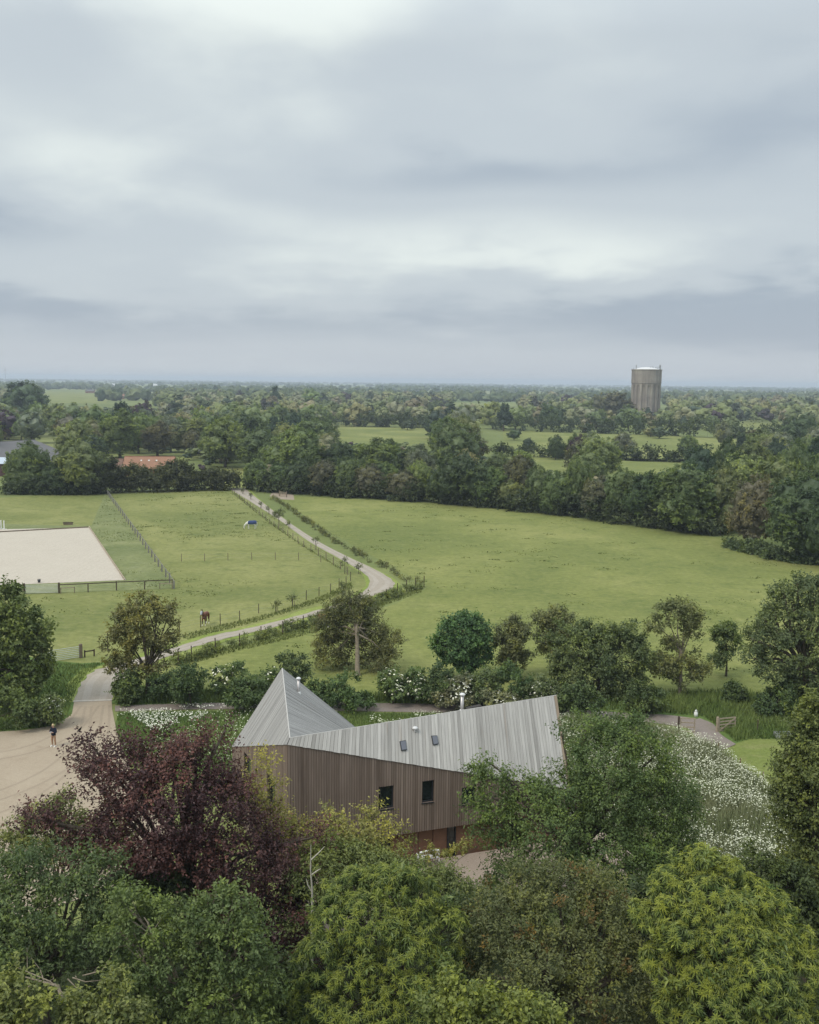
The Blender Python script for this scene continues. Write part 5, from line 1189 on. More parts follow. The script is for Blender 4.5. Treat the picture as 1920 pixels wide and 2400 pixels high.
mb = MB(); Lr[:, :3] -= np.array(o_.location); crown_sprays(mb, rngo, Lr, 200, 8, .14, .07, .5, up=.9, keep=.85, inner=.85, spread=.5, low=.0); r = mb.build('rusty_shoots', M_leaf, o_); r.color = (.20, .135, .05, 1)
# --- big green tree before the right end of the house
Lg = surveyed_lobes([(1318, 1722, 11, .8), (1376, 1712, 34, .6), (1430, 1712, 46, .8), (1488, 1726, 46, .6), (1545, 1765, 34, .8), (1350, 1765, 24, 0), (1425, 1790, 66, -.3), (1505, 1800, 60, 0), (1312, 1812, 14, .4), (1365, 1820, 30, 0), (1580, 1835, 34, .5),
                     (1150, 1788, 14, .8), (1128, 1815, 18, .6), (1182, 1828, 18, .5), (1160, 1868, 34, .2), (1112, 1888, 22, .3), (1235, 1870, 36, 0), (1205, 1850, 20, .3), (1265, 1868, 28, .2), (1330, 1885, 60, -.6), (1440, 1880, 88, -.9), (1545, 1890, 60, -.2), (1255, 1920, 66, -.5), (1175, 1930, 46, 0), (1128, 1945, 22, .4), (1600, 1910, 34, .4),
                     (1215, 2005, 52, -.4), (1290, 1990, 88, -1), (1400, 1990, 100, -1.4), (1510, 1975, 78, -.6), (1590, 1980, 42, .2), (1190, 2060, 40, 0), (1230, 2070, 74, -.9), (1340, 2080, 90, -1.6), (1450, 2070, 84, -1.2), (1540, 2050, 60, -.4), (1145, 2105, 36, 0)], 50.5)
tree('field_maple_tree', 'big dark green tree hiding the right end of the long roof', 'tree', Lg, gb(1390, 50.5), (.058, .092, .034), F(7400, 9, .155, .085, .75, up=.35, keep=.80, inner=.62, lobe_var=.16), 19, .26, .42, None, None, 3)
# --- right edge oak
Lk = surveyed_lobes([(1893, 1688, 30, .3), (1930, 1668, 36, .3), (1868, 1730, 26, .3), (1905, 1745, 46, 0), (1842, 1760, 18, .4), (1950, 1760, 60, 0), (1828, 1805, 18, .3), (1858, 1812, 30, .1), (1900, 1820, 56, -.3), (1960, 1840, 70, -.3), (1872, 1880, 50, -.3), (1930, 1900, 70, -.6), (1868, 1950, 50, -.2), (1925, 1970, 70, -.6), (1880, 2030, 56, -.2), (1940, 2050, 70, -.5), (1900, 2110, 50, 0)], 46)
tree('oak_tree', 'oak with yellow green upper leaves cut by the right edge of the picture', 'tree', Lk, gb(1950, 46), (.066, .088, .032), F(3600, 9, .16, .10, .65, up=.4, keep=.8, inner=.6, lobe_var=.14), 20, .3, .42, None, M_leaf, 2)
# --- lower left group
Lh = surveyed_lobes([(304, 2127, 40, .3), (345, 2165, 56, 0), (285, 2190, 48, .2), (505, 2100, 36, .5), (540, 2150, 56, 0), (480, 2180, 50, .2), (590, 2190, 40, .4), (330, 2240, 64, -.4), (555, 2240, 66, -.3), (470, 2240, 46, 0), (610, 2310, 52, 0), (545, 2340, 70, -.7), (480, 2350, 60, -.5), (350, 2310, 50, -.3), (580, 2420, 70, -.8), (480, 2430, 60, -.6)], 36)
tree('hawthorn_tree', 'open crowned green tree with bare grey limbs showing, in front of the copper beech', 'tree', Lh, gb(425, 36), (.060, .090, .036), F(2700, 9, .16, .085, .55, up=.3, keep=.78, inner=.55, lobe_var=.12), 21, .22, .55, M_bark_pale, None, 5)
Lw = surveyed_lobes([(20, 2070, 60, .5), (95, 2050, 66, .3), (170, 2060, 56, .2), (235, 2040, 40, .4), (60, 2140, 80, -.3), (160, 2140, 70, -.3), (230, 2120, 46, 0), (30, 2230, 80, -.6), (130, 2220, 80, -.8), (215, 2210, 60, -.3), (60, 2310, 70, -.5), (-40, 2160, 80, 0), (-50, 2300, 80, 0), (260, 2270, 46, 0)], 39.5)
tree('ash_tree', 'dark feathery tree filling the lower left edge of the picture', 'tree', Lw, gb(80, 39.5), (.052, .080, .036), F(3000, 9, .17, .08, .75, up=.25, keep=.8, inner=.55, droop=.3, lobe_var=.14), 22, .25, .45, None, None, 4)
Ls = surveyed_lobes([(40, 2330, 50, 0), (100, 2380, 60, -.3), (20, 2420, 60, -.3), (-30, 2360, 50, 0), (200, 2375, 44, .2), (255, 2360, 46, 0), (310, 2385, 46, -.2), (180, 2440, 60, -.4), (280, 2440, 60, -.4)], 31)
tree('bramble_shrub', 'yellow green bushes along the bottom edge at the left corner', 'shrub', Ls, gb(150, 31), (.082, .104, .040), F(1100, 9, .16, .10, .5, up=.35, keep=.75, inner=.55), 23, .1, .5)
Ls = surveyed_lobes([(1010, 2390, 36, .2), (1080, 2345, 46, 0), (1150, 2370, 48, 0), (1220, 2390, 44, 0), (1100, 2430, 60, -.4), (1200, 2450, 60, -.4), (1280, 2400, 34, .3)], 30)
tree('bramble_shrub', 'light green bush at the bottom edge under the olive green tree', 'shrub', Ls, gb(1130, 30), (.082, .108, .032), F(1000, 9, .16, .10, .5, up=.4, keep=.75, inner=.55), 24, .1, .5)
Ls = surveyed_lobes([(40, 1890, 14, .3), (60, 1920, 24, 0), (95, 1905, 18, .2), (140, 1890, 22, .2), (165, 1870, 16, .3), (135, 1930, 30, -.2), (85, 1955, 28, -.2), (180, 1930, 26, 0), (150, 1970, 34, -.3), (210, 1960, 24, 0), (40, 1965, 24, 0), (15, 1990, 20, 0), (232, 1895, 18, .2), (255, 1940, 24, -.4), (222, 2000, 30, -.6), (120, 2010, 30, -.4), (285, 1975, 22, -.8), (300, 1915, 12, -.6)], 47.2)
tree('elder_shrub', 'pale green straggling shrub with bare twigs over the gravel at the left', 'shrub', Ls, gb(110, 47.2), (.092, .114, .046), F(1000, 8, .17, .085, .6, up=.5, keep=.7, inner=.35), 25, .08, .5, M_bark_pale, None, 6, rt=.018)
# dark undergrowth closing the gaps between the foreground trees
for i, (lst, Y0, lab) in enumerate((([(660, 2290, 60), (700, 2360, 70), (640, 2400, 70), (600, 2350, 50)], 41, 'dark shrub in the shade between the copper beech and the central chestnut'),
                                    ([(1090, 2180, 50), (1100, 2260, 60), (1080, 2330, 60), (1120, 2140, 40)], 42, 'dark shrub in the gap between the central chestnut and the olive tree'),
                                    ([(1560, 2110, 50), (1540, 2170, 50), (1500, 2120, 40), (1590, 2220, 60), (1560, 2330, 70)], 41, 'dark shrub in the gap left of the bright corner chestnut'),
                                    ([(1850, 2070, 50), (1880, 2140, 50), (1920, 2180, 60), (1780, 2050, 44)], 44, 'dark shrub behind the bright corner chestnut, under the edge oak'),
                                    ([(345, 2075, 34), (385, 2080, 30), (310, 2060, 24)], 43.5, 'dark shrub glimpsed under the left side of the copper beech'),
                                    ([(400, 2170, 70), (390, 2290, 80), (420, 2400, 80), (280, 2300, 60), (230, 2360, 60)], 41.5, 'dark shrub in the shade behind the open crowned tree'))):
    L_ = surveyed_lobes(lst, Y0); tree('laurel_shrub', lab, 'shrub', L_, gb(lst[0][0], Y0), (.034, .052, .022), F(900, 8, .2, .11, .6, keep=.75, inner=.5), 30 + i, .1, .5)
# bleached dead stem
p = gb(733, 41.5); t = thing('dead_tree', 'bleached bare stem with three forked twigs, right of the copper beech', 'dead tree', p)
q = lambda u, v, Yd=41.5: at(u, v, Yd) - p
mb = MB(); mb.tube([(0, 0, 0), q(731, 2200), q(732, 2085), q(728, 2040), q(729, 1980)], [.07, .055, .04, .03, .012], 6); mb.build('stem', M_bark_white, t, True)
for pts in ([q(730, 2015), q(748, 1998), q(761, 1984)], [q(731, 2050), q(745, 2040), q(752, 2036)], [q(731, 2090), q(722, 2075), q(718, 2060)]):
    mb = MB(); mb.tube(pts, [.032, .024, .012], 5); mb.build('branch', M_bark_white, t, True)
p = gb(200, 37); t = thing('fallen_limb', 'tangle of bare grey branches low at the left, under the feathery tree', 'branch', p); mb = MB(); rg = np.random.default_rng(3)
a = at(60, 2290, 37) - p; b = at(210, 2260, 36) - p; mb.tube([(0, 0, 0), (a + b) / 2 - [0, 0, .6], a], [.09, .07, .03], 6)
for k in range(12):
    s_ = a + (b - a) * rg.random() - [0, 0, .4]; e = s_ + unit(rg.normal(size=3) + [.3, -.2, .1]) * (0.8 + rg.random()); mb.tube([s_, (s_ + e) / 2 + rg.normal(size=3) * .12, e], [.03, .022, .01], 4)
mb.build('limb', M_bark_pale, t, True)

# --- the row of trees beyond the house
def blossom(color_mat, n, r, part='flower_head'):
    def f(t, rng, L):
        P, D, I = lobe_sprays(rng, L, n, .5, -.2, .8, .95); mb = MB(); an = np.arange(6) / 6 * 2 * np.pi
        N_ = unit(D + UPV * 1.1 + rng.normal(size=P.shape) * .2); B = unit(np.cross(N_, rdirs(rng, len(P)))); Cc = np.cross(N_, B); rr = r * (.6 + .8 * rng.random(len(P)))
        P = P + D * .06
        ring = P[:, None] + rr[:, None, None] * (B[:, None] * np.cos(an)[None, :, None] + Cc[:, None] * np.sin(an)[None, :, None]) - N_[:, None] * rr[:, None, None] * .25
        V = np.concatenate([ring, P[:, None]], 1).reshape(-1, 3); k = np.arange(len(P))[:, None, None] * 7
        f3 = np.array([[j, (j + 1) % 6, 6] for j in range(6)])[None]; mb.add(V, (f3 + k).reshape(-1, 3)); mb.build(part, color_mat, t, False, None, 'stuff')
    return f
def gy(u, v): p = G(u, v); return np.array([p[0], p[1], 0.0])
b = gy(55, 1655)
tree('lime_tree', 'dense dark green tree cut by the left edge, beside the drive', 'tree', surveyed_lobes([(10, 1420, 36, 1), (45, 1445, 36, .5), (20, 1500, 60, 0), (75, 1490, 30, .5), (95, 1470, 22, .5), (-30, 1480, 70, 0), (60, 1545, 50, 0), (0, 1580, 70, -.5), (85, 1540, 30, .3), (85, 1600, 28, .5), (50, 1610, 46, -.3), (95, 1575, 20, .3), (10, 1630, 50, -.5), (-60, 1580, 70, 0)], b[1]), b, (.056, .080, .030), F(2400, 8, .34, .21, .9, keep=.8, inner=.6, lobe_var=.15), 40, .32, .35)
b = gy(347, 1637)
tree('field_maple_tree', 'bronze tinged open tree standing where the lane bends into the drive', 'tree', surveyed_lobes([(322, 1408, 18, .5), (345, 1412, 16, .5), (370, 1418, 14, .3), (302, 1440, 28, .5), (350, 1440, 34, 0), (392, 1440, 24, .4), (412, 1452, 12, .3), (275, 1465, 26, 0), (325, 1470, 40, -.3), (375, 1470, 36, -.2), (408, 1480, 20, 0), (285, 1505, 28, -.2), (340, 1510, 38, 0), (385, 1515, 30, 0), (415, 1513, 14, .3), (290, 1548, 26, -.3), (325, 1550, 24, 0), (372, 1555, 26, 0), (275, 1570, 14, 0), (345, 1585, 22, 0)], b[1]), b,
     (.074, .080, .036), F(1050, 8, .27, .16, .75, keep=.75, inner=.5, lobe_var=.14), 41, .22, .32, None, None, 2)
b = gy(838, 1583)
tree('pine_tree', 'broad dull green tree with a tall bare pale trunk, beyond the pointed roof', 'tree', surveyed_lobes([(815, 1412, 18, .6), (848, 1408, 16, .6), (830, 1432, 26, .8), (790, 1440, 26, .8), (868, 1442, 24, .8), (775, 1475, 28, 1), (825, 1475, 36, 1.3), (875, 1480, 30, 1), (760, 1510, 22, .8), (800, 1515, 32, 1.4), (880, 1515, 34, 1), (912, 1500, 20, .5), (770, 1540, 24, .5), (905, 1545, 28, 0), (870, 1555, 24, .5), (812, 1550, 18, 1.6)], b[1] + 1.3), b,
     (.062, .072, .036), F(2300, 9, .25, .11, .8, keep=.75, inner=.5, spread=.7, lobe_var=.12), 42, .26, .62, M_bark_pale, None, 2)
b = gy(1104, 1592)
tree('hornbeam_tree', 'neat round dark green tree on a bare trunk beyond the long roof', 'tree', surveyed_lobes([(1075, 1462, 22, .3), (1100, 1458, 20, .3), (1052, 1482, 24, 0), (1085, 1485, 32, -.3), (1122, 1482, 24, 0), (1040, 1510, 22, 0), (1075, 1515, 34, -.4), (1115, 1515, 32, -.2), (1138, 1508, 14, .3), (1050, 1540, 24, 0), (1090, 1543, 28, -.3), (1125, 1540, 20, 0)], b[1]), b,
     (.036, .072, .032), F(1700, 8, .27, .17, .7, keep=.8, inner=.6, lobe_var=.15), 43, .2, .45, M_bark_pale)
b = gy(1205, 1590)
tree('plum_tree', 'small olive brown tree between the round dark tree and the wide bush', 'tree', surveyed_lobes([(1205, 1460, 16, .3), (1220, 1475, 18, .3), (1185, 1480, 18, 0), (1205, 1500, 26, -.2), (1228, 1505, 16, 0), (1178, 1515, 20, 0), (1205, 1530, 26, 0), (1232, 1540, 13, 0), (1185, 1550, 16, 0), (1212, 1560, 16, 0)], b[1]), b, (.064, .078, .042), F(1100, 8, .24, .12, .6, keep=.75, inner=.5), 44, .13, .35, M_bark_pale)
b = gy(1290, 1580)
tree('plum_tree', 'grey green upright tree rising behind the left end of the wide bush', 'tree', surveyed_lobes([(1275, 1455, 16, 0), (1300, 1448, 22, 0), (1325, 1455, 18, 0), (1285, 1485, 26, 0), (1318, 1490, 26, 0), (1270, 1505, 16, 0), (1300, 1520, 24, 0), (1345, 1475, 12, 0)], b[1]), b, (.072, .086, .042), F(1000, 8, .25, .13, .7, keep=.75, inner=.5), 45, .13, .4)
b = gy(1400, 1638)
tree('goat_willow_tree', 'wide low spreading bushy tree right of the long roof end', 'tree', surveyed_lobes([(1330, 1490, 28, .3), (1375, 1485, 26, .5), (1420, 1500, 32, .3), (1465, 1490, 20, .8), (1490, 1480, 18, 1), (1480, 1515, 26, .6), (1310, 1520, 26, .5), (1350, 1530, 44, 0), (1410, 1545, 50, -.3), (1465, 1550, 40, 0), (1500, 1545, 24, .4), (1335, 1580, 44, -.2), (1390, 1595, 50, -.6), (1450, 1595, 44, -.2), (1490, 1590, 26, .3), (1350, 1620, 36, 0), (1430, 1630, 36, -.2)], b[1]), b, (.052, .074, .034), F(2600, 8, .27, .15, .75, keep=.78, inner=.6, lobe_var=.16), 46, .2, .3)
b = gy(1594, 1632)
tree('wild_cherry_tree', 'thin crowned tree with bare pale branches above the white can', 'tree', surveyed_lobes([(1560, 1440, 18, .3), (1590, 1432, 20, .3), (1620, 1440, 20, .5), (1640, 1455, 14, .5), (1545, 1470, 20, 0), (1620, 1480, 20, .4), (1575, 1520, 22, .5), (1555, 1560, 26, 0), (1605, 1550, 24, .3), (1580, 1590, 30, 0), (1625, 1580, 20, .3), (1535, 1575, 16, 0), (1650, 1570, 12, .3)], b[1]), b, (.076, .092, .044), F(1300, 8, .25, .13, .7, keep=.7, inner=.4), 47, .17, .5, M_bark_pale, None, 3, rt=.035)
b = gy(1702, 1585)
tree('crab_apple_tree', 'small slender dark tree left of the large right edge tree, beyond the hedge', 'tree', surveyed_lobes([(1695, 1475, 14, 0), (1712, 1480, 14, 0), (1690, 1500, 18, 0), (1715, 1505, 15, 0), (1700, 1525, 15, 0), (1680, 1548, 12, 0), (1720, 1530, 10, 0)], b[1]), b, (.046, .070, .032), F(560, 8, .25, .13, .6, keep=.7, inner=.4), 48, .11, .4)
b = gy(1895, 1668)
tree('beech_tree', 'large spreading grey green tree at the right edge above the lawn', 'tree', surveyed_lobes([(1868, 1372, 16, .5), (1900, 1365, 18, .5), (1835, 1385, 14, .5), (1850, 1410, 34, .3), (1910, 1410, 46, .3), (1810, 1420, 18, .3), (1950, 1420, 60, 0), (1795, 1460, 24, .3), (1840, 1460, 44, 0), (1905, 1470, 60, -.3), (1765, 1500, 18, .3), (1800, 1510, 40, 0), (1870, 1530, 60, -.5), (1950, 1530, 70, -.3), (1770, 1545, 26, .2), (1820, 1570, 46, -.2), (1900, 1590, 60, -.6), (1850, 1620, 36, 0), (1950, 1620, 60, -.4), (1790, 1590, 18, .2)], b[1]), b, (.050, .072, .036), F(3200, 9, .27, .14, .9, up=.45, keep=.8, inner=.6, lobe_var=.15), 49, .4, .35, None, None, 3)
# --- shrubs of the hedge behind the track
SH = [((300, 1600, 24), (290, 1625, 20), None, (.046, .070, .030), 'dark shrub at the left end of the hedge under the lane tree'),
      ((380, 1610, 30), (430, 1600, 34), None, (.034, .058, .026), 'very dark evergreen shrub right of the lane tree'),
      ((455, 1590, 28), (440, 1625, 26), None, (.036, .060, .026), 'dark green shrub left of the first flowering elder'),
      ((520, 1595, 34), (545, 1580, 24), 'cream', (.050, .078, .032), 'first elder from the left, with cream flower heads'),
      ((585, 1620, 30), (560, 1635, 26), None, (.044, .070, .030), 'low dark shrub between the two left elders'),
      ((635, 1600, 34), (610, 1615, 28), 'cream', (.052, .080, .033), 'cream flowered elder just left of the pointed roof'),
      ((690, 1575, 32), (672, 1600, 34), None, (.042, .062, .030), 'tall dull shrub directly behind the pointed roof'),
      ((745, 1625, 26), (730, 1640, 22), None, (.040, .066, .028), 'dark shrub right of the pointed roof'),
      ((820, 1610, 36), (795, 1630, 30), None, (.044, .074, .030), 'rounded dark green shrub under the pale trunked tree'),
      ((918, 1595, 26), (925, 1620, 26), 'cream', (.056, .086, .036), 'slim elder dotted with cream flowers, left of its pair'),
      ((975, 1595, 24), (978, 1620, 24), 'cream', (.046, .076, .032), 'dark elder dotted with cream flowers, right of its pair'),
      ((1035, 1590, 28), (1030, 1620, 30), None, (.042, .066, .030), 'dark shrub left of the trunk of the round dark tree'),
      ((1075, 1625, 28), (1060, 1640, 20), 'white', (.095, .105, .068), 'pale blossom covered shrub behind the steel flue'),
      ((1140, 1600, 30), (1120, 1625, 26), None, (.046, .068, .032), 'mixed green shrub right of the blossom covered shrub'),
      ((1195, 1600, 36), (1225, 1620, 28), None, (.040, .068, .030), 'dense dark shrub under the small olive brown tree'),
      ((1165, 1640, 24), (1195, 1645, 18), 'white', (.085, .100, .060), 'low pale flowering shrub in front of the dense dark shrub'),
      ((1270, 1625, 28), (1290, 1640, 22), 'white', (.060, .082, .040), 'shrub with a few white flowers above the raised roof corner'),
      ((1340, 1640, 30), (1380, 1650, 28), None, (.038, .060, .026), 'dark shrub at the foot of the wide bushy tree'),
      ((1500, 1635, 26), (1530, 1650, 22), None, (.042, .064, .028), 'dark shrub below the thin crowned tree'),
      ((1725, 1622, 14), (1722, 1632, 12), None, (.036, .058, .026), 'small round dark bush in the grass left of the big right tree'),
      ((1830, 1640, 30), (1800, 1655, 22), None, (.036, .060, .028), 'dark shrub at the foot of the large right edge tree'),
      ((120, 1655, 26), (90, 1675, 22), 'white', (.060, .084, .036), 'low shrub with white flowers under the left edge tree'),
      ((20, 1660, 40), (60, 1670, 30), None, (.044, .066, .028), 'dark low shrub at the foot of the left edge tree')]
for i, (l1, l2, fl, colr, lab) in enumerate(SH):
    vb = max(l1[1] + l1[2], l2[1] + l2[2]) + 4; b = gy((l1[0] + l2[0]) / 2, vb); rg = np.random.default_rng(60 + i)
    lst = [(*l1, 0), (*l2, -.3)] + [((l1[0] + l2[0]) / 2 + rg.normal() * l1[2] * .6, (l1[1] + vb) / 2 + rg.normal() * 5, l1[2] * .6, rg.normal() * .5) for _ in range(4)]
    fl_ = {'cream': blossom(M_cream, 110, .095), 'white': blossom(M_petal, 240, .07), None: None}[fl]
    tree('elder_shrub' if fl == 'cream' else 'hedge_shrub', lab, 'shrub', surveyed_lobes(lst, b[1]), b, colr, F(420, 8, .25, .14, .55, keep=.75, inner=.5, lobe_var=.12), 60 + i, .07, .4, None, None, 1, None, fl_)
# --- low hedges along the lane, hedgerow bottom of the meadow
def hedge(name, label, pts, h, w, color, n, Lf, seed, group=None, k=8, gap=0.0):
    rng = np.random.default_rng(seed); Q, T = polyline([zg(p) for p in pts], w * .75); base = Q[0].copy(); t = thing(name, label, 'hedge', base, 0, group); L = []
    for q in Q:
        if rng.random() < gap: continue
        hh = h * (.55 + .65 * rng.random()); L.append([*(q[:2] - base[:2] + rng.normal(size=2) * w * .15), hh * .5, w * (.55 + .3 * rng.random()), w * (.55 + .3 * rng.random()), hh * .55])
    L = np.array(L); mb = MB(); crown_sprays(mb, rng, L, n, k, Lf, Lf * .58, Lf * 2.4, keep=.7, inner=.45, lobe_var=.14, tn=.09); o = mb.build('foliage', M_leaf, t); o.color = (color[0] * 1.6, color[1] * 1.5, color[2] * 1.25, 1)
    mb = MB()
    for l in L[::2]: mb.tube([(l[0], l[1], -.1), (l[0] + rng.normal() * .1, l[1], l[2]), (l[0] + rng.normal() * .25, l[1], l[2] * 1.7)], [.04, .03, .01], 4)
    mb.build('stem', M_bark, t, False, None, 'stuff'); return t
hedge('low_hedge', 'straggling low hedge between the upper lane and the meadow', [G(640, 1170), G(680, 1196), G(723, 1226), G(767, 1259), G(819, 1290), G(864, 1313), G(908, 1335), G(956, 1361), G(988, 1376)], .62, .62, (.105, .115, .058), 900, .24, 91, gap=.38)
hedge('low_hedge', 'taller low hedge along the lower lane, from the corner post to the lane tree', [G(985, 1381), G(950, 1388), G(908, 1404), G(860, 1420), G(800, 1440), G(745, 1460), G(663, 1482), G(560, 1513), G(500, 1530), G(450, 1547), G(400, 1560)], .80, .70, (.105, .128, .056), 1700, .20, 92, gap=.25)
# saplings on the paddock side of the lane
SP = [(568.7, 1158, 12, 'smallest sapling at the far end of the lane fence'), (586.7, 1171, 15, 'second sapling from the far end of the lane fence'), (611, 1191, 13, 'thin sapling between the second and the leafy saplings by the lane'), (630, 1206, 18, 'leafy sapling left of the largest one by the lane'), (653, 1232, 38, 'largest round headed sapling by the upper lane'), (677, 1240, 17, 'narrow sapling just right of the largest one by the lane'),
      (739, 1289, 32, 'slender sapling halfway down the upper lane'), (808, 1345, 38, 'tall thin sapling near the lane bend, left of its pair'), (841, 1345, 22, 'short sapling in the verge at the lane bend, right of its pair'), (647, 1435, 27, 'flat headed sapling on the lower lane fence, left of its pair'), (686, 1422, 26, 'flat headed sapling on the lower lane fence, right of its pair'), (806, 1392, 30, 'bushy sapling inside the lane bend')]
for i, (u, v, hp, lab) in enumerate(SP):
    b = gy(u, v); k = math.hypot(b[1], CAM_H); H = hp * k / FPX * 1.06; rg = np.random.default_rng(200 + i); wide = .42 if i in (4, 9, 10) else .2
    t = thing('sapling', lab, 'sapling', b); mb = MB(); mb.tube([(0, 0, -.1), (.02, 0, H * .5), (0.03, .02, H * .9)], [.05, .04, .02], 5)
    mb.build('trunk', M_bark, t); z0 = H * (.72 if i != 4 else .66); L = np.array([[rg.normal() * .12 * H * wide * 2, rg.normal() * .1 * H * wide * 2, z0 + rg.normal() * .07 * H, H * wide * (.5 + .3 * rg.random()), H * wide * .6, H * (.16 if i not in (9, 10) else .07)] for _ in range(4)])
    mb = MB(); crown_sprays(mb, rg, L, 36 if i != 4 else 200, 6, .19, .10, .45, keep=.6, inner=.2, clump=3); o = mb.build('crown', M_leaf, t); o.color = (.13, .145, .06, 1)
    mb = MB(); mb.tube([(.22, .0, -.1), (.22, 0, min(1.2, H * .5))], [.035, .035], 5); mb.build('stake', M_post, t)

# ------------------------------------------------------------------ woods and hedgerow trees beyond the fields
PROTO = {}
def proto(kind, lod):
    if (kind, lod) in PROTO: return PROTO[kind, lod]
    sd = kind * 7 + 3; rng = np.random.default_rng(sd); H, R = 12.0, 5.0
    shape = ['round', 'dome', 'round', 'cone', 'tall', 'dome', 'round', 'tall'][kind]; R = [5.2, 6.0, 4.8, 3.3, 3.6, 5.6, 5.0, 2.6][kind]; zb = [.7, .3, .9, .4, .5, .2, .6, .4][kind]; nl = [14, 16, 12, 14, 11, 13, 17, 9][kind]
    L = np.array(egg_lobes(rng, H, R, zb, nl, shape)); mb = MB(); sp, k, Lf = ((1150, 6, .48), (320, 5, .78))[lod]; leaf_mass(mb, rng, L, (.74, .82)[lod], 2 - lod)
    crown_sprays(mb, rng, L, sp, k, Lf, Lf * .62, Lf * 1.5, up=.3, keep=.80, inner=.72, lobe_var=.20, low=-.75, flat=.5, clump=6, rc=.7, dn=.7, rn=.3, cn=.8, tn=.07, ctn=.12); cm = mb.mesh('crown', M_leaf)
    mb = MB(); limbs(mb, rng, (0, 0, 0), (0, 0, H * .38), L[1:6], .32); tm = mb.mesh('trunk', M_bark)
    PROTO[kind, lod] = (cm, tm, R); return PROTO[kind, lod]
KIND = ['round headed', 'broad', 'rounded', 'pointed', 'tall', 'wide domed', 'billowing', 'slim']
TONES = {'dark green': (.066, .094, .042), 'deep blue green': (.052, .080, .050), 'mid green': (.116, .152, .060), 'fresh green': (.162, .200, .078), 'yellow green': (.208, .218, .086), 'grey green': (.172, .188, .122), 'olive brown': (.118, .112, .068), 'purple': (.052, .030, .044), 'pale straw green': (.245, .228, .135)}
FAR_N = [0]
def far_tree(x, y, H, Rw, kind, tone, label, group, jit=None, name='tree'):
    rg = np.random.default_rng(1000 + FAR_N[0]); FAR_N[0] += 1
    cm, tm, R = proto(kind, 0 if y < 430 else 1); t = thing(name, label, 'tree', (x, y, 0), rg.random() * 6.28, group)
    t.scale = (Rw / R, Rw / R, H / 12.0)
    c = link('crown', cm, t); link('trunk', tm, t); b = np.array(TONES[tone]) * (0.96 + .30 * rg.random()) * (1 + rg.normal(size=3) * .03); c.color = (*np.clip(b, .005, 1), 1); return t
def px_tree(u, vt, vb, w, kind, tone, label, group=None, name='tree'):
    """tree with its foot at ground pixel (u, vb), top at vt and crown w pixels wide"""
    p = G(u, vb); H = at(u, vt, p[1])[2]; far_tree(p[0], p[1], H, w / 2 * p[1] / FPX, kind, tone, label, group, name=name)
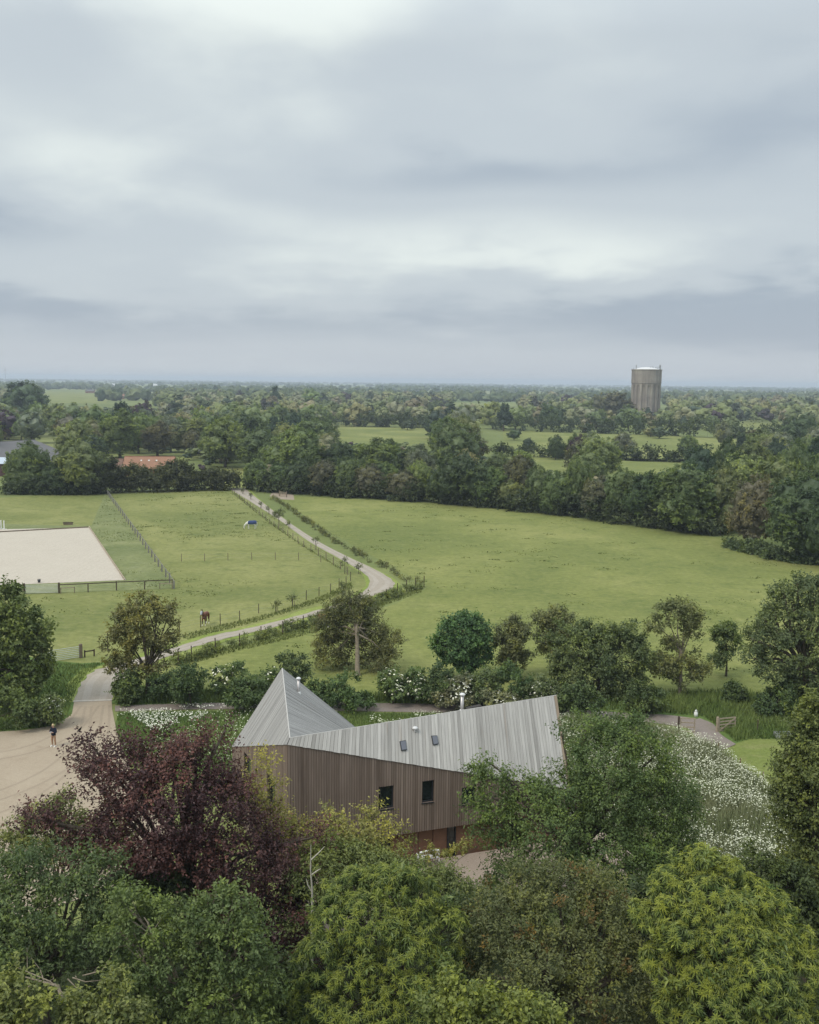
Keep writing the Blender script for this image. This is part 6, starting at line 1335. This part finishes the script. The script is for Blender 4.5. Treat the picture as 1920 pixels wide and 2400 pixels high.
# along the far side of the meadow, left to right
ROW = [(605, 1078, 1150, 60, 2, 'mid green', 'tree at the left end of the meadow hedgerow, beside the lane top'), (655, 1088, 1152, 70, 5, 'mid green', 'hazy green tree second in the meadow hedgerow from the lane'), (705, 1080, 1156, 80, 1, 'dark green', 'dark tree in the meadow hedgerow left of the olive tinged one'), (765, 1082, 1160, 80, 0, 'olive brown', 'olive tinged tree in the left part of the meadow hedgerow'), (815, 1076, 1163, 70, 6, 'mid green', 'billowing tree left of the gap trees in the meadow hedgerow'),
       (868, 1092, 1166, 76, 5, 'olive brown', 'low brownish tree in the meadow hedgerow, left of a fresh green one'), (905, 1086, 1164, 60, 2, 'mid green', 'mid green tree in the meadow hedgerow behind low brownish trees'), (945, 1105, 1172, 80, 5, 'olive brown', 'low brownish tree in the meadow hedgerow, below the fresh green one'), (985, 1084, 1170, 66, 0, 'fresh green', 'fresh green tree in the middle of the meadow hedgerow'), (1035, 1098, 1178, 70, 6, 'dark green', 'dark tree left of the great round one in the meadow hedgerow'),
       (1085, 1062, 1184, 124, 0, 'dark green', 'great round dark tree in the middle of the meadow hedgerow'), (1150, 1098, 1188, 76, 2, 'mid green', 'soft green tree right of the great round one'), (1200, 1128, 1192, 64, 5, 'fresh green', 'low pale green bushy tree right of the great round one'), (1215, 1068, 1186, 76, 2, 'olive brown', 'dusky brown round tree in the meadow hedgerow'), (1262, 1098, 1198, 76, 1, 'mid green', 'green tree right of the dusky brown one'), (1310, 1110, 1206, 80, 5, 'mid green', 'low green tree below the pale domed field tree'),
       (1352, 1082, 1206, 70, 0, 'mid green', 'green tree left of the dusky hedgerow bush'), (1400, 1120, 1216, 86, 5, 'olive brown', 'dusky green bush tree in the right part of the meadow hedgerow'), (1455, 1102, 1222, 88, 0, 'mid green', 'green tree with lighter top left of the largest hedgerow tree'), (1520, 1108, 1232, 96, 2, 'dark green', 'dark tree left of the largest right hand hedgerow tree'), (1605, 1096, 1246, 150, 6, 'mid green', 'largest green billowing tree in the right part of the hedgerow'), (1690, 1096, 1246, 110, 1, 'fresh green', 'light green tree between the largest hedgerow tree and the dusky pine'),
       (1765, 1122, 1282, 110, 6, 'olive brown', 'dusky brown spreading tree at the right end of the meadow'), (1735, 1072, 1240, 150, 0, 'fresh green', 'pale green broad tree behind the dusky brown one at the right'), (1820, 1080, 1246, 110, 6, 'fresh green', 'second pale green tree behind the dusky brown one at the right'), (1880, 1118, 1312, 180, 0, 'dark green', 'great dark tree hanging over the right end of the meadow'), (1930, 1060, 1250, 110, 1, 'mid green', 'green tree behind the great dark one at the right edge'), (1950, 1150, 1330, 130, 1, 'dark green', 'dark tree at the right edge, lowest in the meadow hedgerow'),
       (1640, 1048, 1180, 90, 0, 'deep blue green', 'dark blue green tree standing beyond the meadow hedgerow, below the slim poplar'), (1700, 1035, 1175, 70, 1, 'dark green', 'dark hedgerow tree above the pale green trees at the right'), (1770, 1045, 1175, 90, 2, 'mid green', 'mid green tree beside the dark one above the pale green trees'), (1860, 1040, 1190, 90, 1, 'mid green', 'tree with grey green head above the great dark one'), (1905, 1022, 1180, 60, 3, 'deep blue green', 'dark pointed tree at the right edge beyond the meadow'),
       (70, 1042, 1152, 110, 1, 'mid green', 'green tree in front of the farm shed, left of its lighter neighbour'), (190, 1032, 1156, 124, 0, 'fresh green', 'light green round tree between the farm shed and the orange barn'), (140, 1092, 1158, 80, 5, 'dark green', 'dark low tree between the shed tree and the light green round tree'),
       (1395, 1024, 1130, 112, 0, 'fresh green', 'pale domed tree standing in the strip below the far pasture'), (1612, 1022, 1078, 48, 2, 'fresh green', 'airy fresh green tree standing alone in the far pasture'), (1695, 990, 1053, 36, 4, 'grey green', 'slim grey poplar standing in the far pasture'), (1545, 1000, 1028, 40, 0, 'dark green', 'small dark topped tree on the far edge of the pasture, right of its yellow neighbour'), (1525, 1000, 1024, 34, 2, 'yellow green', 'yellow green tree on the far edge of the pasture'), (1376, 978, 1014, 46, 2, 'pale straw green', 'straw coloured flowering tree by the far pasture, left of the tower foot'),
       (1205, 1006, 1032, 32, 0, 'dark green', 'small tree standing alone at the left end of the far pasture'), (955, 985, 1008, 34, 1, 'dark green', 'small dark tree on the near edge of the middle pasture'), (1302, 1022, 1078, 40, 5, 'dark green', 'dark bushy tree at the left corner of the lower far strip'), (1344, 1018, 1066, 26, 4, 'mid green', 'narrow tree left of the pale domed tree'), (1240, 1028, 1064, 30, 0, 'deep blue green', 'small dark blue tree in the hedge below the far pasture'), (1462, 1014, 1068, 50, 2, 'grey green', 'soft grey green tree above the hedge right of the pale domed tree')]
for q in ROW: px_tree(*q)
hedge('field_hedge', 'long dark hedge along the far side of the meadow', [G(590, 1148), G(700, 1158), G(900, 1170), G(1100, 1184), G(1300, 1204), G(1500, 1232), G(1690, 1256)], 3.4, 2.4, (.038, .052, .026), 3600, .75, 95)
hedge('field_hedge', 'tall clipped hedge in front of the orange barn', [G(232, 1156), G(330, 1153), G(420, 1150), G(505, 1148), G(530, 1147)], 6.2, 3.4, (.048, .056, .030), 2600, .7, 96)
hedge('field_hedge', 'dark hedge at the foot of the shed trees', [G(28, 1158), G(120, 1159), G(220, 1158)], 2.6, 2.2, (.034, .05, .026), 900, .7, 97)
hedge('field_hedge', 'clipped hedge dividing the far pasture from the lower strip', [G(1150, 1068), G(1300, 1074), G(1480, 1078), G(1640, 1086)], 3.6, 3.0, (.040, .056, .028), 900, 1.1, 98, k=6)
hedge('field_hedge', 'dark hedge along the far edge of the right pasture', [G(1170, 1008), G(1340, 1014), G(1480, 1018), G(1620, 1024), G(1900, 1035)], 7.0, 5.5, (.040, .058, .030), 1100, 1.6, 99, k=6)
hedge('field_hedge', 'dark hedge behind the middle pasture', [G(700, 1000), G(850, 1000), G(1040, 1004)], 6.5, 5.0, (.040, .058, .030), 700, 1.6, 100, k=6)
hedge('field_hedge', 'rough weedy strip on the meadow under the great dark tree', [G(1712, 1282), G(1770, 1296), G(1830, 1312), G(1930, 1324)], 1.0, 2.0, (.060, .086, .044), 900, .5, 101)
# the woods: protected gaps where fields, roofs and the tower show (u0, v0, u1, v1)
GAPS = [(808, 1006, 985, 1032), (1130, 1016, 1330, 1050), (1420, 1018, 1590, 1060), (1560, 1030, 1700, 1062), (1250, 1078, 1330, 1092), (1430, 1082, 1600, 1100), (100, 916, 230, 944), (250, 1064, 418, 1092), (1472, 860, 1552, 952), (0, 1032, 134, 1062), (1070, 931, 1200, 944), (520, 1100, 585, 1140), (1745, 990, 1830, 1002), (236, 924, 356, 946), (168, 900, 200, 911)]
NOBASE = [[(560, 1140), (600, 1180), (2000, 1330), (2000, 1090), (1150, 1066), (1150, 1075), (560, 1130)]]
rgw = np.random.default_rng(8); placed = []; cand = []
for i in range(60000):
    Yd = 262 + 1240 * rgw.random() ** 1.35; u = -80 + 2080 * rgw.random(); p = at(u, 1000, Yd); x = p[0]
    ub, vb = proj([x, Yd, 0]); 
    if vb > 1128 + (ub - 600) * .05 * (ub > 600) or (ub > 560 and vb > 1150): continue
    if ub < 560 and vb > 1100 and ub > 430: continue
    if -60 < ub < 130 and vb > 1062: continue
    if 230 < ub < 440 and 1086 < vb: continue
    H = 8.5 + 8.0 * rgw.random() ** 1.3; R = H * (.40 + .13 * rgw.random()) * (1.0 if Yd < 600 else 1.15)
    if ub > 1100 and 1012 < vb < 1064: continue
    if 760 < ub < 1010 and 1001 < vb < 1042: continue
    vt = proj([x, Yd, H])[1]; rp = R / Yd * FPX * .85
    if any(ub + rp > g[0] and ub - rp < g[2] and vt < g[3] and vb - (vb - vt) * .12 > g[1] for g in GAPS): continue
    if any((x - q[0]) ** 2 + ((Yd - q[1]) * .62) ** 2 < (.78 * (R + q[2])) ** 2 for q in placed): continue
    placed.append((x, Yd, R, H, ub, vb))
    if len(placed) >= 1150: break
def zone(u, vb):
    if u < 330: return 'left of the barn' if vb > 990 else 'beyond the farm shed'
    if u < 640: return 'behind the orange barn' if vb > 990 else 'on the skyline above the barn'
    if u < 1120: return 'above the meadow hedgerow' if vb > 1030 else 'beyond the middle pasture'
    if u < 1450: return 'left of the water tower'
    return 'round the tower foot' if u < 1640 else 'right of the water tower'
tn = list(TONES); pw = np.array([.16, .07, .26, .22, .09, .13, .06, .01, .03])
placed.sort(key=lambda q: q[1]); specs = []
for (x, Yd, R, H, ub, vb) in placed:
    kd = int(rgw.choice(8, p=[.2, .2, .17, .05, .09, .13, .12, .04])); ti = int(rgw.choice(9, p=pw / pw.sum()))
    if kd == 3: ti = 1; R *= .75; H *= 1.12
    if kd in (4, 7): R *= .8
    specs.append((x, Yd, R, H, ub, vb, kd, ti))
NEAR = specs[:225]; labs = {}
for q in NEAR:
    sz = 'large' if q[3] > 12.6 else ('middling' if q[3] > 10.4 else 'small'); z = zone(q[4], q[5])
    labs.setdefault((f'{sz} {KIND[q[6]]} {tn[q[7]]} tree in the wood', z), []).append(q)
ORD = ['leftmost', 'second', 'third', 'fourth', 'fifth', 'sixth', 'seventh', 'eighth']
for (lb, z), qs in labs.items():
    qs.sort(key=lambda q: q[4])
    for i, q in enumerate(qs):
        lab = f'{lb} {z}' if len(qs) == 1 else (f'leftmost {lb} {z}' if i == 0 else (f'rightmost {lb} {z}' if i == len(qs) - 1 else f'{ORD[min(i, 7)]} from left, {lb} {z}'))
        far_tree(q[0], q[1], q[3], q[2], q[6], tn[q[7]], lab, f'trees of the wood {z}')
# the rest of the wood, too far to pick apart: one canopy
mw = MB(); TT = {'dark green': .22, 'deep blue green': .06, 'mid green': .45, 'fresh green': .62, 'yellow green': .78, 'grey green': .70, 'olive brown': .90, 'purple': .02, 'pale straw green': 1.0}
LODC = {}
bush = []
for i in range(5200):
    Yd = 265 + 620 * rgw.random() ** 1.2; u = -80 + 2080 * rgw.random(); p = at(u, 1000, Yd); x = p[0]; ub, vb = proj([x, Yd, 0]); H = 2.6 + 2.6 * rgw.random(); R = H * (.6 + .3 * rgw.random())
    vt = proj([x, Yd, H])[1]; rp = R / Yd * FPX
    if vb > 1132 + (ub - 600) * .05 * (ub > 600) or (ub < 560 and vb > 1112) or (-60 < ub < 130 and vb > 1062): continue
    if (ub > 1090 and 1000 < vb < 1098) or (760 < ub < 1060 and 996 < vb < 1046) or 500 < ub < 592 and vb > 1092: continue
    if any(ub + rp > g[0] and ub - rp < g[2] and vt < g[3] and vb > g[1] for g in GAPS): continue
    bush.append((x, Yd, R, H, ub, vb, int(rgw.choice([1, 5, 6])), int(rgw.choice([0, 1, 2, 6], p=[.4, .15, .3, .15]))))
outer = []
for i in range(420):
    Yd = 300 + 1000 * rgw.random() ** 1.3; u = (-900 + 800 * rgw.random()) if i % 2 else (2010 + 800 * rgw.random()); p = at(u, 1000, Yd); H = 8.5 + 7 * rgw.random()
    if u < 0 and Yd < 345: continue
    outer.append((p[0], Yd, H * .45, H, 0, 0, int(rgw.integers(8)), int(rgw.choice([0, 2, 3, 5]))))
for (x, Yd, R, H, ub, vb, kd, ti) in specs[225:] + bush[:1300] + outer:
    if H < 5.4: kd += 20
    if kd not in LODC:
        kb = kd; kd = kd % 20; r_ = np.random.default_rng(kd * 7 + 3); R0 = [5.2, 6.0, 4.8, 3.3, 3.6, 5.6, 5.0, 2.6][kd]
        L = np.array(egg_lobes(r_, 12.0, R0, [.6, .3, .8, .4, .5, .2, .6, .4][kd], 9, ['round', 'dome', 'round', 'cone', 'tall', 'dome', 'round', 'tall'][kd])); m2 = MB(); L = L if kb < 20 else L[[0, 2, 4, 6]]
        leaf_mass(m2, r_, L, .92, 0, .47); crown_sprays(m2, r_, L, 32 if kb < 20 else 12, 3, 1.35, .95, 1.5, keep=.8, inner=.75, low=-.6, flat=.5, clump=4, rc=.8, dn=.7, rn=.25, cn=.9, lobe_var=.08, tn=.05, ctn=.05); kd = kb; LODC[kd] = (np.vstack(m2.V), np.vstack(m2.F4), np.concatenate(m2.T4), R0, np.vstack(m2.F3), np.concatenate(m2.T3))
    V, Fq, T, R0, F3_, T3_ = LODC[kd]; a = rgw.random() * 6.28; co, si = math.cos(a), math.sin(a); W = V @ np.array([[co, si, 0], [-si, co, 0], [0, 0, 1]]) * [R / R0, R / R0, H / 12.0] + [x, Yd, 0]
    tb = TT[tn[ti]] + .05 * rgw.normal(); mw.add(W, Fq, np.clip(tb + (T - .47) * .10, 0, 1)); mw.F3.append(F3_ + mw.n - len(W)); mw.T3.append(np.clip(tb + (T3_ - .47) * .1, 0, 1)); mw.U3.append(np.zeros((len(F3_), 3, 2)))
M_canopy, _nt, _out = new_mat('canopy_leaves'); _N = NT(_nt)
_c = _N.ramp(_N.n('ShaderNodeAttribute', attribute_name='tint').outputs['Fac'], [(0.0, (.052, .036, .044)), (.06, (.056, .080, .050)), (.22, (.074, .096, .040)), (.45, (.124, .148, .056)), (.62, (.174, .196, .073)), (.70, (.18, .184, .115)), (.78, (.215, .214, .084)), (.90, (.132, .114, .068)), (1.0, (.25, .225, .13))])
_N.l(_N.bsdf(_c, .7, .15), _out.inputs[0])
mw.build('wood_canopy', M_canopy, None, False, None, 'stuff')
for (u, vt, vb, w, kd, tone, lab) in ((45, 893, 985, 70, 3, 'deep blue green', 'tall dark conifer left of the far pale field, the left of two'), (85, 900, 985, 60, 3, 'deep blue green', 'dark conifer left of the far pale field, the right of two'), (65, 900, 990, 90, 0, 'dark green', 'big dark tree below the two conifers at the left'), (336, 943, 1010, 50, 5, 'purple', 'purple copper beech in the far left wood'), (12, 965, 1030, 80, 5, 'purple', 'purple copper beech at the left edge, above the farm shed'), (790, 1045, 1095, 40, 2, 'purple', 'small purple tree in the wood above the meadow hedgerow'),
                                  (510, 1026, 1070, 24, 2, 'purple', 'tiny purple tree behind the orange barn'), (1440, 918, 985, 80, 3, 'olive brown', 'big brown conifer left of the water tower'), (1402, 926, 985, 46, 1, 'olive brown', 'dusky brown tree left of the big brown conifer'), (645, 903, 965, 26, 3, 'deep blue green', 'pointed conifer standing above the wood, left of centre'), (735, 913, 960, 60, 2, 'fresh green', 'light green tree above the wood beside the pointed conifer'), (425, 970, 1040, 60, 4, 'pale straw green', 'pale feathery tree in the wood behind the orange barn')):
    px_tree(u, vt, vb, w, kd, tone, lab)
# far woodland to the horizon: reads as one mass
IV, IF = ico(); rgf = np.random.default_rng(21); mbf = MB(); cnt = 0; Pc = []
n_try = 52000; Yd = np.exp(np.log(1250) + (np.log(11500) - np.log(1250)) * rgf.random(n_try) ** .9); Xd = (rgf.random(n_try) * 2 - 1) * Yd * .62
PP = np.c_[Xd, Yd * .6]; nz = vnoise(PP, 1 / 260., 1) * .6 + vnoise(PP, 1 / 700., 2) * .6; row = np.abs(((Yd + 40 * np.sin(Xd / 300)) / 330.) % 1 - .5) < .07
ok = (nz > .60) | row
for x, y, k in zip(Xd[ok], Yd[ok], range(10 ** 6)):
    u, v = proj([x, y, 0])
    if 96 < u < 235 and 914 < v < 950: continue
    if 240 < u < 470 and 900 < v < 946 and rgf.random() < .5: continue
    Pc.append((x, y))
    if len(Pc) >= 5600: break
Pc = np.array(Pc); n = len(Pc); R = (4.2 + 3.4 * rgf.random(n)) * (1 + Pc[:, 1] / 9000.); H = (8.5 + 6.5 * rgf.random(n)) * np.where(Pc[:, 1] > 3500, .95, 1)
sc = np.stack([R, R, H * .5], 1); nz = 1 + .24 * rgf.normal(size=(n, len(IV)))
V = IV[None] * sc[:, None] * nz[..., None] + np.concatenate([Pc, (H * .5)[:, None]], 1)[:, None]
tnt = np.clip(.42 + .2 * rgf.normal(size=n), 0, 1)
Fo = (IF[None] + (np.arange(n) * len(IV))[:, None, None]).reshape(-1, 3)
mbf.add(V.reshape(-1, 3), Fo, np.clip(np.repeat(tnt, len(IF)) + rgf.normal(size=n * len(IF)) * .08, 0, 1))
M_farwood = tint_mat('far_foliage', (.036, .058, .030), (.135, .155, .07), .95, .05)
mbf.build('far_woodland', M_farwood, None, False, None, 'stuff')

# ------------------------------------------------------------------ grass, flowers, weeds: nobody could count them
def blades(name, poly, n, h, w, mat, seed, clump=None, thr=.5, hvar=.5, lump=False):
    rng = np.random.default_rng(seed); P = sample_poly(rng, poly, n)
    if clump: P = P[vnoise(P, clump, seed) * .7 + vnoise(P, clump * 3.1, seed + 1) * .4 > thr]
    m_ = len(P); a = rng.random(m_) * 6.283; d = np.stack([np.cos(a), np.sin(a), np.zeros(m_)], 1); hh = h * (1 - hvar * rng.random(m_)) * ((.45 + 1.1 * vnoise(P, .33, 7)) if lump else 1); ww = w * (.6 + .8 * rng.random(m_))
    b = np.c_[P, np.zeros(m_)]; lean = rng.normal(size=(m_, 2)) * .28 * hh[:, None]; tip = b + np.c_[lean, hh]
    V = np.stack([b - d * ww[:, None] / 2, b + d * ww[:, None] / 2, tip], 1).reshape(-1, 3); mb = MB()
    mb.add(V, np.arange(m_ * 3).reshape(-1, 3), np.clip(.2 + .55 * vnoise(P, .35, seed + 5) + rng.normal(size=m_) * .12, 0, 1)); return mb.build(name, mat, None, False, None, 'stuff')
def flowers(name, poly, n, r, hgt, mat, seed, clump=None, thr=.5, lump=False):
    rng = np.random.default_rng(seed); P = sample_poly(rng, poly, n)
    if clump: P = P[vnoise(P, clump, seed) * .65 + vnoise(P, clump * 3.3, seed + 1) * .45 > thr]
    m_ = len(P); c = np.c_[P, hgt * (.65 + .5 * rng.random(m_)) * ((.45 + 1.1 * vnoise(P, .33, 7)) if lump else 1)]; N_ = unit(np.array([0, 0, 1.]) + rng.normal(size=(m_, 3)) * .35); B = unit(np.cross(N_, rdirs(rng, m_))); Cc = np.cross(N_, B); rr = r * (.55 + .9 * rng.random(m_)); an = np.arange(5) / 5 * 2 * np.pi
    V = np.concatenate([c[:, None] + rr[:, None, None] * (B[:, None] * np.cos(an)[None, :, None] + Cc[:, None] * np.sin(an)[None, :, None]), (c + N_ * (rr * .3)[:, None])[:, None]], 1).reshape(-1, 3)
    f = (np.array([[j, (j + 1) % 5, 5] for j in range(5)])[None] + (np.arange(m_) * 6)[:, None, None]).reshape(-1, 3); mb = MB(); mb.add(V, f); return mb.build(name, mat, None, False, None, 'stuff')
A1 = pxpoly([(276, 1672), (620, 1666), (640, 1700), (560, 1800), (300, 1780), (272, 1715)]); A2 = pxpoly([(780, 1672), (1060, 1676), (1290, 1686), (1290, 1720), (830, 1712)])
A3 = pxpoly([(1300, 1688), (1480, 1696), (1560, 1722), (1632, 1746), (1690, 1782), (1740, 1812), (1800, 1855), (1850, 1905), (1875, 2060), (1640, 2080), (1500, 1960), (1330, 1960)])
blades('long_grass', A1, 9000, .45, .06, M_blade, 301); blades('long_grass', A2, 8000, .45, .06, M_blade, 302); blades('long_grass', A3, 46000, 1.25, .07, M_blade_dry, 303, lump=True)
flowers('daisies', pxpoly([(295, 1676), (480, 1668), (500, 1700), (440, 1735), (360, 1725)]), 1500, .05, .5, M_petal, 304, .30, .50)
flowers('daisies', A1, 1400, .045, .45, M_umbel, 305, .2, .42); flowers('daisies', A2, 2000, .045, .45, M_umbel, 306, .25, .45)
flowers('cow_parsley', A3, 17000, .040, 1.15, M_umbel, 307, .24, .53, True)
flowers('cow_parsley', A3, 3500, .036, 1.2, M_petal, 309, .24, .58, True); flowers('cow_parsley', pxpoly([(560, 1660), (700, 1655), (720, 1664), (420, 1666), (400, 1655)]), 300, .05, .4, M_petal, 308)
BK = pxpoly([(275, 1652), (292, 1615), (700, 1632), (1300, 1632), (1500, 1628), (1700, 1625), (2000, 1650), (2000, 1738), (1760, 1732), (1725, 1740), (1700, 1718), (1650, 1680), (1560, 1672), (1300, 1658), (840, 1646), (600, 1646)])
blades('rank_grass', BK, 26000, .8, .10, M_blade, 310, None); blades('rank_grass', pxpoly([(-40, 1720), (-40, 1560), (90, 1552), (190, 1558), (240, 1556), (205, 1580), (180, 1612), (165, 1655), (150, 1690), (110, 1704)]), 9000, .35, .10, M_blade, 311)
blades('rank_grass', pxpoly([(408, 1548), (560, 1508), (700, 1476), (800, 1444), (900, 1408), (985, 1380), (990, 1388), (900, 1420), (800, 1460), (700, 1494), (560, 1526), (430, 1562)]), 2600, .4, .12, M_blade_field, 312)
blades('rank_grass', pxpoly([(516, 1466), (646, 1436), (750, 1400), (822, 1366), (830, 1378), (770, 1405), (690, 1432), (600, 1458), (440, 1500), (420, 1492)]), 1800, .35, .12, M_blade_field, 313)
blades('rank_grass', pxpoly([(545, 1157), (628, 1225), (713, 1285), (795, 1334), (800, 1332), (716, 1281), (632, 1221), (552, 1156)]), 900, .35, .14, M_blade_field, 314)
blades('rank_grass', pxpoly([(250, 1162), (404, 1376), (300, 1380), (290, 1362), (214, 1240)]), 1500, .22, .2, M_blade_field, 315, .10, .5)
def tufts(name, poly, nc, per, rad, h, w, mat, seed):
    rng = np.random.default_rng(seed); c = sample_poly(rng, poly, nc); c = c[vnoise(c, .035, seed) + .35 * rng.random(len(c)) > .55]; r = rad * (.4 + 1.2 * rng.random(len(c)))
    P = np.repeat(c, per, 0) + rng.normal(size=(len(c) * per, 2)) * np.repeat(r, per)[:, None] * [1.5, 1.0]; m_ = len(P); a = rng.random(m_) * 6.283; d = np.stack([np.cos(a), np.sin(a), np.zeros(m_)], 1); hh = h * (.5 + .7 * rng.random(m_)); ww = w * (.6 + .8 * rng.random(m_))
    b = np.c_[P, np.zeros(m_)]; tip = b + np.c_[rng.normal(size=(m_, 2)) * .35 * hh[:, None], hh]; V = np.stack([b - d * ww[:, None] / 2, b + d * ww[:, None] / 2, tip], 1).reshape(-1, 3); mb = MB()
    mb.add(V, np.arange(m_ * 3).reshape(-1, 3), np.clip(np.repeat(.4 + .25 * rng.normal(size=len(c)), per) + rng.normal(size=m_) * .12, 0, 1)); return mb.build(name, mat, None, False, None, 'stuff')
tufts('tussocks', pxpoly(M_PX[:5] + [(1700, 1262), (1800, 1290), (1900, 1420), (1700, 1600), (1100, 1560), (480, 1545), (760, 1475), (990, 1385), (930, 1345), (740, 1232)]), 160, 20, .7, .14, .3, M_blade_field, 316)
tufts('tussocks', pxpoly([(540, 1150), (262, 1156), (412, 1380), (60, 1400), (-40, 1500), (190, 1540), (430, 1490), (640, 1435), (820, 1360), (720, 1290), (610, 1205)]), 220, 20, .7, .14, .3, M_blade_field, 317)
